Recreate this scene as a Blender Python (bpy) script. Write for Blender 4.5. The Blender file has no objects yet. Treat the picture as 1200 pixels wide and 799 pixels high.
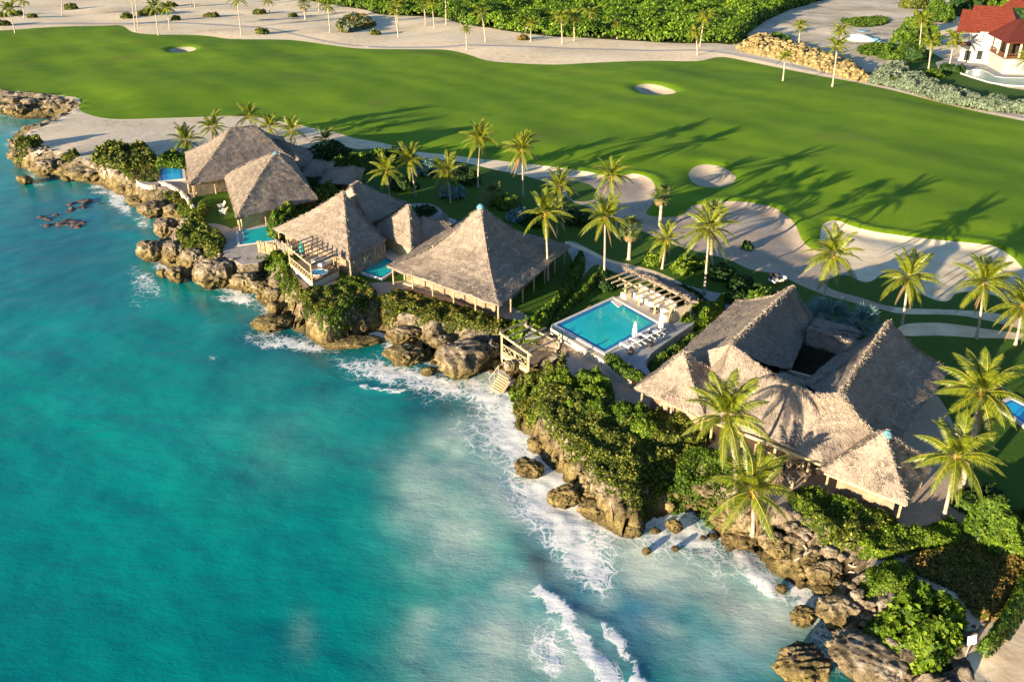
import bpy, math, random
import numpy as np
from mathutils import Vector, Matrix, geometry

scene = bpy.context.scene
col = scene.collection
rnd = random.Random(11)
rng = np.random.default_rng(11)
R = math.radians

# ------------------------------------------------------------------ camera, sky, sun, exposure
FPX, PITCH, CAMH, SEA = 1000.0, R(26.57), 42.0, -3.5
CT, ST = math.cos(PITCH), math.sin(PITCH)
cam_data = bpy.data.cameras.new("camera")
cam_data.lens = 30.0
cam_data.sensor_width = 36.0
cam_data.clip_start = 0.5
cam_data.clip_end = 20000
cam = bpy.data.objects.new("camera", cam_data)
col.objects.link(cam)
cam.location = (0, 0, CAMH)
cam.rotation_euler = (R(90) - PITCH, 0, 0)
scene.camera = cam

SUN_EL, SUN_AZ = R(8.6), R(45.0)          # shadows run towards +x,+y at SUN_AZ from the x axis
world = bpy.data.worlds.new("World")
scene.world = world
world.use_nodes = True
wn = world.node_tree
wn.nodes.clear()
sky = wn.nodes.new("ShaderNodeTexSky")
sky.sky_type = 'NISHITA'
sky.sun_disc = False
sky.sun_elevation = SUN_EL
sun_from = Vector((-math.cos(SUN_AZ) * math.cos(SUN_EL), -math.sin(SUN_AZ) * math.cos(SUN_EL), math.sin(SUN_EL)))
sky.sun_rotation = math.atan2(sun_from.x, sun_from.y)
sky.air_density = 1.0
sky.dust_density = 0.3
sky.ozone_density = 3.0
bg = wn.nodes.new("ShaderNodeBackground")
bg.inputs[1].default_value = 0.076
wo = wn.nodes.new("ShaderNodeOutputWorld")
wn.links.new(sky.outputs[0], bg.inputs[0])
wn.links.new(bg.outputs[0], wo.inputs[0])

sun_data = bpy.data.lights.new("sun", 'SUN')
sun_data.energy = 5.0
sun_data.angle = R(0.5)
sun_data.color = (1.0, 0.80, 0.53)
sun = bpy.data.objects.new("sun", sun_data)
col.objects.link(sun)
sun.rotation_euler = (-sun_from).to_track_quat('-Z', 'Y').to_euler()
scene.view_settings.view_transform = 'Standard'
scene.view_settings.look = 'None'
scene.view_settings.exposure = 1.72
scene.view_settings.gamma = 1.0

# ------------------------------------------------------------------ small helpers
def W(px, py, z=0.0):
    """The point of the place that lies on height z in the surveyed direction (px, py)."""
    u = (px - 600.0) / FPX
    v = (399.5 - py) / FPX
    dz = -ST + v * CT
    t = (z - CAMH) / dz
    return np.array([u * t, (CT + v * ST) * t])

def W3(px, py, z=0.0):
    a = W(px, py, z)
    return Vector((a[0], a[1], z))

def Wpoly(pts, z=0.0):
    return np.array([W(a, b, z) for a, b in pts])

def project(x, y, z):
    dz = z - CAMH
    zc = y * CT - dz * ST
    return 600 + FPX * x / zc, 399.5 - FPX * (y * ST + dz * CT) / zc

def smooth_poly(pts, n=5, closed=True):
    p = np.asarray(pts, float)
    out = []
    m = len(p)
    for i in range(m if closed else m - 1):
        if closed:
            a, b, c, d = p[(i - 1) % m], p[i], p[(i + 1) % m], p[(i + 2) % m]
        else:
            a, b, c, d = p[max(i - 1, 0)], p[i], p[i + 1], p[min(i + 2, m - 1)]
        for k in range(n):
            t = k / n
            out.append(0.5 * ((2 * b) + (-a + c) * t + (2 * a - 5 * b + 4 * c - d) * t * t + (-a + 3 * b - 3 * c + d) * t ** 3))
    if not closed:
        out.append(p[-1])
    return np.array(out)

def inside(poly, x, y):
    x = np.asarray(x, float); y = np.asarray(y, float)
    r = np.zeros(x.shape, bool)
    bx0, by0 = poly.min(0); bx1, by1 = poly.max(0)
    m = (x >= bx0) & (x <= bx1) & (y >= by0) & (y <= by1)
    if not m.any():
        return r
    xs, ys = x[m], y[m]
    c = np.zeros(xs.shape, bool)
    x1, y1 = poly[-1]
    for x2, y2 in poly:
        if y1 != y2:
            c ^= ((y1 > ys) != (y2 > ys)) & (xs < (x2 - x1) * (ys - y1) / (y2 - y1) + x1)
        x1, y1 = x2, y2
    r[m] = c
    return r

def line_dist(line, x, y, closed=False):
    x = np.asarray(x, float); y = np.asarray(y, float)
    best = np.full(x.shape, 1e9)
    n = len(line)
    for i in range(n if closed else n - 1):
        ax, ay = line[i]; bx, by = line[(i + 1) % n]
        dx, dy = bx - ax, by - ay
        l2 = dx * dx + dy * dy + 1e-12
        t = np.clip(((x - ax) * dx + (y - ay) * dy) / l2, 0, 1)
        d = (x - ax - t * dx) ** 2 + (y - ay - t * dy) ** 2
        np.minimum(best, d, out=best)
    return np.sqrt(best)

def sdist(poly, x, y):
    d = line_dist(poly, x, y, True)
    return np.where(inside(poly, x, y), -d, d)

def _hash(ix, iy, iz, seed):
    h = (ix.astype(np.int64) * 374761393 + iy.astype(np.int64) * 668265263 + iz.astype(np.int64) * 2147483647 + seed * 974634777)
    h = (h ^ (h >> 13)) * 1274126177
    h = h ^ (h >> 16)
    return (h & 0xFFFFF) / float(0xFFFFF) * 2 - 1

def vnoise(x, y, z=None, seed=0):
    x = np.asarray(x, float); y = np.asarray(y, float)
    z = np.zeros_like(x) if z is None else np.asarray(z, float)
    x0, y0, z0 = np.floor(x), np.floor(y), np.floor(z)
    f = [x - x0, y - y0, z - z0]
    f = [t * t * t * (t * (t * 6 - 15) + 10) for t in f]
    r = 0
    for i in (0, 1):
        for j in (0, 1):
            for k in (0, 1):
                w = (f[0] if i else 1 - f[0]) * (f[1] if j else 1 - f[1]) * (f[2] if k else 1 - f[2])
                r = r + w * _hash(x0 + i, y0 + j, z0 + k, seed)
    return r

def fbm(x, y, z=None, oct=4, seed=0, ridged=False):
    s, a, n = 0, 1.0, 0
    z = np.zeros_like(np.asarray(x, float)) if z is None else z
    for o in range(oct):
        f = 2.03 ** o
        v = vnoise(x * f + 17.3 * o, y * f - 9.1 * o, z * f + 3.7 * o, seed + o)
        s = s + a * ((1 - 2 * np.abs(v)) if ridged else v)
        n += a
        a *= 0.5
    return s / n

def tag(o, label=None, cat=None, group=None, kind=None):
    if label: o["label"] = label
    if cat: o["category"] = cat
    if group: o["group"] = group
    if kind: o["kind"] = kind
    return o

def empty(name, loc, label=None, cat=None, group=None, rz=0.0):
    o = bpy.data.objects.new(name, None)
    o.empty_display_size = 0.5
    o.location = loc
    o.rotation_euler = (0, 0, rz)
    col.objects.link(o)
    return tag(o, label, cat, group)

def mesh_obj(name, verts, faces, mats, parent=None, smooth=False, tint=None, midx=None, loc=None):
    """verts n x 3, faces: n x k array or list; TINT a float per vertex."""
    me = bpy.data.meshes.new(name)
    v = np.asarray(verts, np.float32)
    if isinstance(faces, np.ndarray):
        n, k = faces.shape
        me.vertices.add(len(v)); me.vertices.foreach_set("co", v.ravel())
        me.loops.add(n * k); me.loops.foreach_set("vertex_index", faces.astype(np.int32).ravel())
        me.polygons.add(n)
        me.polygons.foreach_set("loop_start", np.arange(0, n * k, k, dtype=np.int32))
        me.polygons.foreach_set("loop_total", np.full(n, k, np.int32))
    else:
        me.from_pydata([tuple(map(float, p)) for p in v], [], [tuple(int(i) for i in f) for f in faces])
    if midx is not None:
        me.polygons.foreach_set("material_index", np.asarray(midx, np.int32))
    if smooth:
        me.polygons.foreach_set("use_smooth", np.ones(len(me.polygons), bool))
    me.update(calc_edges=True)
    me.validate()
    if tint is not None:
        if not isinstance(tint, dict):
            tint = {"tint": tint}
        for k2, arr in tint.items():
            a = me.attributes.new(k2, 'FLOAT', 'POINT')
            a.data.foreach_set("value", np.asarray(arr, np.float32))
    for m in (mats if isinstance(mats, (list, tuple)) else [mats]):
        me.materials.append(m)
    o = bpy.data.objects.new(name, me)
    col.objects.link(o)
    if loc is not None:
        o.location = loc
    if parent is not None:
        o.parent = parent
    return o

def world_child(o, parent):
    """Parent a mesh built in world coordinates to an empty that has been moved."""
    o.parent = parent
    o.matrix_parent_inverse = Matrix.LocRotScale(parent.location, parent.rotation_euler, None).inverted()
    return o

class MB:
    """Collects simple solids into one mesh."""
    def __init__(s):
        s.v, s.f = [], []
    def box(s, c, size, rz=0.0, tilt=None):
        hx, hy, hz = [a / 2 for a in size]
        m = Matrix.Rotation(rz, 3, 'Z')
        if tilt is not None: m = m @ tilt
        b = len(s.v)
        for x, y, z in ((-1, -1, -1), (1, -1, -1), (1, 1, -1), (-1, 1, -1), (-1, -1, 1), (1, -1, 1), (1, 1, 1), (-1, 1, 1)):
            s.v.append(Vector(c) + m @ Vector((x * hx, y * hy, z * hz)))
        s.f += [[b + i for i in f] for f in ((3, 2, 1, 0), (4, 5, 6, 7), (0, 1, 5, 4), (1, 2, 6, 5), (2, 3, 7, 6), (3, 0, 4, 7))]
        return s
    def beam(s, p, q, w, h=None):
        p, q = Vector(p), Vector(q)
        h = h or w
        d = (q - p).normalized()
        up = Vector((0, 0, 1)) if abs(d.z) < 0.95 else Vector((1, 0, 0))
        a = d.cross(up).normalized() * (w / 2)
        c = a.cross(d).normalized() * (h / 2)
        b = len(s.v)
        for e in (p, q):
            s.v += [e - a - c, e + a - c, e + a + c, e - a + c]
        s.f += [[b + i for i in f] for f in ((3, 2, 1, 0), (4, 5, 6, 7), (0, 1, 5, 4), (1, 2, 6, 5), (2, 3, 7, 6), (3, 0, 4, 7))]
        return s
    def tube(s, pts, rad, n=6, cap=True):
        b0 = len(s.v)
        pts = [Vector(p) for p in pts]
        m = len(pts)
        for i, p in enumerate(pts):
            d = (pts[min(i + 1, m - 1)] - pts[max(i - 1, 0)]).normalized()
            up = Vector((0, 1, 0)) if abs(d.y) < 0.9 else Vector((1, 0, 0))
            a = d.cross(up).normalized()
            c = d.cross(a).normalized()
            r = rad[i] if isinstance(rad, (list, tuple)) else rad
            for k in range(n):
                t = 2 * math.pi * k / n
                s.v.append(p + a * (math.cos(t) * r) + c * (math.sin(t) * r))
        for i in range(m - 1):
            for k in range(n):
                k2 = (k + 1) % n
                s.f.append([b0 + i * n + k, b0 + i * n + k2, b0 + (i + 1) * n + k2, b0 + (i + 1) * n + k])
        if cap:
            s.f.append([b0 + k for k in range(n)][::-1])
            s.f.append([b0 + (m - 1) * n + k for k in range(n)])
        return s
    def prism(s, poly, z0, z1):
        b = len(s.v)
        n = len(poly)
        zs0 = z0 if hasattr(z0, "__len__") else [z0] * n
        zs1 = z1 if hasattr(z1, "__len__") else [z1] * n
        for i, p in enumerate(poly): s.v.append(Vector((p[0], p[1], zs0[i])))
        for i, p in enumerate(poly): s.v.append(Vector((p[0], p[1], zs1[i])))
        ar = sum(poly[i][0] * poly[(i + 1) % n][1] - poly[(i + 1) % n][0] * poly[i][1] for i in range(n))
        ids = list(range(n))
        if ar < 0: ids = ids[::-1]
        s.f.append([b + i for i in ids[::-1]])
        s.f.append([b + n + i for i in ids])
        for k in range(n):
            i, j = ids[k], ids[(k + 1) % n]
            s.f.append([b + i, b + j, b + n + j, b + n + i])
        return s
    def build(s, name, m, parent=None, smooth=False):
        o = mesh_obj(name, np.array([tuple(p) for p in s.v]), s.f, m, None, smooth)
        if parent is not None: world_child(o, parent)
        return o

# ------------------------------------------------------------------ materials
def new_mat(name):
    m = bpy.data.materials.new(name)
    m.use_nodes = True
    nt = m.node_tree
    nt.nodes.clear()
    return m, nt

def node(nt, kind, **kw):
    n = nt.nodes.new(kind)
    for k, v in kw.items():
        if k in ("operation", "blend_type", "data_type", "feature", "distance", "attribute_name", "noise_dimensions", "interpolation", "mode"):
            setattr(n, k, v)
    return n

def lk(nt, a, b): nt.links.new(a, b)

def ramp(nt, stops, src):
    r = nt.nodes.new("ShaderNodeValToRGB")
    e = r.color_ramp.elements
    while len(e) < len(stops): e.new(0.5)
    for el, (p, c) in zip(e, stops):
        el.position = p
        el.color = (*c, 1) if len(c) == 3 else c
    lk(nt, src, r.inputs[0])
    return r.outputs[0]

def noise(nt, vec, scale, detail=4, rough=0.55, dist=0.0):
    n = nt.nodes.new("ShaderNodeTexNoise")
    n.inputs["Scale"].default_value = scale
    n.inputs["Detail"].default_value = detail
    n.inputs["Roughness"].default_value = rough
    n.inputs["Distortion"].default_value = dist
    lk(nt, vec, n.inputs["Vector"])
    return n.outputs[0]

def coords(nt, stretch=(1, 1, 1), rot=(0, 0, 0), obj=False):
    if obj:
        s = nt.nodes.new("ShaderNodeTexCoord").outputs["Object"]
    else:
        s = nt.nodes.new("ShaderNodeNewGeometry").outputs["Position"]
    m = nt.nodes.new("ShaderNodeMapping")
    m.inputs["Scale"].default_value = stretch
    m.inputs["Rotation"].default_value = rot
    lk(nt, s, m.inputs[0])
    return m.outputs[0]

def mix(nt, fac, a, b, mode='MIX'):
    n = nt.nodes.new("ShaderNodeMix")
    n.data_type = 'RGBA'
    n.blend_type = mode
    for sock, v in ((n.inputs[0], fac), (n.inputs[6], a), (n.inputs[7], b)):
        if hasattr(v, "is_output"): lk(nt, v, sock)
        elif isinstance(v, (int, float)): sock.default_value = v
        else: sock.default_value = (*v, 1)
    return n.outputs[2]

def math_n(nt, op, a, b=0.5, clamp=False):
    n = nt.nodes.new("ShaderNodeMath")
    n.operation = op
    n.use_clamp = clamp
    for s, v in ((n.inputs[0], a), (n.inputs[1], b)):
        if hasattr(v, "is_output"): lk(nt, v, s)
        else: s.default_value = v
    return n.outputs[0]

def attr(nt, name):
    a = nt.nodes.new("ShaderNodeAttribute")
    a.attribute_name = name
    return a.outputs["Fac"]

def surface(nt, color, rough=0.8, bump=None, bstr=0.4, bdist=0.05, spec=0.3, trans=0.0, metal=0.0):
    p = nt.nodes.new("ShaderNodeBsdfPrincipled")
    if hasattr(color, "is_output"): lk(nt, color, p.inputs["Base Color"])
    else: p.inputs["Base Color"].default_value = (*color, 1)
    if hasattr(rough, "is_output"): lk(nt, rough, p.inputs["Roughness"])
    else: p.inputs["Roughness"].default_value = rough
    p.inputs["Specular IOR Level"].default_value = spec
    p.inputs["Metallic"].default_value = metal
    if bump is not None:
        b = nt.nodes.new("ShaderNodeBump")
        b.inputs["Strength"].default_value = bstr
        b.inputs["Distance"].default_value = bdist
        lk(nt, bump, b.inputs["Height"])
        lk(nt, b.outputs[0], p.inputs["Normal"])
    out = nt.nodes.new("ShaderNodeOutputMaterial")
    if trans > 0:
        t = nt.nodes.new("ShaderNodeBsdfTranslucent")
        if hasattr(color, "is_output"): lk(nt, color, t.inputs[0])
        else: t.inputs[0].default_value = (*color, 1)
        s = nt.nodes.new("ShaderNodeMixShader")
        s.inputs[0].default_value = trans
        lk(nt, p.outputs[0], s.inputs[1]); lk(nt, t.outputs[0], s.inputs[2])
        lk(nt, s.outputs[0], out.inputs[0])
    else:
        lk(nt, p.outputs[0], out.inputs[0])
    return p

def mottled(name, stops, scale, detail=5, rough=0.9, big=None, bigfac=0.5, bscale=None, bstr=0.4, bdist=0.05, spec=0.2, obj=False, stretch=(1, 1, 1), rot=(0, 0, 0)):
    """Two scales of noise over a colour ramp, and relief."""
    m, nt = new_mat(name)
    c = coords(nt, stretch, rot, obj)
    f = noise(nt, c, scale, detail, 0.6)
    if big:
        g = noise(nt, c, big, 3, 0.5)
        f = math_n(nt, 'ADD', math_n(nt, 'MULTIPLY', f, 1 - bigfac), math_n(nt, 'MULTIPLY', g, bigfac))
    colr = ramp(nt, stops, f)
    b = noise(nt, c, bscale, 4, 0.65) if bscale else None
    surface(nt, colr, rough, b, bstr, bdist, spec)
    return m

MAT = {}
MAT["sand"] = mottled("sand", [(0.36, (0.62, 0.47, 0.31)), (0.5, (0.80, 0.65, 0.45)), (0.63, (0.86, 0.74, 0.56))], 0.5, 8, 0.95, big=0.04, bigfac=0.4, bscale=1.3, bstr=0.22, bdist=0.15)
MAT["shell_ground"] = mottled("shell_ground", [(0.32, (0.36, 0.27, 0.20)), (0.5, (0.47, 0.37, 0.29)), (0.66, (0.56, 0.47, 0.38))], 2.2, 8, 0.95, big=0.15, bscale=4, bstr=0.5, bdist=0.08)
MAT["bunker_sand"] = mottled("bunker_sand", [(0.3, (0.40, 0.33, 0.24)), (0.6, (0.52, 0.44, 0.33)), (0.75, (0.58, 0.50, 0.39))], 1.0, 6, 0.95, big=0.08, bscale=2.5, bstr=0.25, bdist=0.1)
MAT["pale_rock_flat"] = mottled("pale_rock_flat", [(0.3, (0.32, 0.26, 0.19)), (0.45, (0.64, 0.53, 0.40)), (0.7, (0.75, 0.65, 0.51))], 0.45, 10, 0.95, big=0.08, bscale=0.7, bstr=0.35, bdist=0.2)
MAT["walk_stone"] = mottled("walk_stone", [(0.32, (0.22, 0.23, 0.24)), (0.5, (0.34, 0.35, 0.36)), (0.66, (0.45, 0.45, 0.45))], 1.6, 8, 0.85, big=0.3, bscale=3, bstr=0.4, bdist=0.06)
MAT["cart_path"] = mottled("cart_path", [(0.3, (0.36, 0.33, 0.31)), (0.7, (0.46, 0.43, 0.41))], 0.6, 6, 0.9)
MAT["dirt"] = mottled("dirt", [(0.30, (0.14, 0.15, 0.05)), (0.41, (0.42, 0.36, 0.26)), (0.56, (0.66, 0.56, 0.43)), (0.72, (0.76, 0.68, 0.55))], 0.10, 9, 0.95, big=0.03, bscale=0.6, bstr=0.6, bdist=0.4)
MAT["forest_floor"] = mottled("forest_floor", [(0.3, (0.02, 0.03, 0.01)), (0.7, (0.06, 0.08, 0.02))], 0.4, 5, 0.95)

def grass_mat(name, dark, mid, light, stripes=0.0):
    m, nt = new_mat(name)
    c = coords(nt)
    fine = noise(nt, c, 2.4, 6, 0.7)
    mid_n = noise(nt, c, 0.16, 5, 0.6)
    big = noise(nt, c, 0.025, 4, 0.55)
    f = math_n(nt, 'ADD', math_n(nt, 'MULTIPLY', fine, 0.36), math_n(nt, 'ADD', math_n(nt, 'MULTIPLY', mid_n, 0.30), math_n(nt, 'MULTIPLY', big, 0.34)))
    if stripes:
        w = nt.nodes.new("ShaderNodeTexWave")
        w.inputs["Scale"].default_value = 0.055
        w.inputs["Distortion"].default_value = 5.0
        w.inputs["Detail"].default_value = 2
        w.inputs["Detail Scale"].default_value = 0.6
        lk(nt, coords(nt, (0.35, 1, 1), (0, 0, R(-14))), w.inputs["Vector"])
        f = math_n(nt, 'ADD', math_n(nt, 'MULTIPLY', f, 1 - stripes), math_n(nt, 'MULTIPLY', w.outputs[1], stripes))
    colr = ramp(nt, [(0.33, dark), (0.5, mid), (0.68, light)], f)
    worn = noise(nt, coords(nt, (1, 1, 1)), 0.045, 6, 0.62, 0.6)
    wf = ramp(nt, [(0.60, (0, 0, 0)), (0.72, (0.6, 0.6, 0.6))], worn)
    colr = mix(nt, wf, colr, (0.19, 0.16, 0.04))
    surface(nt, colr, 0.85, fine, 0.5, 0.12, 0.15)
    return m
MAT["fairway"] = grass_mat("fairway", (0.070, 0.150, 0.002), (0.130, 0.245, 0.003), (0.205, 0.315, 0.008), 0.08)
MAT["lawn"] = grass_mat("lawn", (0.035, 0.085, 0.006), (0.055, 0.12, 0.010), (0.09, 0.16, 0.014))

def rock_mat(name, obj=False):
    m, nt = new_mat(name)
    c = coords(nt)
    pos = nt.nodes.new("ShaderNodeSeparateXYZ")
    lk(nt, nt.nodes.new("ShaderNodeNewGeometry").outputs["Position"], pos.inputs[0])
    n1 = noise(nt, c, 0.9, 8, 0.68)
    n2 = noise(nt, c, 2.3, 7, 0.72)
    upper = ramp(nt, [(0.32, (0.04, 0.033, 0.025)), (0.45, (0.16, 0.13, 0.095)), (0.56, (0.29, 0.24, 0.185)), (0.72, (0.48, 0.43, 0.37))], n1)
    lower = ramp(nt, [(0.32, (0.035, 0.027, 0.012)), (0.46, (0.15, 0.115, 0.045)), (0.58, (0.27, 0.21, 0.085)), (0.74, (0.40, 0.33, 0.17))], n1)
    h = math_n(nt, 'ADD', pos.outputs[2], math_n(nt, 'MULTIPLY', n1, 3.2))
    hf = nt.nodes.new("ShaderNodeMapRange")
    hf.inputs[1].default_value = -0.5; hf.inputs[2].default_value = 1.3
    lk(nt, h, hf.inputs[0])
    cc = mix(nt, hf.outputs[0], lower, upper)
    pits = ramp(nt, [(0.38, (1, 1, 1)), (0.47, (0, 0, 0))], n2)
    cc = mix(nt, math_n(nt, 'MULTIPLY', pits, 0.9), cc, (0.022, 0.017, 0.010))
    # wet band at the waterline
    wet = nt.nodes.new("ShaderNodeMapRange")
    wet.inputs[1].default_value = SEA + 0.75; wet.inputs[2].default_value = SEA + 0.25
    lk(nt, pos.outputs[2], wet.inputs[0])
    cc = mix(nt, math_n(nt, 'MULTIPLY', wet.outputs[0], 0.75), cc, (0.045, 0.033, 0.014))
    b = math_n(nt, 'ADD', n1, math_n(nt, 'MULTIPLY', n2, 0.45))
    surface(nt, cc, 0.85, b, 1.0, 0.55, 0.25)
    return m
MAT["rock"] = rock_mat("weathered_limestone")

def leaf_mat(name, stops, trans=0.25, rough=0.55, spec=0.25):
    m, nt = new_mat(name)
    surface(nt, ramp(nt, stops, attr(nt, "tint")), rough, None, spec=spec, trans=trans)
    return m
MAT["leaf_seagrape"] = leaf_mat("leaf_seagrape", [(0.0, (0.022, 0.034, 0.005)), (0.42, (0.058, 0.085, 0.009)), (0.62, (0.125, 0.155, 0.018)), (0.88, (0.31, 0.30, 0.05))])
MAT["leaf_green"] = leaf_mat("leaf_green", [(0.0, (0.02, 0.05, 0.006)), (0.45, (0.055, 0.115, 0.009)), (0.9, (0.15, 0.22, 0.016))])
MAT["leaf_dark"] = leaf_mat("leaf_dark", [(0.0, (0.012, 0.035, 0.010)), (0.6, (0.03, 0.075, 0.014)), (1.0, (0.07, 0.13, 0.02))])
MAT["leaf_bright"] = leaf_mat("leaf_bright", [(0.0, (0.035, 0.075, 0.006)), (0.45, (0.095, 0.17, 0.009)), (0.9, (0.22, 0.29, 0.02))])
MAT["leaf_rust"] = leaf_mat("leaf_rust", [(0.0, (0.045, 0.05, 0.010)), (0.4, (0.13, 0.11, 0.018)), (0.6, (0.22, 0.125, 0.03)), (0.85, (0.36, 0.26, 0.07))])
MAT["leaf_silver"] = leaf_mat("leaf_silver", [(0.0, (0.055, 0.085, 0.05)), (0.5, (0.13, 0.175, 0.115)), (1.0, (0.24, 0.28, 0.20))], 0.1)
MAT["leaf_dry"] = leaf_mat("leaf_dry", [(0.0, (0.05, 0.05, 0.012)), (0.5, (0.13, 0.12, 0.02)), (1.0, (0.26, 0.22, 0.045))])
MAT["leaf_scrub"] = leaf_mat("leaf_scrub", [(0.0, (0.03, 0.075, 0.006)), (0.5, (0.10, 0.20, 0.010)), (0.9, (0.24, 0.34, 0.02))])
MAT["leaf_blue"] = leaf_mat("leaf_blue", [(0.0, (0.05, 0.12, 0.12)), (0.5, (0.11, 0.22, 0.21)), (1.0, (0.22, 0.34, 0.32))], 0.1)
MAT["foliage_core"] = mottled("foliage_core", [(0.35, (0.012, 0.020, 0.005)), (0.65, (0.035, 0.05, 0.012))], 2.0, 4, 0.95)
MAT["twig"] = mottled("twig", [(0.3, (0.10, 0.075, 0.05)), (0.7, (0.22, 0.17, 0.12))], 3.0, 4, 0.9)

# ------------------------------------------------------------------ the lie of the land (surveyed outlines)
TOP_PX = [(-60, 100), (0, 106), (30, 109), (60, 112), (84, 117), (92, 123), (80, 132), (62, 141), (48, 148), (33, 154), (20, 160), (14, 167), (17, 174), (34, 176),
          (58, 179), (76, 181), (92, 187), (107, 193), (122, 199), (140, 203), (154, 211), (168, 215), (186, 216), (203, 224), (217, 234), (226, 243), (222, 250), (214, 258), (205, 272), (206, 285),
          (219, 291), (236, 296), (250, 303), (262, 309), (285, 313), (306, 310), (318, 313), (322, 330), (334, 346), (342, 358), (354, 371), (375, 379), (400, 377), (420, 371), (438, 362), (446, 362),
          (450, 377), (463, 378), (480, 378), (500, 382), (530, 389), (560, 395), (584, 397), (602, 392), (630, 396), (648, 410), (640, 428), (624, 440), (612, 456), (610, 476), (622, 500), (645, 522),
          (662, 545), (684, 568), (704, 583), (724, 592), (748, 598), (768, 592), (778, 572), (788, 560), (802, 566), (816, 580), (838, 592), (862, 606), (890, 614), (915, 620), (938, 628),
          (958, 637), (978, 650), (994, 672), (1006, 698), (1020, 722), (1046, 740), (1074, 752), (1082, 772), (1066, 792), (1050, 812), (1040, 850)]
WAT_PX = [(-60, 128), (0, 136), (25, 140), (45, 141), (62, 140), (52, 146), (32, 152), (16, 160), (10, 168), (16, 181), (34, 196), (44, 208), (70, 211), (96, 214), (118, 217), (138, 228), (152, 240), (166, 250),
          (186, 258), (197, 262), (192, 272), (180, 286), (176, 300), (190, 312), (208, 322), (226, 330), (243, 338), (262, 336), (280, 342), (296, 352), (312, 366), (330, 370), (338, 372), (350, 388), (372, 402), (398, 404),
          (418, 398), (436, 392), (450, 392), (470, 397), (478, 412), (500, 424), (528, 433), (560, 436), (584, 432), (588, 448), (592, 466), (602, 492), (624, 520), (648, 548),
          (672, 576), (700, 598), (728, 610), (752, 618), (776, 610), (790, 598), (808, 602), (830, 620), (846, 642), (868, 658), (892, 662), (912, 676), (936, 694), (956, 704),
          (960, 728), (970, 752), (986, 770), (988, 800), (980, 850)]
TOP = smooth_poly(Wpoly(TOP_PX, 0.0), 4, False)
WAT = smooth_poly(Wpoly(WAT_PX, SEA), 4, False)
FAR = [(24, 20), (14, -60), (60, -400), (900, -3000), (3500, -3000), (3500, 4500), (-3500, 4500), (-3500, 620), (-600, 320)]
TOPP = np.vstack([TOP, np.array(FAR) + np.array([2.0, 0])])
WATP = np.vstack([WAT, np.array(FAR)])

ZP = {}
ZP["fairway"] = smooth_poly(Wpoly([(-160, 30), (-60, 34), (0, 36), (60, 32), (120, 30.5), (143, 30.5), (156, 38), (185, 41), (215, 41), (245, 42.5), (270, 46), (320, 46.5), (350, 48), (400, 55), (430, 57.5), (480, 58), (520, 58.5),
                 (545, 63), (570, 71), (600, 74), (650, 76), (700, 73.5), (760, 71.5), (815, 72), (836, 68), (852, 67.5), (880, 73), (900, 77), (960, 89), (1000, 96), (1050, 107), (1100, 120), (1150, 132), (1200, 142), (1330, 172),
                 (1420, 300), (1330, 318), (1240, 330), (1204, 318), (1189, 304), (1178, 296), (1165, 289), (1150, 286.5), (1120, 283.5), (1080, 279.5), (1045, 275), (1020, 271), (1000, 266), (985, 260), (975, 259), (964, 264), (961, 278), (963, 291),
                 (955, 293), (945, 288), (938, 278), (934, 268), (928, 259), (918, 251), (905, 243), (880, 238), (860, 236.5), (842, 237), (828, 240), (812, 241), (806, 247), (798, 253), (778, 255), (762, 253), (757, 249), (764, 240), (768, 230), (767, 218), (760, 209), (742, 204), (726, 207), (706, 205), (684, 201), (668, 199),
                 (640, 195), (600, 190), (560, 186), (520, 181), (490, 178), (462, 171), (440, 166), (415, 162), (395, 156), (370, 151), (345, 146), (300, 137.5), (270, 136), (230, 137.5), (180, 139), (140, 140), (118, 138), (100, 133), (92, 127), (95, 119), (88, 114), (70, 112), (40, 110), (0, 107), (-60, 101), (-200, 96)]), 3)
def _b(pts): return smooth_poly(Wpoly(pts), 4)
ZP["bunker_a"] = _b([(198, 58.5), (204, 56), (214, 55), (224, 55.3), (229.5, 57.5), (226, 60.5), (215, 62.5), (204, 62)])
ZP["bunker_b"] = _b([(744, 102), (750, 98.5), (762, 98), (776, 100.5), (791, 106), (788, 109.5), (773, 111), (756, 109.5)])
ZP["bunker_c"] = _b([(807, 203), (814, 196), (828, 193.5), (848, 197), (862, 206), (858, 213), (842, 217), (822, 216), (811, 211)])
ZP["garden"] = smooth_poly(Wpoly([(352, 186), (372, 172), (395, 170), (420, 175), (450, 174), (478, 181), (505, 186), (540, 190), (580, 199), (610, 205), (640, 214), (660, 228), (672, 237), (685, 241), (700, 248), (720, 258), (740, 266), (760, 274), (780, 283), (800, 290), (838, 300), (856, 305),
                (880, 316), (904, 320), (919, 325), (940, 335), (955, 341), (975, 348), (1010, 357), (1035, 363), (1060, 368), (1118, 369), (1160, 376), (1200, 386), (1320, 410), (1420, 560), (1300, 640), (1215, 606), (1172, 600), (1155, 580), (1140, 560), (1128, 540), (1110, 480), (1070, 440), (980, 400), (900, 420), (820, 400), (770, 425), (735, 440), (690, 420), (640, 385), (600, 360), (520, 330), (460, 330), (400, 330), (330, 300), (265, 265), (235, 260), (222, 240), (240, 225), (300, 225), (340, 215)]), 3)
ZP["sand_isle"] = _b([(676, 213), (690, 216), (699, 224), (698, 232), (688, 236), (672, 235), (664, 226), (664, 216)])
ZP["lawn_isle"] = _b([(990, 322), (1010, 330), (1022, 329), (1034, 321), (1047, 319), (1060, 327), (1078, 343), (1098, 352), (1112, 352), (1120, 344), (1135, 342), (1165, 346), (1200, 358), (1290, 380), (1260, 384), (1200, 373), (1160, 366), (1118, 363), (1060, 361), (1035, 357), (1010, 349), (980, 341), (966, 331)])
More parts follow.
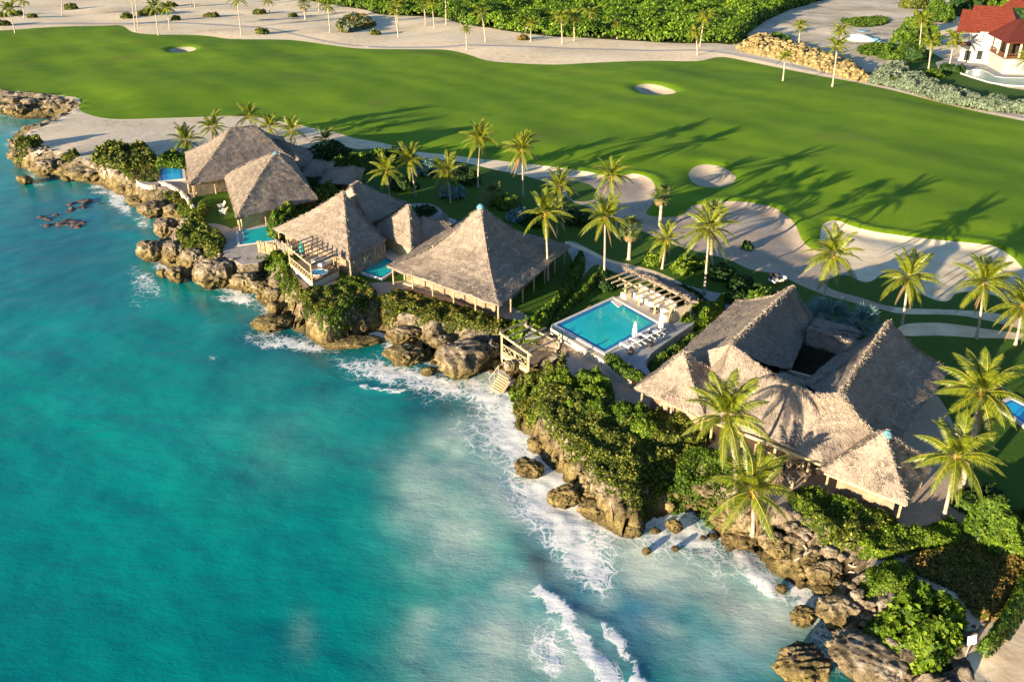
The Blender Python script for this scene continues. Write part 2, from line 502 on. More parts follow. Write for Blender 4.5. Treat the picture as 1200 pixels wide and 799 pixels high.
ZP["sand_strip"] = smooth_poly(Wpoly([(1056, 381), (1090, 378), (1120, 380), (1160, 386), (1200, 391), (1320, 408), (1320, 424), (1200, 399), (1150, 396), (1100, 393), (1056, 393)]), 3)
ZP["walkway"] = smooth_poly(Wpoly([(636, 392), (624, 388), (634, 372), (645, 356), (656, 344), (668, 326), (672, 308), (662, 286), (672, 283), (692, 293), (712, 304), (738, 312), (766, 318), (795, 331), (830, 341), (855, 345), (875, 350), (893, 356), (888, 366), (864, 362), (845, 362), (832, 368), (816, 378),
                (800, 374), (812, 366), (828, 352), (800, 344), (770, 333), (740, 325), (716, 317), (700, 310), (690, 316), (678, 332), (664, 348), (655, 360), (646, 376), (642, 388)]), 3)
ZP["plaza"] = smooth_poly(Wpoly([(476, 239), (500, 238.5), (512, 242), (519, 248), (520, 253), (535, 258), (528, 263), (510, 258), (505, 255), (500, 246), (482, 241.5)]), 3)
ZP["patio_edge"] = smooth_poly(Wpoly([(665, 283), (690, 292), (712, 303), (738, 310), (766, 317), (796, 330), (794, 332), (764, 320), (736, 313), (710, 306), (688, 296), (664, 286)]), 3)
ZP["cart_path"] = np.vstack([smooth_poly(Wpoly([(-120, 28), (-40, 31), (0, 32), (50, 30), (100, 28.5), (150, 28.5), (200, 28), (250, 30), (300, 33), (325, 37), (350, 43), (400, 53), (450, 56.8), (520, 56.8), (550, 55.5), (600, 56.8), (700, 59), (800, 62), (830, 63), (860, 66), (900, 74), (960, 86), (1000, 93), (1050, 104.5), (1100, 117), (1150, 129), (1200, 139), (1330, 168)]), 3, False),
                smooth_poly(Wpoly([(1330, 163), (1200, 135.5), (1150, 125.5), (1100, 113.5), (1050, 101), (1000, 89.5), (960, 82.5), (900, 71), (860, 63.8), (830, 61.3), (800, 60.3), (700, 57.4), (600, 55.2), (550, 53.9), (520, 55.2), (450, 55.2), (400, 51.2), (350, 41.2), (325, 35.2), (300, 31.3), (250, 28.4), (200, 26.4), (150, 27), (100, 27), (50, 28.4), (0, 30.2), (-40, 29.2), (-120, 26.2)]), 3, False)])
ZP["forest"] = smooth_poly(Wpoly([(325, -10), (360, 2), (400, 8), (430, 14), (445, 17.5), (480, 19.5), (520, 22), (545, 31), (575, 35), (600, 39), (650, 44), (700, 47), (760, 50), (800, 51), (840, 51), (858, 53), (872, 48), (880, 38), (900, 25), (935, 10), (975, -1), (1000, -14), (800, -40), (500, -40)]), 3)
ZP["dirt_lot"] = smooth_poly(Wpoly([(876, 40), (895, 28), (935, 10), (990, -4), (1080, -8), (1110, 2), (1090, 20), (1075, 40), (1062, 58), (1040, 72), (1020, 85), (985, 72), (940, 56), (900, 46)]), 3)
ZP["villa_lawn"] = smooth_poly(Wpoly([(1016, 92), (1040, 76), (1062, 60), (1080, 56), (1110, 72), (1135, 82), (1170, 100), (1215, 108), (1330, 130), (1330, 150), (1200, 128), (1150, 120), (1100, 108), (1050, 98)]), 3)
ZP["promontory"] = smooth_poly(Wpoly([(92, 121), (95, 128), (102, 134), (118, 139), (140, 141), (180, 140), (230, 138.5), (270, 137), (300, 138.5), (345, 147), (370, 152), (400, 160), (350, 190), (230, 190), (160, 212), (120, 205), (60, 190), (0, 185), (5, 155), (50, 140)]), 3)
ZP["beach"] = smooth_poly(Wpoly([(1050, 860), (1075, 792), (1105, 780), (1133, 770), (1150, 752), (1172, 740), (1195, 700), (1230, 640), (1330, 640), (1330, 900)]), 3)
ZP["terrace_grass"] = smooth_poly(Wpoly([(205, 224), (222, 236), (234, 236), (232, 262), (255, 268), (262, 282), (252, 300), (222, 290), (210, 280), (212, 266), (224, 250), (200, 232), (176, 216), (186, 214)]), 3)

def shore(x, y):
    """Signed distances to the broken cliff edge and to the waterline."""
    near = np.clip(1 - (np.hypot(x, y) - 160) / 120, 0.4, 1)
    n1 = fbm(x / 4.2, y / 4.2, oct=4, seed=211)
    n2 = fbm(x / 2.4, y / 2.4, oct=3, seed=223)
    st = sdist(TOPP, x, y) + (np.clip((x + 60) / 40, 0, 1) * 1.6 + 0.2) + near * (0.5 + 1.0 * n1)
    sw = sdist(WATP, x, y) - near * (-0.25 + 0.7 * n2)
    return st, np.minimum(sw, st - 1.1 - 0.6 * n2)

def terrain(x, y, rough=True):
    """Height of the ground (and of the sea bed) at x, y."""
    x = np.asarray(x, float); y = np.asarray(y, float)
    z = np.zeros_like(x)
    near = (np.abs(x) < 420) & (y > -70) & (y < 620)
    xs, ys = x[near], y[near]
    f = np.zeros_like(xs)
    # rolling fairway
    sf = sdist(ZP["fairway"], xs, ys)
    w = np.clip(-sf / 14, 0, 1)
    w = w * w * (3 - 2 * w)
    f += w * (0.55 * vnoise(xs / 34, ys / 34, seed=3) + 0.30 * vnoise(xs / 15, ys / 19, seed=4) + 0.25)
    for k, dep, lip in (("bunker_a", 1.3, 0.12), ("bunker_b", 1.3, 0.12), ("bunker_c", 0.9, 0.2)):
        m = np.hypot(xs - ZP[k][:, 0].mean(), ys - ZP[k][:, 1].mean()) < 60
        if m.any():
            sd = sdist(ZP[k], xs[m], ys[m])
            f[m] += lip * np.exp(-((sd - 3.0) / 4.0) ** 2) - dep * np.clip((2.0 - sd) / 4.5, 0, 1) ** 1.3
    # waste sand lies lower than the fairway's edge
    m = (xs > 5) & (xs < 130) & (ys > 95) & (ys < 190)
    if m.any():
        f[m] -= 0.55 * np.clip((sf[m] + 0.4) / 2.2, 0, 1) * np.clip((6 - sf[m]) / 6, 0, 1)
        f[m] += 0.35 * np.exp(-((sf[m] + 1.2) / 1.3) ** 2)
    # open sand and scrub beyond
    far = np.clip((ys - 200) / 60, 0, 1) * np.clip(sf / 10, 0, 1) * np.clip((np.hypot(xs - 148, ys - 262) - 42) / 20, 0, 1)
    f += far * (0.5 * vnoise(xs / 22, ys / 22, seed=8) + 0.25)
    # shore
    st, sw = shore(xs, ys)
    a = np.maximum(st, 0)
    b = np.maximum(-sw, 0)
    t = a / (a + b + 1e-3)
    t = np.clip(t + 0.16 * fbm(xs / 1.5, ys / 1.5, oct=3, seed=231) * np.clip(a * 2, 0, 1), 0, 1)
    prof = t ** 1.15
    led = np.floor(prof * 4 + 0.5) / 4
    prof = 0.45 * prof + 0.55 * (led + 0.25 * (prof - led))
    slope = np.where(st <= 0, 0, (SEA - 0.2) * prof)
    outw = np.minimum(st, sw)
    slope = np.where((st > 0) & (sw > 0), SEA - 0.4 - np.minimum(np.maximum(outw, 0) * 1.3, 4.0), slope)
    edge = np.clip(-st / 3.0, 0, 1)
    f = f * edge
    f += slope
    if rough:
        amp = np.clip(a / 0.5, 0, 1) * np.clip((b + 1.2) / 1.2, 0, 1) * (st > 0)
        f += amp * (1.25 * fbm(xs / 2.3, ys / 2.3, oct=5, seed=21, ridged=True) - 0.35 + 0.5 * fbm(xs * 1.1, ys * 1.1, oct=3, seed=25))
        rim = np.exp(-((st + 0.7) / 0.9) ** 2) * (np.abs(st) < 3)
        f += rim * 0.28 * fbm(xs / 1.3, ys / 1.3, oct=3, seed=31)
    z[near] = f
    return z

def ground(x, y):
    return float(terrain(np.array([x]), np.array([y]))[0])

def build_land():
    pts, edges = [], []
    def add_loop(p, step, closed=True):
        q = [p[0]]
        n = len(p)
        for i in range(n if closed else n - 1):
            a, b = p[i], p[(i + 1) % n]
            L = np.hypot(*(b - a))
            k = max(1, int(L / step)) if L < 400 else 1
            for j in range(1, k + 1):
                q.append(a + (b - a) * j / k)
        if closed: q = q[:-1]
        base = len(pts)
        pts.extend([tuple(v) for v in q])
        m = len(q)
        edges.extend([(base + i, base + (i + 1) % m) for i in range(m if closed else m - 1)])
    for k, p in ZP.items():
        add_loop(p, 1.6 if k in ("walkway", "patio_edge", "terrace_grass", "sand_isle", "bunker_c") else 3.0)
    def grid(x0, x1, y0, y1, s, test):
        gx, gy = np.meshgrid(np.arange(x0, x1, s), np.arange(y0, y1, s))
        gx = gx.ravel() + rng.uniform(-.28, .28, gx.size) * s
        gy = gy.ravel() + rng.uniform(-.28, .28, gy.size) * s
        m = test(gx, gy)
        pts.extend(zip(gx[m].tolist(), gy[m].tolist()))
    def coast(lo, hi, ylo, yhi):
        def t(x, y):
            r = (y >= ylo) & (y < yhi)
            i = np.nonzero(r)[0]
            st, sw = shore(x[i], y[i])
            d = np.minimum(st, sw)
            r[i] = (st > lo) & (d < hi)
            return r
        return t
    grid(-30, 42, 25, 70, 0.34, coast(-0.9, 2.0, 25, 70))
    grid(-75, 40, 70, 125, 0.42, coast(-0.9, 2.2, 70, 125))
    grid(-175, -50, 125, 245, 0.9, coast(-1.2, 3, 125, 245))
    def land_far(lo):
        return lambda x, y: sdist(TOPP, x, y) < -lo
    grid(-120, 70, 35, 130, 2.2, land_far(1.5))
    sf = lambda x, y: (sdist(ZP["fairway"], x, y) < 6) & (sdist(TOPP, x, y) < -2)
    grid(-330, 260, 90, 360, 4.0, sf)
    for k, r in (("bunker_a", 16), ("bunker_b", 16), ("bunker_c", 10)):
        c = ZP[k].mean(0)
        grid(c[0] - 40, c[0] + 40, c[1] - 40, c[1] + 40, 1.3, lambda x, y, k=k, r=r: sdist(ZP[k], x, y) < r)
    grid(10, 125, 98, 185, 1.2, lambda x, y: np.abs(sdist(ZP["fairway"], x, y) - 0.5) < 4)
    grid(-380, 400, 250, 600, 8.0, lambda x, y: sdist(ZP["fairway"], x, y) > 5)
    grid(-800, 900, -200, 1200, 60.0, lambda x, y: (sdist(WATP, x, y) < -30) & ((np.abs(x) > 400) | (y > 600) | (y < -60)))
    for p in ((-3500, -3000), (3500, -3000), (3500, 4500), (-3500, 4500), (-3500, 610), (0, 4500), (3500, 0), (0, 2500), (1800, 1800), (-1800, 1800), (1800, -300)):
        pts.append(p)
    P2 = [Vector(p) for p in pts]
    vo, eo, fo, *_ = geometry.delaunay_2d_cdt(P2, edges, [], 0, 1e-4)
    V = np.array([(v.x, v.y) for v in vo])
    Fc = np.array(fo, dtype=np.int64)
    cen = V[Fc].mean(1)
    st, sw = shore(cen[:, 0], cen[:, 1])
    keep = (sw < 3.0) | (st < 2.0)
    Fc, cen, st, sw = Fc[keep], cen[keep], st[keep], sw[keep]
    zone = np.zeros(len(Fc), int)
    names = ["sand_ground"]
    mats = ["sand"]
    plan = [("garden", "garden_lawn", "lawn"), ("sand_isle", "garden_lawn", "lawn"), ("promontory", "rock_flat", "pale_rock_flat"), ("fairway", "fairway_ground", "fairway"), ("sand_isle", "garden_lawn", "lawn"), ("lawn_isle", "garden_lawn", "lawn"),
            ("bunker_a", "bunker_sand", "bunker_sand"), ("bunker_b", "bunker_sand", "bunker_sand"), ("bunker_c", "bunker_sand", "bunker_sand"), ("cart_path", "cart_path", "cart_path"),
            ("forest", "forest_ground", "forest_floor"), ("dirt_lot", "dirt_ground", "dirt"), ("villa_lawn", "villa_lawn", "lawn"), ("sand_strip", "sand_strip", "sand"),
            ("walkway", "stone_walkway", "walk_stone"), ("plaza", "stone_walkway", "walk_stone"), ("patio_edge", "sand_ground", "sand"), ("beach", "beach", "sand"), ("terrace_grass", "garden_lawn", "lawn")]
    # the plots round the houses
    plot = (cen[:, 1] < 150) & (st < 0) & (cen[:, 0] > -130) & (cen[:, 0] < 45) & ((cen[:, 1] > 48) | (cen[:, 0] < 30))
    names.append("shell_ground"); mats.append("shell_ground")
    zone[plot] = 1
    for k, nm, mt in plan:
        if nm not in names:
            names.append(nm); mats.append(mt)
        zone[inside(ZP[k], cen[:, 0], cen[:, 1]) & (st < 0)] = names.index(nm)
    names.append("cliff"); mats.append("rock")
    zone[st >= 0] = len(names) - 1
    Z = terrain(V[:, 0], V[:, 1])
    stv, swv = shore(V[:, 0], V[:, 1])
    am = np.clip(stv / 0.6, 0, 1) * np.clip((0.8 - swv) / 1.0, 0, 1) * (np.abs(V[:, 0]) < 300)
    X = V[:, 0] + am * 0.8 * fbm(V[:, 0] / 1.1, V[:, 1] / 1.1, Z / 1.1, 3, 41)
    Y = V[:, 1] + am * 0.8 * fbm(V[:, 0] / 1.1, V[:, 1] / 1.1, Z / 1.1, 3, 47)
    for i, nm in enumerate(names):
        f = Fc[zone == i]
        if not len(f): continue
        ids, inv = np.unique(f, return_inverse=True)
        f2 = inv.reshape(f.shape)
        v = np.stack([X[ids], Y[ids], Z[ids]], 1)
        a = v[f2]
        nz = np.cross(a[:, 1] - a[:, 0], a[:, 2] - a[:, 0])[:, 2]
        f2[nz < 0] = f2[nz < 0][:, ::-1]
        tag(mesh_obj(nm, v, f2, MAT[mats[i]], smooth=(nm != "cliff")), kind="structure")
build_land()

# ------------------------------------------------------------------ the sea
def blob(px, py, cx, cy, rx, ry, ang=0.0, p=2.0):
    a = R(ang)
    dx, dy = px - cx, py - cy
    u = (dx * math.cos(a) + dy * math.sin(a)) / rx
    v = (-dx * math.sin(a) + dy * math.cos(a)) / ry
    return np.exp(-(u * u + v * v) ** (p / 2))

FOAM_BLOBS = [(665, 625, 60, 34, 45, 0.85), (612, 505, 34, 16, 52, 0.95), (600, 505, 30, 60, -35, 0.7), (640, 600, 60, 40, 50, 0.72), (640, 770, 40, 34, 50, 0.40), (760, 640, 40, 25, 20, 0.55), (590, 470, 45, 16, 20, 0.8), (655, 590, 95, 40, 52, 1.0), (605, 520, 40, 22, 60, 0.8), (690, 655, 45, 30, 45, 0.9), (630, 545, 60, 25, 50, 0.8), (470, 440, 75, 16, 8, 0.85), (520, 452, 60, 14, -4, 0.75), (570, 462, 40, 22, 40, 0.85), (600, 490, 30, 14, 50, 0.9),
              (545, 505, 45, 30, 30, 0.35), (320, 398, 30, 9, 8, 0.75), (360, 404, 50, 11, 8, 0.75), (285, 350, 26, 9, 25, 0.75), (140, 236, 26, 9, 40, 0.8), (120, 222, 26, 8, 20, 0.8), (170, 262, 20, 7, 30, 0.55), (175, 330, 30, 10, 40, 0.45), (165, 345, 22, 18, 20, 0.3),
              (205, 312, 12, 4, -15, 0.9), (255, 345, 24, 7, 8, 0.5), (240, 380, 40, 14, 20, 0.2), (880, 660, 14, 30, -38, 0.9), (905, 690, 40, 14, 40, 0.8), (945, 700, 22, 20, 10, 0.8), (960, 745, 18, 8, 0, 0.7), (790, 625, 60, 16, 20, 0.55), (810, 640, 60, 18, 30, 0.5), (840, 690, 50, 25, 20, 0.3),
              (715, 560, 20, 14, 40, 0.6), (650, 560, 30, 30, 0, 0.8), (630, 520, 24, 10, 50, 0.8), (45, 210, 14, 8, 0, 0.5), (25, 152, 14, 6, 10, 0.5), (30, 190, 10, 10, 0, 0.4), (640, 745, 40, 30, 60, 0.35),
              (252, 418, 6, 4, 0, 0.5), (345, 735, 10, 24, 10, 0.18), (30, 790, 30, 15, 0, 0.1)]
BREAK = [([(628, 692), (650, 708), (668, 728), (684, 752), (700, 778), (716, 806)], 7.0, 1.0), ([(704, 730), (716, 738), (728, 752), (741, 772), (752, 800)], 4.2, 0.85), ([(424, 452), (448, 459), (470, 460), (500, 452), (520, 446)], 3.0, 0.7), ([(868, 652), (880, 668), (892, 684), (905, 694)], 3.5, 0.9)]
TURBID = [(590, 480, 60, 45, 45, 1.0), (545, 525, 42, 34, 40, 0.75), (520, 585, 55, 55, 20, 0.35), (545, 640, 60, 50, 60, 0.35), (575, 560, 30, 50, -25, 0.6), (500, 745, 30, 36, 0, 0.8), (560, 760, 70, 60, 0, 0.85), (590, 690, 40, 35, 30, 0.7), (640, 760, 70, 60, 0, 0.8), (650, 670, 30, 30, 40, 0.6),
          (690, 700, 30, 26, 50, 0.6), (780, 660, 80, 50, 20, 0.85), (860, 690, 90, 50, 20, 0.8), (880, 750, 70, 40, 10, 0.5), (800, 780, 60, 40, 20, 0.3), (770, 610, 60, 22, 10, 0.8), (760, 745, 26, 12, 20, 0.4), (655, 585, 70, 50, 45, 0.5), (348, 735, 14, 30, 10, 0.34), (345, 500, 90, 70, 0, 0.06), (30, 145, 40, 10, 0, 0.5), (930, 690, 30, 20, 0, 0.6)]
DEEP = [(668, 712, 18, 30, -45, 0.55), (612, 650, 22, 46, -35, 1.0), (640, 690, 30, 22, 40, 0.6), (838, 715, 15, 14, 0, 1.0), (540, 470, 30, 14, -10, 0.6), (460, 470, 45, 20, 0, 0.55), (490, 500, 30, 45, -10, 0.4), (500, 485, 12, 9, 0, 0.7), (470, 465, 16, 8, 0, 0.6), (210, 560, 50, 60, 0, 0.12), (100, 320, 130, 60, 20, 0.42), (60, 255, 90, 40, 20, 0.35), (330, 390, 100, 34, 25, 0.45), (310, 420, 60, 30, 20, 0.3),
        (720, 770, 40, 40, 30, 0.4), (760, 700, 30, 70, -20, 0.35), (925, 735, 14, 10, 20, 0.8), (970, 790, 30, 40, 0, 0.5), (455, 395, 14, 16, 0, 0.9), (415, 410, 30, 8, 0, 0.3), (595, 440, 16, 10, 60, 0.6), (150, 440, 120, 40, 30, 0.15)]
BLUE = [(690, 560, 70, 50, 45, 0.8), (620, 560, 40, 60, -30, 0.8), (660, 690, 60, 60, 30, 0.7), (730, 740, 60, 70, 20, 0.8), (840, 780, 90, 50, 0, 0.6), (480, 445, 80, 22, 0, 0.55), (120, 230, 80, 30, 20, 0.5), (60, 300, 160, 90, 0, 0.30), (800, 680, 150, 90, 0, 0.3), (320, 380, 60, 30, 20, 0.4), (540, 745, 40, 40, 0, 0.5), (610, 600, 20, 50, -20, 0.5)]

def build_sea():
    rows = [18.0]
    while rows[-1] < 262: rows.append(rows[-1] + max(0.34, rows[-1] * 0.0052))
    ys = np.array(rows)
    xs = [-215.0]
    while xs[-1] < 60:
        ax = abs(xs[-1])
        xs.append(xs[-1] + (0.42 if xs[-1] > -62 else 0.42 + (ax - 62) * 0.006))
    xs = np.array(xs)
    gx, gy = np.meshgrid(xs, ys)
    sh = gx.shape
    x, y = gx.ravel(), gy.ravel()
    px, py = project(x, y, np.full_like(x, SEA))
    s1, s2 = shore(x, y)
    sw = np.minimum(s1, s2)
    warp = 9 * vnoise(x / 5, y / 5, seed=51) + 4 * vnoise(x / 1.7, y / 1.7, seed=52)
    warp2 = 9 * vnoise(x / 5, y / 5, seed=61) + 4 * vnoise(x / 1.7, y / 1.7, seed=62)
    qx, qy = px + warp, py + warp2
    def field(lst):
        r = np.zeros_like(x)
        for cx, cy, rx, ry, an, s in lst:
            r = np.maximum(r, s * blob(qx, qy, cx, cy, rx, ry, an)) if s > 0.5 else np.minimum(1, r + s * blob(qx, qy, cx, cy, rx, ry, an))
        return np.clip(r, 0, 1)
    foam = field(FOAM_BLOBS)
    fringe = np.clip(1 - np.abs(sw) / 2.4, 0, 1) * (0.62 + 0.45 * vnoise(x / 5.5, y / 5.5, seed=77))
    fringe *= np.clip((x + 62) / 10, 0.55, 1)
    foam = np.maximum(foam, fringe)
    ridge = np.zeros_like(x)
    for pts, wd, s in BREAK:
        L = smooth_poly(Wpoly(pts, SEA), 5, False)
        near = (np.abs(x - L[:, 0].mean()) < 25) & (np.abs(y - L[:, 1].mean()) < 25)
        d = line_dist(L, x[near] + 0.5 * vnoise(x[near] / 1.3, y[near] / 1.3, seed=81), y[near] + 0.5 * vnoise(x[near] / 1.3, y[near] / 1.3, seed=82))
        sc = wd / 14.0
        foam[near] = np.maximum(foam[near], s * 1.05 * np.exp(-(d / (sc * (1.5 + 0.8 * vnoise(x[near] / 2.2, y[near] / 2.2, seed=84)))) ** 2))
        ridge[near] += 0.16 * s * np.exp(-(d / (sc * 2.6)) ** 2) * (0.8 + 0.2 * vnoise(x[near] / 2.5, y[near] / 2.5, seed=83))
    qx0, qy0 = qx, qy
    qx = qx + 22 * fbm(x / 11, y / 11, oct=4, seed=71) * 1.6
    qy = qy + 22 * fbm(x / 11, y / 11, oct=4, seed=73) * 1.6
    turb = field(TURBID); deep = field(DEEP); blue = field(BLUE)
    turb = np.clip(turb * (0.72 + 0.95 * fbm(x / 4.5, y / 4.5, oct=5, seed=91)) + 0.05 * turb, 0, 1)
    deep = np.clip(deep * (0.85 + 0.5 * fbm(x / 2.5, y / 2.5, oct=3, seed=95)), 0, 1)
    fade = np.clip(np.minimum(np.minimum(x + 215, 60 - x), np.minimum(y - 18, 262 - y)) / 6, 0, 1)
    z = SEA + fade * (0.08 * vnoise(x / 6.0 + y / 14, y / 5.0, seed=101) + 0.030 * vnoise(x / 2.1, y / 1.7, seed=102) + 0.014 * vnoise(x / 0.9, y / 0.8, seed=103) + ridge + 0.06 * foam * vnoise(x / 0.7, y / 0.7, seed=104))
    nx = len(xs)
    i = np.arange(len(ys) - 1)[:, None] * nx + np.arange(nx - 1)[None, :]
    i = i.ravel()
    f = np.stack([i, i + 1, i + nx + 1, i + nx], 1)
    ok = (sw.reshape(sh)[:-1, :-1].ravel() > -2.2)
    f = f[ok]
    ids, inv = np.unique(f, return_inverse=True)
    n0 = len(ids)
    v = np.stack([x, y, z], 1)[ids]
    at = {k: a[ids] for k, a in (("foam", foam), ("turbid", turb), ("deep", deep), ("blue", blue))}
    o = mesh_obj("sea", v, inv.reshape(f.shape), MAT["sea"], smooth=True, tint=at)
    tag(o, kind="structure")
    x0, x1, y0, y1 = xs[0], xs[-1], ys[0], ys[-1]
    B = 3400
    ov = [(-B, -B, SEA), (B, -B, SEA), (B, y0, SEA), (-B, y0, SEA), (-B, y1, SEA), (x0, y0, SEA), (x0, y1, SEA), (x0, 640, SEA), (-B, 640, SEA)]
    tag(mesh_obj("open_sea", np.array(ov), [(0, 1, 2, 3), (3, 5, 6, 4), (4, 6, 7, 8)], MAT["sea"]), kind="structure")

def sea_mat():
    m, nt = new_mat("sea_water")
    c = coords(nt)
    big = noise(nt, c, 0.035, 4, 0.55)
    med = noise(nt, coords(nt, (0.8, 1.6, 1), (0, 0, R(30))), 0.22, 6, 0.62)
    f = math_n(nt, 'ADD', math_n(nt, 'MULTIPLY', big, 0.86), math_n(nt, 'MULTIPLY', med, 0.14))
    base = ramp(nt, [(0.33, (0.000, 0.185, 0.195)), (0.5, (0.000, 0.265, 0.238)), (0.66, (0.002, 0.36, 0.31))], f)
    col1 = mix(nt, attr(nt, "blue"), base, (0.004, 0.20, 0.33))
    col1 = mix(nt, attr(nt, "deep"), col1, (0.005, 0.05, 0.085))
    tn = math_n(nt, 'MULTIPLY', attr(nt, "turbid"), math_n(nt, 'ADD', med, 0.55), True)
    col1 = mix(nt, tn, col1, (0.57, 0.66, 0.58))
    # lace of foam: warped cell edges, thicker where there is more foam
    cw = coords(nt)
    wn_ = nt.nodes.new("ShaderNodeTexNoise"); wn_.inputs["Scale"].default_value = 0.7; wn_.inputs["Detail"].default_value = 4
    lk(nt, cw, wn_.inputs["Vector"])
    vm = nt.nodes.new("ShaderNodeVectorMath"); vm.operation = 'MULTIPLY_ADD'
    lk(nt, wn_.outputs[1], vm.inputs[0]); vm.inputs[1].default_value = (2.2, 2.2, 0.3); lk(nt, cw, vm.inputs[2])
    lace = None
    for sc, w in ((0.75, 1.0), (1.9, 0.8)):
        vo = nt.nodes.new("ShaderNodeTexVoronoi"); vo.feature = 'DISTANCE_TO_EDGE'; vo.inputs["Scale"].default_value = sc
        lk(nt, vm.outputs[0], vo.inputs["Vector"])
        e = nt.nodes.new("ShaderNodeMapRange"); e.inputs[1].default_value = 0.16; e.inputs[2].default_value = 0.0
        lk(nt, vo.outputs["Distance"], e.inputs[0])
        e2 = math_n(nt, 'MULTIPLY', e.outputs[0], w)
        lace = e2 if lace is None else math_n(nt, 'MAXIMUM', lace, e2)
    spots = noise(nt, coords(nt), 1.6, 8, 0.75, 0.4)
    fm = attr(nt, "foam")
    s = math_n(nt, 'ADD', math_n(nt, 'MULTIPLY', lace, 0.42), math_n(nt, 'MULTIPLY', spots, 0.62))
    s = math_n(nt, 'ADD', s, math_n(nt, 'MULTIPLY', fm, 0.95))
    mask = nt.nodes.new("ShaderNodeMapRange"); mask.inputs[1].default_value = 0.88; mask.inputs[2].default_value = 1.17
    lk(nt, s, mask.inputs[0])
    gate = nt.nodes.new("ShaderNodeMapRange"); gate.inputs[1].default_value = 0.05; gate.inputs[2].default_value = 0.35
    lk(nt, fm, gate.inputs[0])
    mk = math_n(nt, 'MULTIPLY', mask.outputs[0], gate.outputs[0], True)
    # stray flecks of white on open water
    fl = noise(nt, coords(nt), 0.9, 10, 0.8, 1.0)
    fleck = ramp(nt, [(0.735, (0, 0, 0)), (0.80, (0.5, 0.5, 0.5))], fl)
    mk = math_n(nt, 'MAXIMUM', mk, fleck)
    colr = mix(nt, mk, col1, (0.84, 0.86, 0.87))
    b1 = noise(nt, coords(nt, (1.0, 2.0, 1), (0, 0, R(32))), 0.8, 6, 0.66, 0.3)
    b2 = noise(nt, coords(nt, (0.8, 1.4, 1), (0, 0, R(12))), 3.2, 4, 0.65)
    b = math_n(nt, 'ADD', math_n(nt, 'MULTIPLY', b1, 1.0), math_n(nt, 'MULTIPLY', b2, 0.32))
    b = math_n(nt, 'ADD', b, math_n(nt, 'MULTIPLY', mk, 0.25))
    rg = math_n(nt, 'ADD', math_n(nt, 'MULTIPLY', mk, 0.6), 0.16)
    surface(nt, colr, rg, b, 0.20, 0.26, 0.25)
    return m
MAT["sea"] = sea_mat()
build_sea()

# ------------------------------------------------------------------ boulders along the shore
def ico(sub):
    import bmesh
    bm = bmesh.new()
    bmesh.ops.create_icosphere(bm, subdivisions=sub, radius=1.0)
    v = np.array([tuple(p.co) for p in bm.verts])
    f = np.array([[q.index for q in p.verts] for p in bm.faces])
    bm.free()
    return v, f
ICO = {k: ico(k) for k in (2, 3, 4, 5)}

def scale_at(px, py, z):
    a = W(px, py, z)
    return FPX / (a[1] * CT - (z - CAMH) * ST)

BG = "limestone boulders along the waterline"
def rock(px, py, w, h, zc, label, seed, cat="boulder", group=BG, name="boulder", grooves=False, mat="rock", flat=0.0, rot=None):
    s = scale_at(px, py, zc)
    a = W(px, py, zc)
    rx = w / 2 / s
    dep = math.atan2(CAMH - zc, a[1])
    ry = rx * 0.8
    need = h / 2 / s
    rz = math.sqrt(max(need ** 2 - (ry * math.sin(dep)) ** 2, (0.35 * rx) ** 2)) / math.cos(dep) if need > ry * math.sin(dep) else 0.4 * rx
    if need < ry * math.sin(dep) * 1.05:
        ry = need * 0.8 / math.sin(dep); rz = max(0.45 * need, 0.3)
    rz = min(rz, 2.6)
    v, f = ICO[5 if w > 25 else 4 if w > 12 else 3]
    q = v + seed * 7.31
    p = v.copy()
    d = 1 + 0.34 * fbm(q[:, 0] * 0.9, q[:, 1] * 0.9, q[:, 2] * 0.9, 3, seed) 
    d += 0.26 * fbm(q[:, 0] * 1.9, q[:, 1] * 1.9, q[:, 2] * 1.9, 5, seed + 5, True) - 0.06
    pits = np.clip(fbm(q[:, 0] * 4.6, q[:, 1] * 4.6, q[:, 2] * 4.6, 3, seed + 9) - 0.06, 0, 1)
    d -= 0.55 * pits
    d += 0.07 * vnoise(q[:, 0] * 11, q[:, 1] * 13, q[:, 2] * 13, seed + 3)
    p = p * d[:, None]
    p[:, 2] = np.where(p[:, 2] > 0.62, 0.62 + (p[:, 2] - 0.62) * 0.45, p[:, 2])
    und = np.clip((-p[:, 2] - 0.05) / 0.6, 0, 1)
    p[:, :2] *= (1 - 0.28 * und)[:, None]
    if grooves:
        g = np.clip(p[:, 2] + 0.25, 0, 1) * np.clip(p[:, 0] + 0.55, 0, 0.5) * 2
        p[:, 2] -= 0.30 * g * np.clip(np.sin(p[:, 1] * 19 + 0.6 * vnoise(p[:, 0] * 2, p[:, 1] * 2, seed=3)) - 0.1, 0, 1)
    if flat:
        p[:, 2] = np.where(p[:, 2] > flat, flat + (p[:, 2] - flat) * 0.2, p[:, 2])
    p *= np.array([rx, ry, rz])
    r = (rnd.uniform(-0.5, 0.5) if rot is None else rot)
    c, sn = math.cos(r), math.sin(r)
    p[:, :2] = p[:, :2] @ np.array([[c, sn], [-sn, c]])
    o = mesh_obj(name, p, f, MAT[mat], smooth=False, loc=(a[0], a[1], zc))
    return tag(o, label, cat, group)

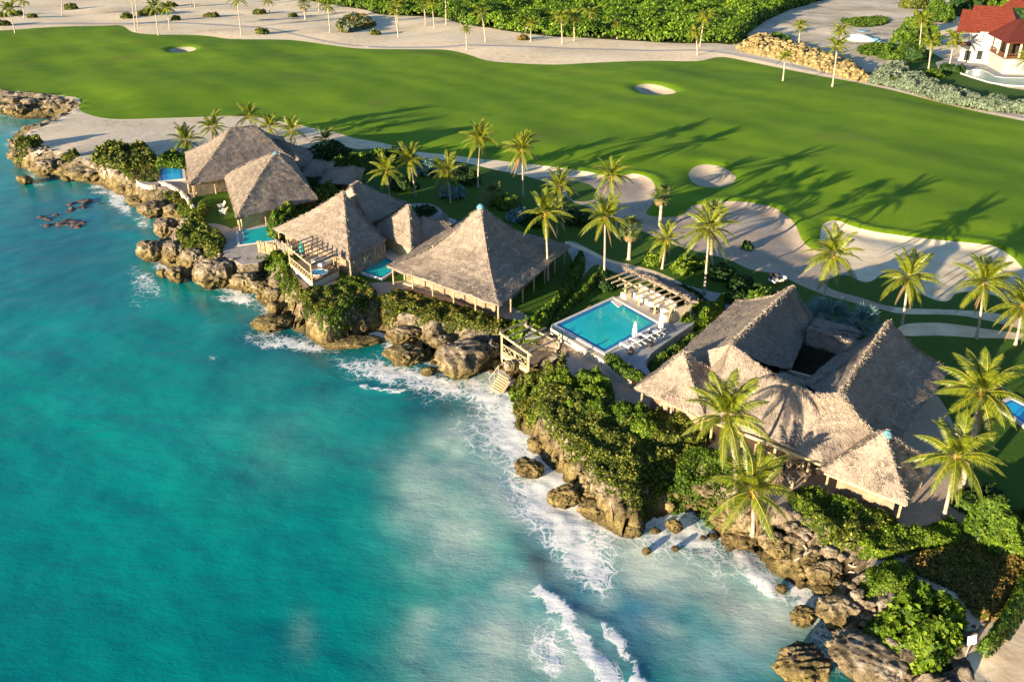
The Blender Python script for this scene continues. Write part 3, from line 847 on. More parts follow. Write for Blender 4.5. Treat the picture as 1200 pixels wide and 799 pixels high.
ROCKS = [
 (20, 130, 28, 19, -2.2, "yellow boulder at the far cove's mouth, beside the fairway corner"), (38, 122, 22, 17, -1.4, "grey white topped boulder in the middle of the far cove"), (46, 132, 13, 11, -2.6, "small pale boulder in the water at the back of the far cove"),
 (67, 122, 28, 15, -1.3, "long dark boulder under the fairway's seaward corner"), (2, 127, 14, 16, -2.0, "dark boulder at the frame edge of the far cove"), (15, 117, 18, 9, -0.8, "flat bleached boulder above the far cove"), (54, 116, 18, 8, -0.7, "low bleached boulder on the rim of the far cove"),
 (36, 150, 19, 9, -2.0, "flat dark shelf rock on the inner side of the bare rock point"), (28, 181, 36, 18, -1.8, "broad undercut boulder at the very tip of the bare rock point"), (57, 197, 38, 26, -2.0, "tall pitted boulder under the bare rock point beside the small cove"), (29, 212, 17, 15, -2.9, "lone dark boulder standing in the water off the rock point"),
 (78, 210, 11, 9, -3.0, "small ochre boulder at the water below the big sea grape bush"), (104, 203, 52, 22, -2.0, "wide brown boulder below the big sea grape bush"), (131, 206, 18, 16, -2.0, "brown boulder below the paved end of the farthest pool"), (145, 222, 22, 16, -2.6, "ochre ledge boulder in the surf below the farthest pool"), (160, 236, 24, 16, -2.8, "low wet boulder just before the overhanging rock"),
 (178, 245, 32, 23, -2.0, "overhanging boulder shading the sea cave"), (203, 246, 22, 15, -1.8, "dark boulder inside the sea cave"), (193, 268, 27, 30, -1.6, "dark pitted boulder under the bright cliff hedge"), (175, 295, 28, 31, -2.2, "tall yellow pitted boulder standing farthest out at the cave's near side"), (203, 294, 28, 26, -1.4, "rounded brown boulder between the yellow one and the cliff hedge"),
 (190, 321, 11, 16, -2.8, "narrow dark rock post in the surf beside the notched boulder"), (207, 322, 26, 24, -2.3, "ochre boulder with a dark hollow on its landward side"), (226, 300, 26, 20, -1.0, "grey cracked boulder under the lower end of the cliff hedge"), (252, 321, 48, 43, -1.7, "large wedge shaped boulder below the second pool's terrace"), (288, 330, 32, 26, -1.9, "brown boulder in front of the dark gully"),
 (278, 308, 30, 20, -0.8, "mossy boulder at the second pool terrace's corner"), (305, 337, 26, 18, -2.1, "low ochre boulder running out along the narrow inlet"), (321, 347, 20, 22, -2.0, "upright ochre boulder on the narrow inlet's seaward side"), (322, 361, 18, 20, -2.4, "pale ochre boulder above the flat islet"), (319, 379, 46, 21, -2.9, "flat topped islet boulder off the bluff with the hot tub"),
 (422, 381, 20, 20, -2.2, "squat yellow boulder at the near foot of the hot tub bluff"), (402, 384, 22, 14, -2.6, "small tan boulder against the foot of the hot tub bluff"), (414, 401, 64, 17, -3.0, "long low ochre slab in the water at the inlet's mouth"), (472, 393, 38, 27, -2.2, "brown boulder in the inlet, behind its paler neighbour"), (474, 416, 47, 28, -2.6, "pitted golden boulder in front of the inlet, washed by surf"),
 (502, 435, 19, 12, -3.2, "small half sunk boulder before the big white topped one"), (540, 422, 64, 50, -1.9, "biggest white topped boulder with a green tuft, under the central pyramid roof"), (518, 401, 22, 18, -1.5, "tilted grey slab leaning beside the big white topped boulder"), (518, 382, 20, 15, -0.8, "brown boulder set in the white cliff below the railing"), (576, 411, 26, 30, -1.5, "shadowed grey boulder behind the wooden deck's seaward post"),
 (583, 427, 13, 13, -2.6, "small pale boulder at the water beside the wooden stair"), (556, 393, 26, 12, -0.8, "flat grey boulder behind the big white topped one"), (597, 430, 16, 18, -1.4, "ochre boulder holding the top of the wooden stair"),
 (627, 521, 21, 22, -2.8, "mossy boulder beside the small white beach"), (621, 550, 36, 27, -3.0, "round brown boulder standing free in the white surf"), (662, 583, 38, 33, -2.9, "cleft brown boulder nearer the camera of the two in the surf"), (698, 597, 43, 30, -2.8, "pale topped boulder just right of the cleft one"), (694, 561, 31, 20, -2.2, "golden boulder under the pink cliff face"),
 (690, 574, 20, 15, -2.8, "shadowed boulder wedged behind the cleft one"), (706, 566, 17, 16, -2.0, "pale pink boulder beside the golden one"), (721, 584, 16, 16, -2.6, "dark boulder in the gap beside the sea grape slope"), (676, 541, 20, 14, -1.8, "ledge boulder above the small white beach"), (660, 528, 18, 14, -1.8, "brown rim boulder above the mossy one"),
 (741, 623, 25, 20, -3.2, "dark wet boulder sunk in the pale bay"), (768, 622, 13, 10, -3.3, "small dark rock beside the dark wet boulder"), (791, 617, 19, 17, -3.0, "bright yellow boulder alone in the pale bay"), (791, 643, 9, 9, -3.3, "tiny brown rock farthest out in the pale bay"), (757, 646, 11, 11, -3.3, "tiny black rock below the dark wet boulder"), (824, 630, 8, 6, -3.3, "yellow pebble like rock near the pale bay's shore"), (836, 629, 13, 7, -3.4, "row of low wet rock near the pale bay's shore"),
 (785, 594, 12, 15, -2.8, "yellow stained stump of rock at the bay's shadowed corner"), (815, 596, 9, 9, -3.0, "small yellow rock on the little beach's edge"), (827, 597, 10, 9, -2.9, "second small yellow rock on the little beach's edge"), (830, 572, 38, 22, -1.3, "pale slab of rock under the tall leaning palm"), (834, 589, 31, 14, -2.2, "mossy ledge below the pale slab"), (850, 610, 32, 20, -2.4, "ochre ledge under the short palm"),
 (868, 630, 42, 24, -2.6, "long yellow ledge below the short palm, ending in the water"), (855, 641, 12, 10, -3.2, "small dark rock at the tip of the long yellow ledge"), (892, 618, 9, 10, -1.2, "small orange stone in the dark cleft"), (902, 622, 9, 10, -1.2, "second orange stone in the dark cleft"), (905, 636, 28, 26, -1.8, "shadowed ochre boulder beside the orange stones"),
 (912, 645, 26, 24, -2.2, "smooth ochre boulder with its foot in the wave"), (925, 661, 25, 22, -2.6, "rounded olive boulder in front of the wave"), (945, 652, 25, 24, -2.0, "dark split boulder amid the landward pile"), (938, 668, 22, 16, -2.8, "low golden boulder lapped by foam"), (962, 674, 32, 36, -2.2, "big olive boulder leaning on the pile"), (973, 648, 21, 20, -1.0, "round grey boulder on the pale sand slope"),
 (976, 664, 21, 18, -1.4, "second round grey boulder below the first on the sand slope"), (986, 654, 10, 11, -0.8, "small pale stone touching the round grey boulders"), (926, 618, 17, 14, -0.8, "grey boulder in the landward scree"), (929, 631, 19, 14, -1.1, "brown flat boulder in the landward scree"), (944, 623, 19, 13, -0.6, "tan slab on top of the landward scree"), (939, 634, 13, 10, -0.9, "sharp grey stone in the landward scree"),
 (916, 690, 15, 13, -3.2, "small brown rock ringed by foam"), (982, 685, 15, 12, -1.6, "brown block at the foot of the sand slope"), (964, 690, 25, 14, -2.6, "low golden ledge ringed by white water"), (942, 723, 29, 26, -2.9, "jagged yellow boulder off the shore, in front of the cracked one"), (984, 719, 48, 44, -1.9, "large cracked boulder with ochre flank below the bright bush"),
 (1005, 696, 17, 14, -0.6, "flat tan boulder beside the bright bush"), (1017, 771, 88, 62, -1.4, "largest pale bleached boulder at the near shore"), (1065, 770, 22, 22, -0.5, "tan boulder in the hollow beside the bleached one"), (1040, 795, 26, 18, -1.0, "shadowed boulder at the near end of the bleached one"), (1046, 752, 14, 10, 0.0, "pale block above the bleached boulder"),
]
for i, (px, py, w, h, zc, lab) in enumerate(ROCKS):
    rock(px, py, w, h, zc, lab, i + 1)
rock(942, 781, 64, 50, -2.5, "golden boulder cut by parallel dark grooves, nearest in the water", 202, grooves=True, rot=0.05)

def reef():
    L = smooth_poly(Wpoly([(59, 250), (63, 260), (72, 267), (82, 269), (84, 262), (78, 256), (82, 249), (90, 243), (100, 238), (106, 236)], SEA), 8, False)
    x0, y0 = L.min(0) - 3; x1, y1 = L.max(0) + 3
    gx, gy = np.meshgrid(np.arange(x0, x1, 0.35), np.arange(y0, y1, 0.35))
    x, y = gx.ravel(), gy.ravel()
    d = line_dist(L, x + 1.5 * vnoise(x / 1.9, y / 1.9, seed=5), y + 1.5 * vnoise(x / 1.9, y / 1.9, seed=6))
    z = SEA + 0.10 - 0.30 * (d / 1.25) ** 1.2 + 0.75 * fbm(x / 1.1, y / 1.1, oct=4, seed=9)
    n = gx.shape[1]
    i = (np.arange(gx.shape[0] - 1)[:, None] * n + np.arange(n - 1)[None]).ravel()
    f = np.stack([i, i + 1, i + n + 1, i + n], 1)
    f = f[(d[f] < 2.6).any(1)]
    ids, inv = np.unique(f, return_inverse=True)
    o = mesh_obj("reef", np.stack([x, y, z], 1)[ids], inv.reshape(f.shape), MAT["reef"], smooth=True)
    tag(o, "ring shaped pinkish brown reef breaking the surface off the point", "reef")
MAT["reef"] = mottled("reef", [(0.32, (0.02, 0.03, 0.04)), (0.5, (0.12, 0.085, 0.08)), (0.66, (0.26, 0.18, 0.16))], 1.3, 8, 0.7, bscale=2.5, bstr=0.8, bdist=0.2)
reef()

# ------------------------------------------------------------------ leaves
def leaf_quads(c, nrm, size, aspect=1.5):
    """One quad a leaf at points C with (roughly) the normals NRM."""
    n = len(c)
    nrm = nrm / (np.linalg.norm(nrm, axis=1, keepdims=True) + 1e-9)
    t = rng.normal(size=(n, 3))
    a = np.cross(nrm, t); a /= np.linalg.norm(a, axis=1, keepdims=True) + 1e-9
    b = np.cross(nrm, a)
    s = size * rng.uniform(0.65, 1.25, n)
    a = a * (s * aspect / 2)[:, None]; b = b * (s / 2)[:, None]
    fold = nrm * (s * 0.18)[:, None]
    v = np.stack([c - a, c + b - fold, c + a, c - b - fold], 1).reshape(-1, 3)
    f = np.arange(4 * n, dtype=np.int32).reshape(n, 4)
    return v, f

def leaf_mass(name, poly_px, H, leaf, dens, mats, label, cat="shrub", group=None, z=0.0, world_poly=None, core=True, bump=1.3, zfn=None, kind=None, trim=False, base=None, seed=None):
    """A shrub mass over an outline: leaves spread through a lumpy volume, darker twigs and inner foliage beneath."""
    if world_poly is None:
        pp = Wpoly(poly_px, 0.55 * H)
        for k in range(5):
            zt = 0.55 * H + (0.75 * terrain(pp[:, 0], pp[:, 1]) if base is None else np.full(len(pp), base))
            pp = 0.5 * pp + 0.5 * np.array([W(px, py, q) for (px, py), q in zip(poly_px, zt)])
        poly = smooth_poly(pp, 3)
    else:
        poly = world_poly
    sd = rnd.randrange(9999) if seed is None else seed
    x0, y0 = poly.min(0); x1, y1 = poly.max(0)
    area = 0.5 * abs(np.sum(poly[:, 0] * np.roll(poly[:, 1], -1) - np.roll(poly[:, 0], -1) * poly[:, 1]))
    n = int(area * dens)
    k = int(n * (x1 - x0) * (y1 - y0) / max(area, 0.1) * 1.05) + 20
    x = rng.uniform(x0, x1, k); y = rng.uniform(y0, y1, k)
    m = inside(poly, x, y)
    x, y = x[m], y[m]
    def top(x, y):
        d = line_dist(poly, x, y, True)
        e = np.clip(d / (0.55 * H + 0.15), 0, 1)
        e = np.sqrt(1 - (1 - e) ** 2)
        if trim:
            e = np.clip(d / 0.35, 0, 1) ** 0.5
            return H * e * (0.96 + 0.07 * vnoise(x / 0.9, y / 0.9, seed=sd))
        return H * e * (0.72 + 0.38 * vnoise(x / bump, y / bump, seed=sd) + 0.20 * vnoise(x / (bump * 0.45), y / (bump * 0.45), seed=sd + 1))
    g = terrain(x, y) if base is None else np.full_like(x, base)
    h = np.maximum(top(x, y), 0.05)
    e = 0.15
    gx = (top(x + e, y) - top(x - e, y)) / (2 * e); gy = (top(x, y + e) - top(x, y - e)) / (2 * e)
    nrm = np.stack([-gx, -gy, np.ones_like(gx) * 0.9], 1)
    nrm = nrm / np.linalg.norm(nrm, axis=1, keepdims=True) + rng.normal(size=(len(x), 3)) * (0.25 if trim else 0.5)
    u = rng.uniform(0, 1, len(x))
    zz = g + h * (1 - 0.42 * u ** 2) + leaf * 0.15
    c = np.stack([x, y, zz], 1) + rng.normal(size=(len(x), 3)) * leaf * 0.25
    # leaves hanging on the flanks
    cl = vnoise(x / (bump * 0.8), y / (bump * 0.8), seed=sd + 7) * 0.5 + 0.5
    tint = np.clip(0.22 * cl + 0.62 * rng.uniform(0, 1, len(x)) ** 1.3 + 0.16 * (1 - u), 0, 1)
    sel = None
    mats = mats if isinstance(mats, (list, tuple)) else [mats]
    midx = np.zeros(len(x), int)
    if len(mats) > 1:
        big = vnoise(x / 3.2, y / 3.2, seed=sd + 11) + 0.35 * rng.normal(size=len(x))
        midx = np.clip(((big + 0.45) / 0.9 * len(mats)).astype(int), 0, len(mats) - 1)
    v, f = leaf_quads(c, nrm, leaf)
    cx, cy = poly.mean(0)
    root = empty(name, (cx, cy, float(terrain(np.array([cx]), np.array([cy]))[0]) if base is None else base), label, cat, group) if kind is None else None
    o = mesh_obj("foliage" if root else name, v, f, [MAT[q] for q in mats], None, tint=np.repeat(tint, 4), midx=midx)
    if kind: tag(o, label, None, None, kind)
    else: world_child(o, root)
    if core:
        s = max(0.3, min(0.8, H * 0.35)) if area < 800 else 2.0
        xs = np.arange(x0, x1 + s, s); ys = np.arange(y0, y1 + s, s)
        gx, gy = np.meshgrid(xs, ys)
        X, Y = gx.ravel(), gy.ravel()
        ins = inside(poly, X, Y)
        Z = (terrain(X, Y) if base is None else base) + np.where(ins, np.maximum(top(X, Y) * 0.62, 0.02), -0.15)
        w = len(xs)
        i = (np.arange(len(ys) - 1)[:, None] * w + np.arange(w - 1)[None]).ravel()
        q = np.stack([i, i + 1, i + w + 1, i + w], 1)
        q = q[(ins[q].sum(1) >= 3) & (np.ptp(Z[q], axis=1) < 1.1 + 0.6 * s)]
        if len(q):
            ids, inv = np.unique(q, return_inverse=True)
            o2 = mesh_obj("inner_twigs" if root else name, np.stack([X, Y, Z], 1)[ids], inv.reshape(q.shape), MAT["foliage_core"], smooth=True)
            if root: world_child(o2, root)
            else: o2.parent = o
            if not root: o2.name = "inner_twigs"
    return root or o

def disc(px, py, r, n=10, z=0.0, squash=1.0):
    c = W(px, py, z)
    return np.array([[c[0] + r * math.cos(t) * rnd.uniform(.85, 1.12), c[1] + squash * r * math.sin(t) * rnd.uniform(.85, 1.12)] for t in np.arange(n) * 2 * math.pi / n])

def bush(px, py, r, H, leaf, dens, mats, label, cat="bush", group=None, name="bush", **k):
    p = smooth_poly(disc(px, py, r, z=0.5 * H), 3)
    return leaf_mass(name, None, H, leaf, dens, mats, label, cat, group, world_poly=p, bump=max(0.6, r * 0.5), **k)

SG, GR, DK, BR, RU, SV, DR, SC, BL = "leaf_seagrape", "leaf_green", "leaf_dark", "leaf_bright", "leaf_rust", "leaf_silver", "leaf_dry", "leaf_scrub", "leaf_blue"
CG = "shrub masses along the cliff top"
leaf_mass("sea_grape_shrub", [(604, 468), (616, 452), (640, 446), (690, 458), (720, 468), (745, 476), (790, 484), (826, 496), (838, 508), (818, 524), (806, 548), (790, 556), (776, 566), (768, 590), (746, 596), (732, 586), (716, 572), (698, 558), (686, 546), (668, 532), (652, 514), (640, 496), (622, 480)], 1.1, 0.19, 210, SG, "largest sea grape thicket covering the slope between pool wall and surf", group=CG)
leaf_mass("coastal_shrub", [(596, 452), (606, 444), (628, 446), (640, 460), (634, 478), (618, 490), (604, 478)], 0.9, 0.22, 110, [BR, DR], "low yellow green scrub on the slope right below the wooden deck", group=CG)
leaf_mass("coastal_shrub", [(598, 486), (612, 492), (634, 520), (650, 540), (662, 552), (650, 548), (628, 524), (606, 498)], 0.4, 0.2, 60, [DR, RU], "thin brown creeping growth along the rim above the small beach", group=CG)
for a in ((634, 444, 1.7, 1.2, BR, "bright green bush at the deck's end below the pool wall"), (660, 446, 1.6, 1.2, BR, "bright green bush between the deck and the sea grape thicket"), (690, 440, 1.7, 1.6, GR, "rounded bush leaning against the pool's retaining wall"), (700, 455, 1.9, 1.5, BR, "tall bright bush in front of the retaining wall's corner"), (684, 470, 2.1, 1.3, BR, "spreading bright bush rising from the thicket below the wall"), (706, 478, 1.8, 1.8, GR, "dark green bush among the thicket under the wall's corner"),
          (740, 486, 2.0, 1.6, GR, "tall green bush in the thicket before the small front roof"), (758, 500, 1.8, 1.8, BR, "light green bush in the middle of the sea grape thicket"), (618, 420, 1.4, 1.9, SG, "olive bush growing through the wooden deck"), (650, 425, 1.5, 2.2, SG, "olive bush between deck and pool wall"), (826, 545, 2.7, 1.8, GR, "round green bush under the tall leaning palm")):
    bush(a[0], a[1], a[2], a[3], 0.16, 290, a[4], a[5], group="bushes round the sea grape thicket")
leaf_mass("sea_grape_shrub", [(440, 352), (452, 342), (474, 338), (500, 347), (530, 354), (560, 363), (586, 371), (604, 375), (600, 392), (580, 390), (548, 381), (512, 374), (486, 370), (470, 378), (462, 384), (452, 372)], 0.75, 0.2, 170, [SG, RU, SG], "strip of reddish sea grape in front of the central pyramid house's railing", group=CG)
leaf_mass("coastal_shrub", [(452, 366), (468, 366), (474, 380), (466, 388), (456, 382)], 1.0, 0.25, 100, BR, "bright green tuft hanging over the white cliff beside the inlet", group=CG)
leaf_mass("sea_grape_shrub", [(348, 344), (366, 336), (386, 334), (402, 326), (422, 326), (440, 338), (438, 352), (424, 362), (404, 370), (382, 375), (364, 372), (352, 358)], 0.8, 0.2, 170, [SG, RU, GR], "rusty green thicket on the bluff below the hot tub", group=CG)
leaf_mass("sea_grape_shrub", [(212, 268), (226, 248), (238, 234), (244, 242), (238, 258), (252, 268), (264, 278), (260, 292), (250, 302), (234, 297), (216, 288), (206, 278)], 0.9, 0.26, 120, [SG, BR, SG], "wide cliff hedge beside the lawn with two white chairs", group=CG)
leaf_mass("coastal_shrub", [(196, 226), (212, 228), (224, 236), (228, 246), (216, 252), (206, 244), (188, 224)], 0.5, 0.25, 90, [BR, DR], "golden grass tussocks under the curved white wall", group=CG)
leaf_mass("coastal_shrub", [(322, 320), (338, 316), (350, 330), (356, 346), (344, 352), (330, 340)], 0.3, 0.22, 110, [BR, DR], "sunlit grass patch on the bluff seaward of the lattice railing", group=CG)
leaf_mass("sea_grape_shrub", [(106, 184), (116, 172), (132, 167), (150, 169), (165, 166), (179, 176), (184, 186), (165, 190), (140, 192), (120, 190)], 2.1, 0.42, 45, SG, "big dome of sea grape on the bare rock point", group=CG)
leaf_mass("coastal_shrub", [(181, 192), (192, 180), (205, 178), (217, 182), (217, 194), (200, 193)], 1.6, 0.38, 55, [GR, BR], "green shrub between the sea grape dome and the farthest pool", group=CG)
bush(31, 167, 3.0, 1.8, 0.4, 50, SG, "low bush on the tip of the bare rock point", group=CG); bush(81, 179, 1.6, 1.4, 0.35, 55, SG, "small lone bush in the middle of the bare rock point", group=CG)
leaf_mass("coastal_shrub", [(120, 202), (150, 196), (172, 192), (188, 192), (186, 212), (170, 214), (156, 213), (140, 205)], 0.35, 0.3, 50, [DR, BR, GR], "olive creeper on the rock around the farthest pool's paved end", group=CG)
leaf_mass("coastal_shrub", [(300, 308), (314, 300), (334, 294), (348, 304), (342, 312), (322, 314)], 1.0, 0.25, 110, [GR, BR], "green hedge between the second pool's terrace and the lattice deck", group=CG)
leaf_mass("hedge", [(312, 262), (328, 246), (358, 233), (384, 218), (398, 210), (404, 224), (372, 240), (346, 256), (326, 270)], 3.0, 0.40, 80, [GR, SG], "tall shrub belt between the two left thatched houses", "hedge")
leaf_mass("hedge", [(622, 372), (642, 356), (662, 326), (672, 304), (680, 293), (685, 300), (682, 320), (664, 346), (650, 364), (640, 378)], 1.3, 0.26, 130, GR, "loose green hedge along the central pyramid house's landward side", "hedge")
leaf_mass("hedge", [(645, 378), (656, 360), (672, 346), (690, 327), (702, 312), (706, 319), (692, 337), (672, 354), (658, 372), (650, 383)], 1.2, 0.22, 150, [BR, GR], "sunlit clipped hedge between stone walk and pool lawn", "hedge")
leaf_mass("coastal_shrub", [(590, 382), (606, 374), (622, 374), (634, 366), (644, 372), (636, 386), (626, 394), (604, 396)], 1.3, 0.25, 120, [SG, BR], "mixed shrubs between the central house's corner and the deck", group=CG)
leaf_mass("hedge", [(793, 372), (812, 356), (834, 354), (848, 346), (846, 362), (828, 376), (802, 380)], 1.5, 0.28, 130, BR, "rounded lime green hedge beside the poolside pergola", "hedge")
leaf_mass("hedge", [(772, 334), (790, 332), (812, 342), (832, 350), (826, 356), (800, 350), (776, 342)], 1.2, 0.26, 120, DK, "shaded hedge behind the poolside pergola", "hedge")
leaf_mass("hedge", [(760, 424), (780, 410), (806, 394), (832, 380), (838, 385), (814, 402), (788, 419), (768, 432)], 1.2, 0.22, 150, GR, "straight low hedge between sun terrace and the large right roof", "hedge")
leaf_mass("hedge", [(708, 418), (720, 414), (738, 426), (752, 434), (757, 440), (748, 444), (730, 438)], 0.7, 0.16, 260, GR, "green wedge of planting at the pool terrace's seaward corner", "hedge", base=0.9)
leaf_mass("hedge", [(698, 318), (716, 318), (724, 332), (712, 340), (700, 332)], 0.9, 0.24, 120, DK, "shaded planting between the palm and the pergola's end", "hedge")
bush(692, 362, 0.7, 0.9, 0.2, 150, [RU, BR], "small croton bush with yellow pink leaves on the pool lawn", "bush")
bush(766, 303, 1.5, 1.3, 0.24, 120, BR, "round lime bush in the lawn behind the pergola")
GB = "shrubs in the shaded garden"
for i, a in enumerate(((360, 186, 3.2, 3.0, DK, "dark shrub behind the leftmost roofs"), (375, 180, 3.0, 2.6, DK, "dark shrub beside the small yellow palm"), (398, 178, 3.0, 3.4, DK, "dark shrub at the sand strip's end"), (404, 192, 2.6, 2.2, GR, "mid green shrub behind the flat grey roof"), (418, 190, 3.2, 2.8, GR, "leafy green shrub between the roofs and the fairway"), (432, 184, 2.8, 2.6, BR, "sunlit shrub between the roofs and the fairway"), (446, 180, 2.6, 2.2, GR, "rounded shrub near the strip of white sand"), (462, 180, 2.4, 2.4, DK, "dark shrub left of the twin garden palms"), (474, 214, 2.4, 2.0, DK, "shaded shrub under the twin garden palms"),
      (500, 195, 2.4, 2.6, BL, "bluish shrub right of the twin garden palms"), (530, 224, 2.4, 1.6, BL, "blue grey shrub under the drooping palm"), (548, 205, 2.6, 2.6, DK, "dark bush between the two tallest garden palms"), (594, 236, 2.2, 2.0, GR, "dark olive shrub behind the pyramid roof's cap"), (606, 252, 2.0, 1.4, BL, "low blue grey shrub on the lawn behind the pyramid roof"), (628, 256, 2.2, 1.6, DK, "dark low shrub beside the small slim palm"), (676, 255, 2.2, 1.5, DK, "dark shrub at the edge of the grass isle"), (664, 248, 2.0, 1.4, DK, "dark shrub under the bushy garden palm"),
      (812, 306, 2.0, 1.2, BR, "lime groundcover at the foot of the fan palm"), (800, 314, 1.6, 0.9, BR, "yellow green plant left of the tall palm's trunk"), (846, 318, 2.2, 1.4, DK, "dark shrub right of the tall palm's trunk"), (872, 332, 2.0, 1.4, DK, "dark clipped shrub near the small cart"), (893, 346, 2.0, 1.7, GR, "olive rounded bush next to the ridge of the right house"), (862, 348, 1.5, 1.0, DK, "low dark shrub behind the stone walk's end"), (876, 287, 0.9, 1.1, DK, "small dark bush alone on the waste sand"), (884, 358, 1.4, 1.0, DK, "dark shrub at the far corner of the right house"), (520, 268, 1.6, 1.0, DK, "low dark bush beside the blue grey plaza"), (498, 246, 1.8, 1.0, DK, "dark planting inside the plaza's curve"))):
    bush(a[0], a[1], a[2], a[3], 0.36, 75, a[4], a[5], group=GB)
BRG = "shrubs near the right house"
leaf_mass("sea_grape_shrub", [(922, 576), (950, 570), (990, 582), (1020, 592), (1048, 598), (1050, 612), (1020, 622), (1004, 640), (980, 636), (958, 622), (938, 598)], 1.0, 0.17, 260, [GR, SG], "glossy green hedge in front of the right house's lowest roof", "hedge", BRG)
leaf_mass("sea_grape_shrub", [(1005, 622), (1030, 616), (1060, 616), (1090, 612), (1112, 604), (1128, 614), (1126, 634), (1100, 638), (1080, 640), (1050, 650), (1020, 650), (1006, 640)], 0.9, 0.17, 260, [SG, BR], "curving sea grape hedge seaward of the gravel apron", "hedge", BRG)
leaf_mass("coastal_shrub", [(1010, 676), (1030, 658), (1054, 652), (1072, 668), (1076, 684), (1050, 690), (1020, 694)], 0.9, 0.125, 480, [BR, GR], "small bright bush between scree and sea grape hedge", "bush", BRG)
leaf_mass("coastal_shrub", [(1018, 716), (1042, 700), (1062, 684), (1090, 680), (1116, 694), (1134, 712), (1132, 738), (1116, 758), (1096, 772), (1072, 768), (1046, 752), (1022, 740)], 2.6, 0.30, 140, [BR, GR, BR], "largest bright green bush above the bleached boulder", "bush", BRG)
leaf_mass("coastal_shrub", [(1064, 652), (1100, 640), (1130, 634), (1150, 612), (1200, 620), (1232, 640), (1200, 672), (1180, 705), (1160, 726), (1140, 716), (1120, 692), (1090, 676), (1072, 668)], 0.5, 0.18, 170, [DR, GR, DR, RU], "dull brown undergrowth in the hollow behind the bright bush", "undergrowth", BRG)
leaf_mass("box_hedge", [(1146, 754), (1160, 737), (1181, 702), (1196, 672), (1214, 642), (1238, 652), (1216, 692), (1196, 722), (1176, 748), (1160, 762)], 1.4, 0.13, 480, GR, "clipped box hedge beside the beach and the white sign", "hedge", BRG, trim=True)
bush(1136, 588, 1.3, 0.9, 0.2, 160, GR, "clipped round bush at the foot of the thick palm trunk", group=BRG, trim=True)
bush(1156, 580, 1.8, 1.2, 0.22, 120, DK, "dark shrub right of the thick palm trunk", group=BRG)
for a in ((1182, 592, 2.8, 3.6, GR), ):
    t = bush(a[0], a[1] + 16, a[2], a[3], 0.19, 380, [GR, BR], "dense green small tree with pale bent branch at its foot", "tree", name="small_tree")
    q = MB()
    b = W3(1190, 640, 0)
    q.tube([b, b + Vector((0.5, 0.3, 0.7)), b + Vector((1.6, 0.3, 1.0)), b + Vector((2.6, 0.5, 1.3))], [0.09, 0.08, 0.06, 0.03], 6)
    q.build("branch", MAT["twig"], t)
leaf_mass("silver_hedge", [(1017, 90), (1028, 81), (1048, 76), (1062, 74), (1064, 82), (1088, 92), (1112, 102), (1152, 113), (1196, 121), (1240, 128), (1236, 134), (1196, 127.5), (1170, 126), (1120, 118), (1080, 107.5), (1050, 98), (1026, 94)], 2.2, 0.5, 42, SV, "long silvery grey hedge between the villa lawn and the cart path", "hedge", bump=2.2)
bush(1049, 95.5, 2.4, 2.2, 0.45, 55, GR, "green round bush set in the silvery hedge", "bush"); bush(1054, 75, 2.6, 1.8, 0.5, 45, SV, "separate silvery bush behind the silvery hedge", "bush")
leaf_mass("flower_bed", [(394, 31), (396, 26), (406, 20), (424, 17), (434, 22), (440, 27), (424, 32), (412, 35), (400, 35)], 2.2, 0.7, 14, [RU, GR, SV], "oval bed of reddish and green shrubs on the far sand", "shrub", bump=2.5)
SB = "small round bushes on the far sand"
for a in ((38, 20, 2.2, "lone bush between two palms at the far corner"), (20, 17, 2.6, "twin topped bush beside the leaning corner palm"), (4, 28, 2.8, "bush at the start of the far cart path"), (2, 19, 2.4, "bush at the edge of frame on the far sand"), (83, 8, 3.2, "flat topped tree like bush on the far sand"), (149, 19, 3.0, "bush left of the pair of tall far palms"), (171, 15, 4.2, "broad dark bush between the far palms"), (188, 14, 2.6, "bush touching the broad dark one"), (206, 22, 2.2, "sparse bush below the leaning far palms"), (243, 18, 2.0, "left half of the twin bushes on open sand"), (251, 18, 2.3, "right half of the twin bushes on open sand"), (304, 14, 3.0, "yellowish bush beside a slim far palm"), (307, 38, 2.6, "grey green bush at the fork of the cart path"), (343, 18, 2.2, "bush left of the far fan palm"), (440, 38, 2.3, "low mound bush in front of the oval bed"), (613, 45, 2.2, "dry tan bush beside the white post"), (200, 5, 3.0, "bush high on the far sand behind the palms")):
    bush(a[0], a[1], a[2], a[2] * 0.75, 0.6, 22, RU if "tan" in a[3] else SG, a[3], group=SB)

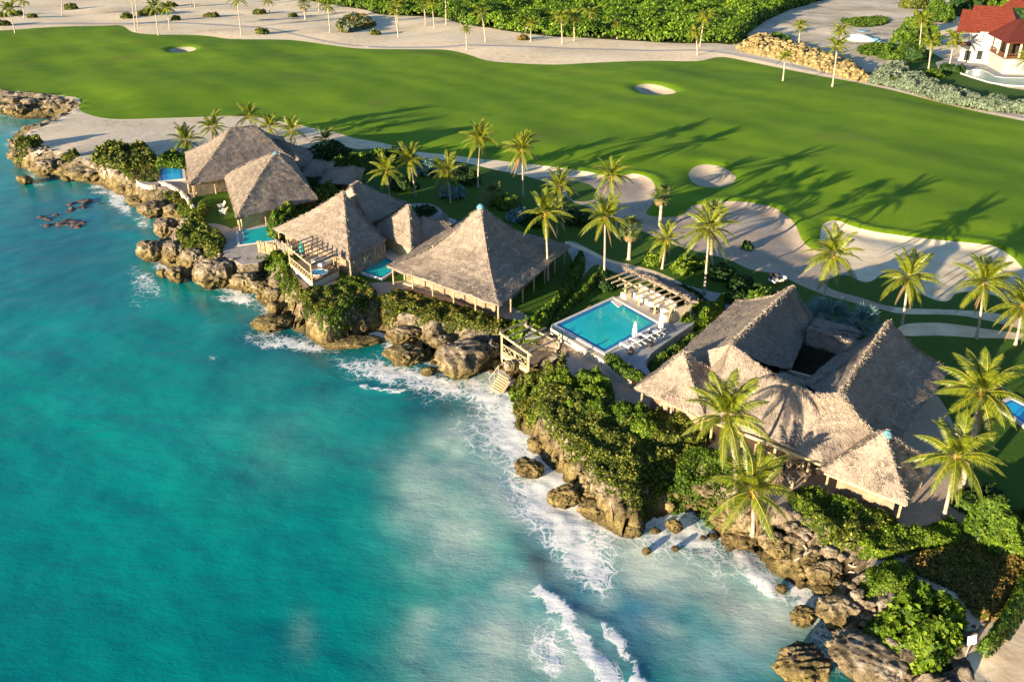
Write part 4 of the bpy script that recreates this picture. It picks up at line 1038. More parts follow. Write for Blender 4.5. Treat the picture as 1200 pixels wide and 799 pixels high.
# far wood and the trees round the villa
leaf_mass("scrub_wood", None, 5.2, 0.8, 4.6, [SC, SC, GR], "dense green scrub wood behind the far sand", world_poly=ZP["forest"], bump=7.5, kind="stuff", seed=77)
VT = "trees round the white villa"
for a in ((1060, 44, 5.0, 6, GR, "bushy tree beside the dirt lot, seaward of the villa"), (1072, 62, 4.2, 4, DK, "dark bush at the corner of the villa's lawn"), (1046, 62, 4.6, 3.5, GR, "low bush between the white wreck and the silvery hedge"), (1086, 40, 5.0, 8, GR, "tall tree against the villa's gable"), (1074, 26, 6.5, 8, GR, "tall leafy tree behind the villa's palms"), (1100, 14, 7, 9, GR, "tree rising behind the villa's gable"), (1132, 6, 8, 10, DK, "dark tree behind the villa's main roof ridge"), (1160, 4, 8, 10, GR, "round tree behind the villa's main roof"), (1190, 7, 8, 11, BR, "sunlit tree behind the villa's tower"), (1206, 12, 8, 10, DK, "dark tree right behind the villa's tower"), (1094, 86, 2.4, 2, GR, "low bush at the palm trunks on the villa lawn"), (1117, 81, 3.4, 1.6, DK, "dark bush at the villa pool's near end"), (1072, 2, 7, 7, SG, "grey green tree at the head of the dirt lot")):
    bush(a[0], a[1], a[2], a[3], 0.75, 26, a[4], a[5], "tree" if a[3] > 5 else "bush", VT, name="broadleaf_tree" if a[3] > 5 else "bush")
for i, (px, py) in enumerate(((30, 2), (90, -2), (470, 10), (560, 20), (650, 30))): pass
leaf_mass("lot_weeds", [(985, 24), (1000, 22), (1030, 20), (1042, 24), (1030, 30), (1000, 31)], 0.7, 0.6, 12, GR, "patch of green weeds in the middle of the dirt lot", "weeds", core=False)
leaf_mass("lot_weeds", [(900, 42), (912, 40), (925, 44), (922, 49), (905, 48)], 1.0, 0.6, 16, GR, "green weeds on top of the yellow rubble bank", "weeds", core=False)
leaf_mass("lot_weeds", [(1005, 56), (1030, 52), (1048, 54), (1040, 62), (1015, 64)], 1.0, 0.6, 14, GR, "weeds in front of the white wreck", "weeds", core=False)

# ------------------------------------------------------------------ thatched houses
def thatch_mat():
    m, nt = new_mat("thatch")
    c = coords(nt)
    n1 = noise(nt, c, 1.1, 6, 0.65)
    n2 = noise(nt, c, 7.0, 5, 0.7)
    n0 = noise(nt, coords(nt, (1, 1, 0.35)), 0.28, 5, 0.6)
    f = math_n(nt, 'ADD', math_n(nt, 'MULTIPLY', n1, 0.22), math_n(nt, 'MULTIPLY', n2, 0.26))
    f = math_n(nt, 'ADD', f, math_n(nt, 'MULTIPLY', n0, 0.22))
    f = math_n(nt, 'ADD', f, math_n(nt, 'MULTIPLY', attr(nt, "tint"), 0.33))
    colr = ramp(nt, [(0.28, (0.115, 0.09, 0.073)), (0.41, (0.265, 0.218, 0.182)), (0.55, (0.37, 0.308, 0.258)), (0.74, (0.48, 0.415, 0.345))], f)
    surface(nt, colr, 0.9, n2, 0.8, 0.12, 0.12)
    return m
MAT["thatch"] = thatch_mat()
MAT["ridge_straw"] = mottled("ridge_straw", [(0.3, (0.20, 0.12, 0.04)), (0.5, (0.42, 0.27, 0.10)), (0.7, (0.58, 0.42, 0.20))], 5.0, 5, 0.9)
MAT["pole_wood"] = mottled("pole_wood", [(0.3, (0.20, 0.15, 0.09)), (0.5, (0.38, 0.30, 0.19)), (0.7, (0.50, 0.42, 0.29))], 2.2, 6, 0.85, bscale=5, bstr=0.4)
MAT["grey_wood"] = mottled("grey_wood", [(0.3, (0.16, 0.14, 0.11)), (0.5, (0.28, 0.25, 0.20)), (0.7, (0.40, 0.36, 0.29))], 1.8, 6, 0.85, bscale=5, bstr=0.4)
MAT["yellow_wood"] = mottled("yellow_wood", [(0.3, (0.42, 0.33, 0.17)), (0.7, (0.60, 0.50, 0.30))], 1.5, 4, 0.75)
MAT["deck_wood"] = mottled("deck_wood", [(0.3, (0.17, 0.115, 0.075)), (0.7, (0.33, 0.25, 0.18))], 1.2, 5, 0.8, bscale=4)
MAT["cream_wall"] = mottled("cream_wall", [(0.3, (0.52, 0.44, 0.32)), (0.7, (0.66, 0.58, 0.45))], 0.8, 5, 0.9, bscale=3)
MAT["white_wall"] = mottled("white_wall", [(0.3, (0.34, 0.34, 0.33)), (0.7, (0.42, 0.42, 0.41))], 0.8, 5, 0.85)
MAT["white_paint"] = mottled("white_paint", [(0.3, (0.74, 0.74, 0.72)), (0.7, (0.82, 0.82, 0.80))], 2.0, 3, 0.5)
MAT["painted_shade"] = mottled("painted_shade", [(0.3, (0.025, 0.02, 0.015)), (0.7, (0.06, 0.045, 0.035))], 1.0, 3, 0.9)  # near-black colour standing in for shade in the courtyard and tower room
MAT["roof_cap"] = mottled("roof_cap", [(0.3, (0.08, 0.24, 0.33)), (0.7, (0.14, 0.32, 0.40))], 1.5, 3, 0.45)
MAT["coping"] = mottled("coping", [(0.3, (0.56, 0.54, 0.50)), (0.7, (0.70, 0.68, 0.64))], 1.5, 5, 0.7)
MAT["coral_stone"] = mottled("coral_stone", [(0.3, (0.38, 0.31, 0.22)), (0.5, (0.55, 0.47, 0.36)), (0.7, (0.68, 0.60, 0.48))], 2.0, 8, 0.9, bscale=3, bstr=0.7, bdist=0.1)

def water_mat(name, deep, shallow, rough=0.06):
    m, nt = new_mat(name)
    c = coords(nt)
    colr = ramp(nt, [(0.35, deep), (0.65, shallow)], noise(nt, c, 0.16, 3, 0.5))
    surface(nt, colr, rough, noise(nt, c, 2.2, 3, 0.5), 0.12, 0.08, 0.5)
    return m
MAT["pool_teal"] = water_mat("pool_teal", (0.004, 0.44, 0.52), (0.012, 0.54, 0.54))
MAT["pool_blue"] = water_mat("pool_blue", (0.004, 0.36, 0.72), (0.008, 0.46, 0.78))
MAT["villa_pool"] = water_mat("villa_pool", (0.10, 0.30, 0.30), (0.20, 0.38, 0.36), 0.3)
MAT["pool_tile"] = mottled("pool_tile", [(0.3, (0.01, 0.15, 0.40)), (0.7, (0.02, 0.21, 0.48))], 2, 3, 0.3)

def V3(a, z): return Vector((a[0], a[1], z))

def ridge_point(px, py, ea, eb, pitch):
    """Where the sight line through a ridge end meets the slope that rises at PITCH from the eave EA-EB."""
    ea, eb = Vector(ea), Vector(eb)
    d = (eb - ea).to_2d().normalized()
    n = Vector((-d.y, d.x))
    z = ea.z
    for k in range(400):
        a = W(px, py, z)
        dist = abs((Vector(a) - ea.to_2d()).dot(n))
        if (z - ea.z) >= dist * pitch: break
        z += 0.03
    return V3(W(px, py, z), z)

def apex_over(px, py, c, z0):
    """The point on the sight line through (px, py) that stands over plan point C."""
    best = None
    for k in range(600):
        z = z0 + 0.025 * k
        a = W(px, py, z)
        d = abs(a[1] - c[1])
        if best is None or d < best[0]: best = (d, z, a)
    return V3(best[2], best[1])

def thatch_roof(parent, slopes, eave_drop=0.35, sag=0.35, dens=26, hips=(), name="thatched_roof", seed=0, cap=None, soffit=None, wisps=0.35, label=None):
    """SLOPES: (eave a, eave b, top b, top a). One roof part with its loose straw as a sub-part."""
    vs, fs, tn = [], [], []
    tv, tt = [], []
    off = 0
    for (a, b, tb, ta) in slopes:
        a, b, tb, ta = [np.array(q, float) for q in (a, b, tb, ta)]
        L = max(np.linalg.norm(b - a), np.linalg.norm(tb - ta)); S = np.linalg.norm((ta + tb) / 2 - (a + b) / 2)
        nu, nv = max(4, int(L / 0.45)), max(4, int(S / 0.28))
        u, v = np.meshgrid(np.linspace(0, 1, nu + 1), np.linspace(0, 1, nv + 1))
        def pt(u, v):
            e = a[None] * (1 - u)[:, None] + b[None] * u[:, None]
            t = ta[None] * (1 - u)[:, None] + tb[None] * u[:, None]
            p = e * (1 - v)[:, None] + t * v[:, None]
            p[:, 2] -= sag * np.sin(np.pi * v) * S / 9
            return p
        P = pt(u.ravel(), v.ravel())
        q = P / 1.6
        P[:, 2] += 0.16 * fbm(q[:, 0], q[:, 1], q[:, 2], 3, seed + 5) + 0.05 * vnoise(P[:, 0] * 2.4, P[:, 1] * 2.4, P[:, 2] * 2.4, seed)
        P[:, 2] += 0.07 * (((v.ravel() * S / 1.1 + 0.15 * vnoise(q[:, 0], q[:, 1], seed=seed + 2)) % 1.0) - 0.5) * (v.ravel() > 0.03)
        w = nu + 1
        i = (np.arange(nv)[:, None] * w + np.arange(nu)[None]).ravel()
        f = np.stack([i, i + 1, i + w + 1, i + w], 1)
        # butt end of the thatch at the eave
        low = P[:w].copy()
        inw = ((ta + tb) / 2 - (a + b) / 2); inw[2] = 0; inw /= np.linalg.norm(inw) + 1e-9
        lip = low + np.array([0, 0, -eave_drop]) + inw * 0.12
        lip[:, 2] += 0.10 * vnoise(lip[:, 0] * 2.5, lip[:, 1] * 2.5, seed=seed + 8)
        back = lip + inw * 1.6 + np.array([0, 0, 0.30])
        base = len(P)
        P2 = np.vstack([P, lip, back])
        k = np.arange(nu)
        f2 = np.stack([base + k, base + k + 1, k + 1, k], 1)
        f3 = np.stack([base + w + k, base + w + k + 1, base + k + 1, base + k], 1)
        vs.append(P2); fs.append(np.vstack([f, f2, f3]) + off)
        tn.append(np.full(len(P2), 0.4))
        off += len(P2)
        # loose straw
        top_len = np.linalg.norm(tb - ta)
        area = (np.linalg.norm(b - a) + top_len) / 2 * S
        n = int(area * dens * 3.2)
        vv = 1 - np.sqrt(rng.uniform(0, 1, n)) if top_len < 0.3 * np.linalg.norm(b - a) else rng.uniform(0, 1, n)
        uu = rng.uniform(0, 1, n)
        ne = int(np.linalg.norm(b - a) * 16)
        vv = np.concatenate([vv, rng.uniform(0.0, 0.02, ne)]); uu = np.concatenate([uu, rng.uniform(0, 1, ne)])
        p = pt(uu, vv); p2 = pt(uu, np.clip(vv + 0.03, 0, 1.03))
        q = p / 1.6
        p[:, 2] += 0.16 * fbm(q[:, 0], q[:, 1], q[:, 2], 3, seed + 5)
        dn = p - p2; dn /= np.linalg.norm(dn, axis=1, keepdims=True) + 1e-9
        e = b - a; e /= np.linalg.norm(e)
        nm = np.cross(np.broadcast_to(e, dn.shape), -dn); nm /= np.linalg.norm(nm, axis=1, keepdims=True)
        nm[nm[:, 2] < 0] *= -1
        yaw = rng.normal(0, 0.28, len(p))
        d2 = dn * np.cos(yaw)[:, None] + e[None] * np.sin(yaw)[:, None]
        sd = np.cross(nm, d2)
        ln = rng.uniform(0.2, 0.5, len(p)); wd = rng.uniform(0.022, 0.06, len(p)); lf = rng.uniform(0.01, 0.055, len(p)) * (1 + 1.0 * (rng.uniform(0, 1, len(p)) > 0.92))
        s = p + nm * 0.015 - d2 * (ln * 0.4)[:, None]; t = p + d2 * (ln * 0.6)[:, None] + nm * lf[:, None]
        quad = np.stack([s - sd * wd[:, None] / 2, s + sd * wd[:, None] / 2, t + sd * wd[:, None] * 0.35, t - sd * wd[:, None] * 0.35], 1)
        tv.append(quad.reshape(-1, 3)); tt.append(np.repeat(np.clip(rng.normal(0.5, 0.30, len(p)), 0, 1), 4))
    # rolled straw along hips and ridges
    for (p0, p1, amount) in hips:
        p0, p1 = np.array(p0, float), np.array(p1, float)
        n = int(np.linalg.norm(p1 - p0) * 70 * amount)
        t = rng.uniform(0, 1, n)
        p = p0[None] * (1 - t)[:, None] + p1[None] * t[:, None]
        S = np.linalg.norm(p1 - p0)
        if abs(p1[2] - p0[2]) > 1: p[:, 2] -= sag * np.sin(np.pi * t) * S / 10.5
        p += rng.normal(0, 0.10, p.shape)
        d = rng.normal(size=p.shape); d[:, 2] = -np.abs(d[:, 2]) * 0.6; d /= np.linalg.norm(d, axis=1, keepdims=True)
        sd = np.cross(d, rng.normal(size=p.shape)); sd /= np.linalg.norm(sd, axis=1, keepdims=True)
        ln = rng.uniform(0.10, 0.34, n); wd = rng.uniform(0.015, 0.04, n)
        quad = np.stack([p - sd * wd[:, None], p + sd * wd[:, None], p + d * ln[:, None] + sd * wd[:, None] * .5, p + d * ln[:, None] - sd * wd[:, None] * .5], 1)
        tv.append(quad.reshape(-1, 3)); tt.append(np.repeat(np.clip(rng.normal(0.6, 0.28, n), 0, 1), 4))
    o = mesh_obj(name, np.vstack(vs), np.vstack(fs), MAT["thatch"], smooth=True, tint=np.concatenate(tn))
    world_child(o, parent)
    if label: o["label"] = label
    tvv = np.vstack(tv)
    st = mesh_obj("loose_straw", tvv, np.arange(len(tvv), dtype=np.int32).reshape(-1, 4), MAT["thatch"], tint=np.concatenate(tt))
    st.parent = o
    st["kind"] = "stuff"
    if cap is not None:
        m = MB(); c = Vector(cap)
        n = 10
        m.v.append(c + Vector((0, 0, 0.24)))
        for r, z in ((0.22, 0.16), (0.46, -0.12), (0.50, -0.34)):
            for k in range(n):
                t = 2 * math.pi * k / n
                m.v.append(c + Vector((r * math.cos(t), r * math.sin(t), z)))
        for k in range(n):
            m.f.append([0, 1 + k, 1 + (k + 1) % n])
            for j in (0, 1): m.f.append([1 + j * n + k, 1 + (j + 1) * n + k, 1 + (j + 1) * n + (k + 1) % n, 1 + j * n + (k + 1) % n])
        cp = m.build("roof_cap", MAT["roof_cap"], None, True); cp.parent = o
    return o

def hip(parent, E, R0, R1, cap=None, open_sides=(), soft=1.0, **k):
    """E: four eave corners in order; R0 rises over the side D-A, R1 over B-C."""
    A, B, C, D = [Vector(e) for e in E]
    sl = [(A, B, R1, R0), (B, C, R1, R1), (C, D, R0, R1), (D, A, R0, R0)]
    hips = [(A, R0, .8), (B, R1, .8), (C, R1, .8), (D, R0, .8)]
    if (R1 - R0).length > 0.5: hips.append((R0, R1, 1.6))
    return thatch_roof(parent, sl, hips=hips, cap=cap, **k)

def quad_from(px3, z):
    """Eave corners A (seen), B (seen), and either C or D seen: the rest by parallelogram. px3: dict of corner -> pixel."""
    w = {k: V3(W(*p, z), z) for k, p in px3.items()}
    if "C" not in w: w["C"] = w["B"] + w["D"] - w["A"]
    if "D" not in w: w["D"] = w["A"] + w["C"] - w["B"]
    return [w[k] for k in "ABCD"]

def inset(E, d):
    c = sum(E, Vector()) / len(E)
    out = []
    for e in E:
        v = (c - e); v.z = 0
        out.append(e + v.normalized() * d)
    return out

def body(parent, E, ztop, mat="deck_wood", d=1.7, z0=-0.05, name="wall"):  # deck_wood walls carry the shade under the eaves in their dark colour
    q = inset(E, d)
    m = MB(); m.prism([(e.x, e.y) for e in q], z0, ztop)
    m.build(name, MAT[mat], parent)
    # posts under the eaves
    p = inset(E, 0.75)
    for i in range(4):
        a, b = p[i], p[(i + 1) % 4]
        n = max(1, int((b - a).length / 3.2))
        for k in range(n):
            q = a.lerp(b, k / n)
            MB().tube([(q.x, q.y, -0.1), (q.x, q.y, ztop + 0.25)], 0.11, 7).build("post", MAT["pole_wood"], parent)
    return q

def palisade(parent, a, b, h, z0=-0.05, r=0.13, mat="grey_wood", name="pole", gap=0.27):
    a, b = Vector((a[0], a[1], z0)), Vector((b[0], b[1], z0))
    n = max(2, int((b - a).length / gap))
    protos = []
    for k in range(4):
        q = MB(); q.tube([(0, 0, 0), (rnd.uniform(-.03, .03), rnd.uniform(-.03, .03), h * .5), (rnd.uniform(-.05, .05), rnd.uniform(-.05, .05), h * rnd.uniform(.92, 1.08))], [r, r * .95, r * .8], 6)
        o = q.build(name, MAT[mat])
        protos.append(o.data); bpy.data.objects.remove(o)
    for k in range(n + 1):
        o = bpy.data.objects.new(name, protos[k % 4])
        col.objects.link(o)
        p = a.lerp(b, k / n)
        o.location = (p.x + rnd.uniform(-.03, .03), p.y + rnd.uniform(-.03, .03), z0)
        o.rotation_euler = (0, 0, rnd.uniform(0, 6))
        o.parent = parent
        o.matrix_parent_inverse = Matrix.Translation(parent.location).inverted()

def rail_fence(parent, a, b, h=1.0, z0=0.0, rails=4, posts=4, mat="yellow_wood", lattice=False, w=0.08):
    a, b = Vector((a[0], a[1], z0)), Vector((b[0], b[1], z0))
    up = Vector((0, 0, 1))
    for k in range(posts + 1):
        p = a.lerp(b, k / posts)
        MB().beam(p, p + up * (h + 0.06), 0.12).build("post", MAT[mat], parent)
    if not lattice:
        for k in range(rails):
            z = h * (0.12 + 0.84 * k / (rails - 1))
            MB().beam(a + up * z, b + up * z, w, 0.07).build("rail", MAT[mat], parent)
    else:
        for z in (0.08, h - 0.02):
            MB().beam(a + up * z, b + up * z, 0.09, 0.08).build("rail", MAT[mat], parent)
        n = max(2, int((b - a).length / 0.85))
        for k in range(n):
            p, q = a.lerp(b, k / n), a.lerp(b, (k + 1) / n)
            off = (b - a).normalized().cross(up) * 0.025
            MB().beam(p + up * .12 + off, q + up * (h - .1) + off, 0.055, 0.04).build("brace", MAT[mat], parent)
            MB().beam(q + up * .12 - off, p + up * (h - .1) - off, 0.055, 0.04).build("brace", MAT[mat], parent)

def deck(parent, poly, z, mat="deck_wood", thick=0.25, planks=None, name="deck"):
    m = MB(); m.prism([tuple(p[:2]) for p in poly], z - thick, z)
    return m.build(name, MAT[mat], parent)

def planked(parent, a, b, c, d, z, n, mat="deck_wood"):
    """A deck of separate boards between the edges a-b and d-c."""
    a, b, c, d = [Vector((p[0], p[1])) for p in (a, b, c, d)]
    for k in range(n):
        t0, t1 = k / n + 0.06 / n, (k + 1) / n - 0.06 / n
        q = [a.lerp(b, t0), a.lerp(b, t1), d.lerp(c, t1), d.lerp(c, t0)]
        dz = rnd.uniform(-.012, .012)
        MB().prism([(p.x, p.y) for p in q], z - 0.12 + dz, z + dz).build("plank", MAT[mat], parent)

def basin(name, label, px, z, water, coping_w=0.35, step=None, group="swimming pools", cat="swimming pool", rim=0.10, coping="coping", border=0.35, tile_px=None, depth=0.35, smoothn=0):
    """A swimming pool: coping, a band of dark tile just under the water's edge, the water, an entry step."""
    P = Wpoly(px, z) if not smoothn else smooth_poly(Wpoly(px, z), smoothn)
    c = P.mean(0)
    root = empty(name, (c[0], c[1], z - rim), label, cat, group)
    def off(P, d):
        n = len(P); out = []
        for i in range(n):
            e0 = P[i] - P[i - 1]; e1 = P[(i + 1) % n] - P[i]
            n0 = np.array([e0[1], -e0[0]]) / np.linalg.norm(e0); n1 = np.array([e1[1], -e1[0]]) / np.linalg.norm(e1)
            s = n0 + n1
            out.append(P[i] + d * s / max(0.4, (1 + n0 @ n1)))
        return np.array(out)
    ar = np.sum(P[:, 0] * np.roll(P[:, 1], -1) - np.roll(P[:, 0], -1) * P[:, 1])
    sg = 1 if ar > 0 else -1
    n = len(P)
    def ring(nm, Po, Pi, z0, z1, mat):
        v = [(*p, z0) for p in Po] + [(*p, z1) for p in Po] + [(*p, z1) for p in Pi] + [(*p, z0) for p in Pi]
        f = []
        for i in range(n):
            j = (i + 1) % n
            for r in range(3):
                q = [r * n + i, r * n + j, (r + 1) * n + j, (r + 1) * n + i]
                f.append(q if sg > 0 else q[::-1])
        world_child(mesh_obj(nm, np.array(v), f, MAT[mat]), root)
    ring("coping", off(P, sg * coping_w), P, z - depth, z, coping)
    if border: ring("tile_band", P, off(P, -sg * border), z - depth - 0.2, z - 0.085, "pool_tile")
    m = MB(); m.prism([tuple(p) for p in off(P, -sg * (border * 0.98 if border else -0.003))], z - depth - 0.3, z - 0.075)
    m.build("water", MAT[water], root)
    if step is not None:
        m = MB(); m.prism([tuple(p) for p in Wpoly(step, z)], z - 0.25, z - 0.03)
        m.build("step", MAT["coping"], root)
    return root

VG = "thatched houses on the cliff"
# --- house A: farthest
zE = 2.6
E = quad_from({"A": (222, 216), "B": (350, 192), "D": (217, 179)}, zE)
hA = empty("thatched_house", (E[0] + E[2]) / 2 * Vector((1, 1, 0)) if False else ((E[0].x + E[2].x) / 2, (E[0].y + E[2].y) / 2, 0), "farthest thatched house, long hipped roof above a bamboo palisade", "house", VG)
R0 = ridge_point(270, 150, E[0], E[1], 0.95); R1 = ridge_point(298, 147, E[0], E[1], 0.95)
print("A", [tuple(round(c, 1) for c in p) for p in E], R0, R1)
hip(hA, E, R0, R1, seed=1)
E2 = quad_from({"A": (310, 188), "B": (360, 197), "D": (322, 168)}, 2.5)
c = (E2[0] + E2[2]) / 2
hip(hA, E2, ridge_point(318, 162, E2[0], E2[1], .7), ridge_point(334, 166, E2[0], E2[1], .7), seed=2, name="rear_roof")
E3 = quad_from({"A": (352, 206), "B": (386, 206), "D": (360, 190)}, 2.5)
hip(hA, E3, ridge_point(366, 187, E3[0], E3[1], .3), ridge_point(380, 189, E3[0], E3[1], .3), seed=3, name="low_roof", dens=16)
E4 = quad_from({"A": (374, 214), "B": (420, 216), "D": (384, 196)}, 2.5)
hip(hA, E4, ridge_point(384, 198, E4[0], E4[1], .55), ridge_point(414, 195, E4[0], E4[1], .55), seed=4, name="low_roof", dens=16)
body(hA, E, zE - 0.1, "grey_wood")
q = W(222, 227, 0.1), W(271, 218, 0.1)
palisade(hA, q[0], q[1], 2.0, r=0.14, mat="pole_wood")
MB().beam((*(W(221, 229, 0)), 0.12), (*(W(272, 220, 0)), 0.12), 0.5, 0.28).build("base_wall", MAT["coral_stone"], hA)

# --- house B
E = quad_from({"A": (277, 255), "B": (372, 233), "D": (263, 207)}, 2.6)
hB = empty("thatched_house", ((E[0].x + E[2].x) / 2, (E[0].y + E[2].y) / 2, 0), "thatched house with pale sunlit side and blue capped peak beside the two white chairs", "house", VG)
ap = apex_over(323, 179, (E[0] + E[2]) / 2, 3)
print("B", ap)
hip(hB, E, ap, ap, seed=5, cap=ap, sag=-0.3)
body(hB, E, 2.5, "yellow_wood")

# --- house C: hipped main roof, wing, two small roofs
E = quad_from({"A": (320, 268), "B": (409, 304), "C": (452, 282)}, 2.7)
hC = empty("thatched_house", ((E[0].x + E[2].x) / 2, (E[0].y + E[2].y) / 2, 0), "thatched house with three stepped roofs and a hot tub deck on the bluff", "house", VG)
E[3] = E[0] + (E[2] - E[1]) * 1.35
ap = apex_over(402, 224, (E[0] * .3 + E[1] * .2 + E[2] * .2 + E[3] * .3), 4)
print("C", ap)
EN = quad_from({"A": (433, 263), "B": (478, 238), "D": (380, 241)}, 2.7)
rn = ridge_point(420, 213, EN[0], EN[1], 0.8)
print("C2", rn)
hip(hC, E, ap, ap, seed=6)
hip(hC, EN, ap * 0.5 + rn * 0.5 if abs(ap.z - rn.z) < 2 else rn, rn, seed=7, name="wing_roof")
E4 = quad_from({"A": (438, 269), "B": (482, 291), "C": (504, 273)}, 2.5)
a4 = apex_over(479, 240, (E4[0] + E4[2]) / 2, 3)
print("C4", a4)
hip(hC, E4, a4, a4, seed=8, name="small_roof", sag=0.25)
E5 = quad_from({"A": (490, 283), "B": (528, 273), "D": (486, 259)}, 2.4)
hip(hC, E5, ridge_point(496, 254, E5[0], E5[1], .7), ridge_point(526, 262, E5[0], E5[1], .7), seed=9, name="low_roof", dens=18, eave_drop=0.3)
body(hC, E, 2.6)
body(hC, EN, 2.6, d=1.6)
body(hC, E4, 2.4, "yellow_wood", 1.2)
palisade(hC, W(324, 300, 0), W(344, 305, 0), 2.4); 
palisade(hC, W(412, 327, 0), W(452, 304, 0), 2.5, gap=0.29)
palisade(hC, W(304, 296, 0.1), W(324, 300, 0.1), 1.9, mat="pole_wood")

# --- house D: the big central pyramid
E = quad_from({"A": (453, 312), "B": (585, 358), "C": (668, 288)}, 2.7)
hD = empty("thatched_house", ((E[0].x + E[2].x) / 2, (E[0].y + E[2].y) / 2, 0), "central thatched house with one large pyramid roof and blue cap behind a rail fence", "house", VG)
ap = apex_over(563, 241, (E[0] + E[2]) / 2, 5)
print("D", ap, [(e.x, e.y) for e in E])
hip(hD, E, ap, ap, seed=10, cap=ap, sag=1.0, dens=30)
body(hD, E, 2.6, "deck_wood", 3.2)
fa, fb = W(474, 328, 0.15), W(585, 362, 0.15)
rail_fence(hD, fa, fb, 1.15, 0.1, 5, 6)
deck(hD, [W(473, 333, 0), W(587, 367, 0), W(600, 352, 0), W(490, 318, 0)], 0.14, "coral_stone", 0.3, name="terrace")
rail_fence(hD, W(612, 372, 0) * 0 + fb, W(600, 352, 0.1), 1.1, 0.1, 5, 1)

# --- house E: the large right house
zE = 2.8
hE_c = W(930, 480, 0)
hE = empty("thatched_house", (hE_c[0], hE_c[1], 0), "largest thatched house with two tall ridges round a dark courtyard, nearest the camera", "house", VG)
# seaward left pyramid
E = quad_from({"A": (744, 454), "B": (827, 489), "D": (790, 418)}, 2.6)
ap = apex_over(801, 412, (E[0] + E[2]) / 2, 3)
print("E pyramid", ap)
hip(hE, E, ap, ap, seed=11, name="seaward_roof", sag=0.5, dens=34)
body(hE, E, 2.5, "deck_wood", 1.6)
MB().beam(V3(W(748, 457, 2.3), 2.3), V3(W(826, 491, 2.3), 2.3), 0.16, 0.2).build("eave_beam", MAT["yellow_wood"], hE)
# left wing with its tall ridge
LA, LB = V3(W(800, 411, zE), zE), V3(W(863, 352, zE), zE)
ZR = 7.6
r0 = V3(W(856, 404, ZR), ZR); r1 = V3(W(930, 336, ZR), ZR)
LCc = V3(W(952, 372, zE), zE)
thatch_roof(hE, [(LA, LB, r1, r0), (LB, LCc, r1, r1), (LCc, V3(W(926, 432, zE + 0.3), zE + 0.3), r0, r1)], hips=[(r0, r1, 3.0), (LB, r1, .8), (LCc, r1, .8)], seed=12, name="left_roof", sag=0.6, dens=30, eave_drop=0.45)
# right wing
r2 = V3(W(985, 462, ZR), ZR); r3 = V3(W(1043, 376, r0.z), r0.z)
RA = V3(W(944, 448, zE + 1.0), zE + 1.0); RB = V3(W(996, 402, zE + 1.0), zE + 1.0)
RC = V3(W(1112, 432, zE), zE); RD = V3(W(1046, 528, zE), zE)
thatch_roof(hE, [(RA, RB, r3, r2), (RB, RC, r3, r3), (RC, RD, r2, r3)], hips=[(r2, r3, 3.0), (RC, r3, .5)], seed=13, name="right_roof", sag=0.8, dens=34, eave_drop=0.45)
# front range: ridge between the two wings, long slope to the sea
FA, FB, FC = V3(W(829, 490, zE), zE), V3(W(902, 512, zE), zE), V3(W(964, 541, zE), zE)
zr = 5.9
rm = V3(W(908, 440, zr), zr); rm2 = V3(W(950, 462, zr), zr)
thatch_roof(hE, [(FA, FB, rm, r0), (FB, FC, rm2, rm), (FC, RD, r2, rm2), (V3(W(826, 437, zE + 0.6), zE + 0.6), FA, r0, r0), (LA, V3(W(826, 437, zE + 0.6), zE + 0.6), r0, r0)], hips=[(r0, rm, 2.2), (rm, rm2, 2.2), (rm2, r2, 2.0), (r2, RD, 0.8)], seed=14, name="front_roof", sag=0.35, dens=34, eave_drop=0.5)
cb0, cb1 = V3(W(924, 434, zE + 0.2), zE + 0.2), RA
thatch_roof(hE, [(cb1, cb0, rm, rm2)], hips=[], seed=15, name="court_slope", sag=0.1, dens=24)
# low link at the back of the courtyard
ka, kb = V3(W(946, 386, 4.0), 4.0), V3(W(1000, 402, 4.0), 4.0)
kc, kd = V3(W(944, 402, 2.8), 2.8), V3(W(988, 414, 2.8), 2.8)
ke, kf = V3(W(956, 372, 2.8), 2.8), V3(W(1010, 388, 2.8), 2.8)
thatch_roof(hE, [(kc, kd, kb, ka), (kf, ke, ka, kb)], hips=[(ka, kb, 2.0)], seed=16, name="link_roof", sag=0.1, dens=24)
# small pyramid at the right
E = quad_from({"A": (962, 549), "B": (1064, 589), "C": (1096, 540)}, 2.5)
ap = apex_over(1037, 505, (E[0] + E[2]) / 2, 3)
print("E small", ap)
hip(hE, E, ap, ap, seed=17, cap=ap + Vector((0.2, 0, -0.15)), name="corner_roof", sag=0.4, dens=36)
body(hE, E, 2.4, "deck_wood", 1.6)
MB().beam(V3(W(966, 554, 2.2), 2.2), V3(W(1062, 592, 2.2), 2.2), 0.16, 0.18).build("eave_beam", MAT["yellow_wood"], hE)
# walls round the plan
wl = [W(838, 470, 2), W(905, 495, 2), W(962, 520, 2), W(1040, 520, 2), W(1096, 440, 2), W(1030, 400, 2), W(1000, 420, 2), W(975, 455, 2), W(920, 440, 2), W(938, 385, 2), W(868, 362, 2), W(815, 415, 2)]
m = MB()
wl3 = [Vector((a[0], a[1], 0)) for a in wl]
for i in range(len(wl3)):
    a, b = wl3[i], wl3[(i + 1) % len(wl3)]
    MB().beam(a + Vector((0, 0, 1.3)), b + Vector((0, 0, 1.3)), 0.3, 2.75).build("wall", MAT["cream_wall"], hE)
MB().prism([tuple(a) for a in Wpoly([(936, 402), (985, 412), (972, 452), (922, 436)], 0)], 0.02, 0.06).build("court_floor", MAT["painted_shade"], hE)
for k in range(7):
    p = FA.lerp(FC, (k + 0.3) / 7) + Vector((0.25, 0.6, 0))
    MB().tube([(p.x, p.y, -0.3), (p.x, p.y, zE)], 0.12, 7).build("post", MAT["pole_wood"], hE)
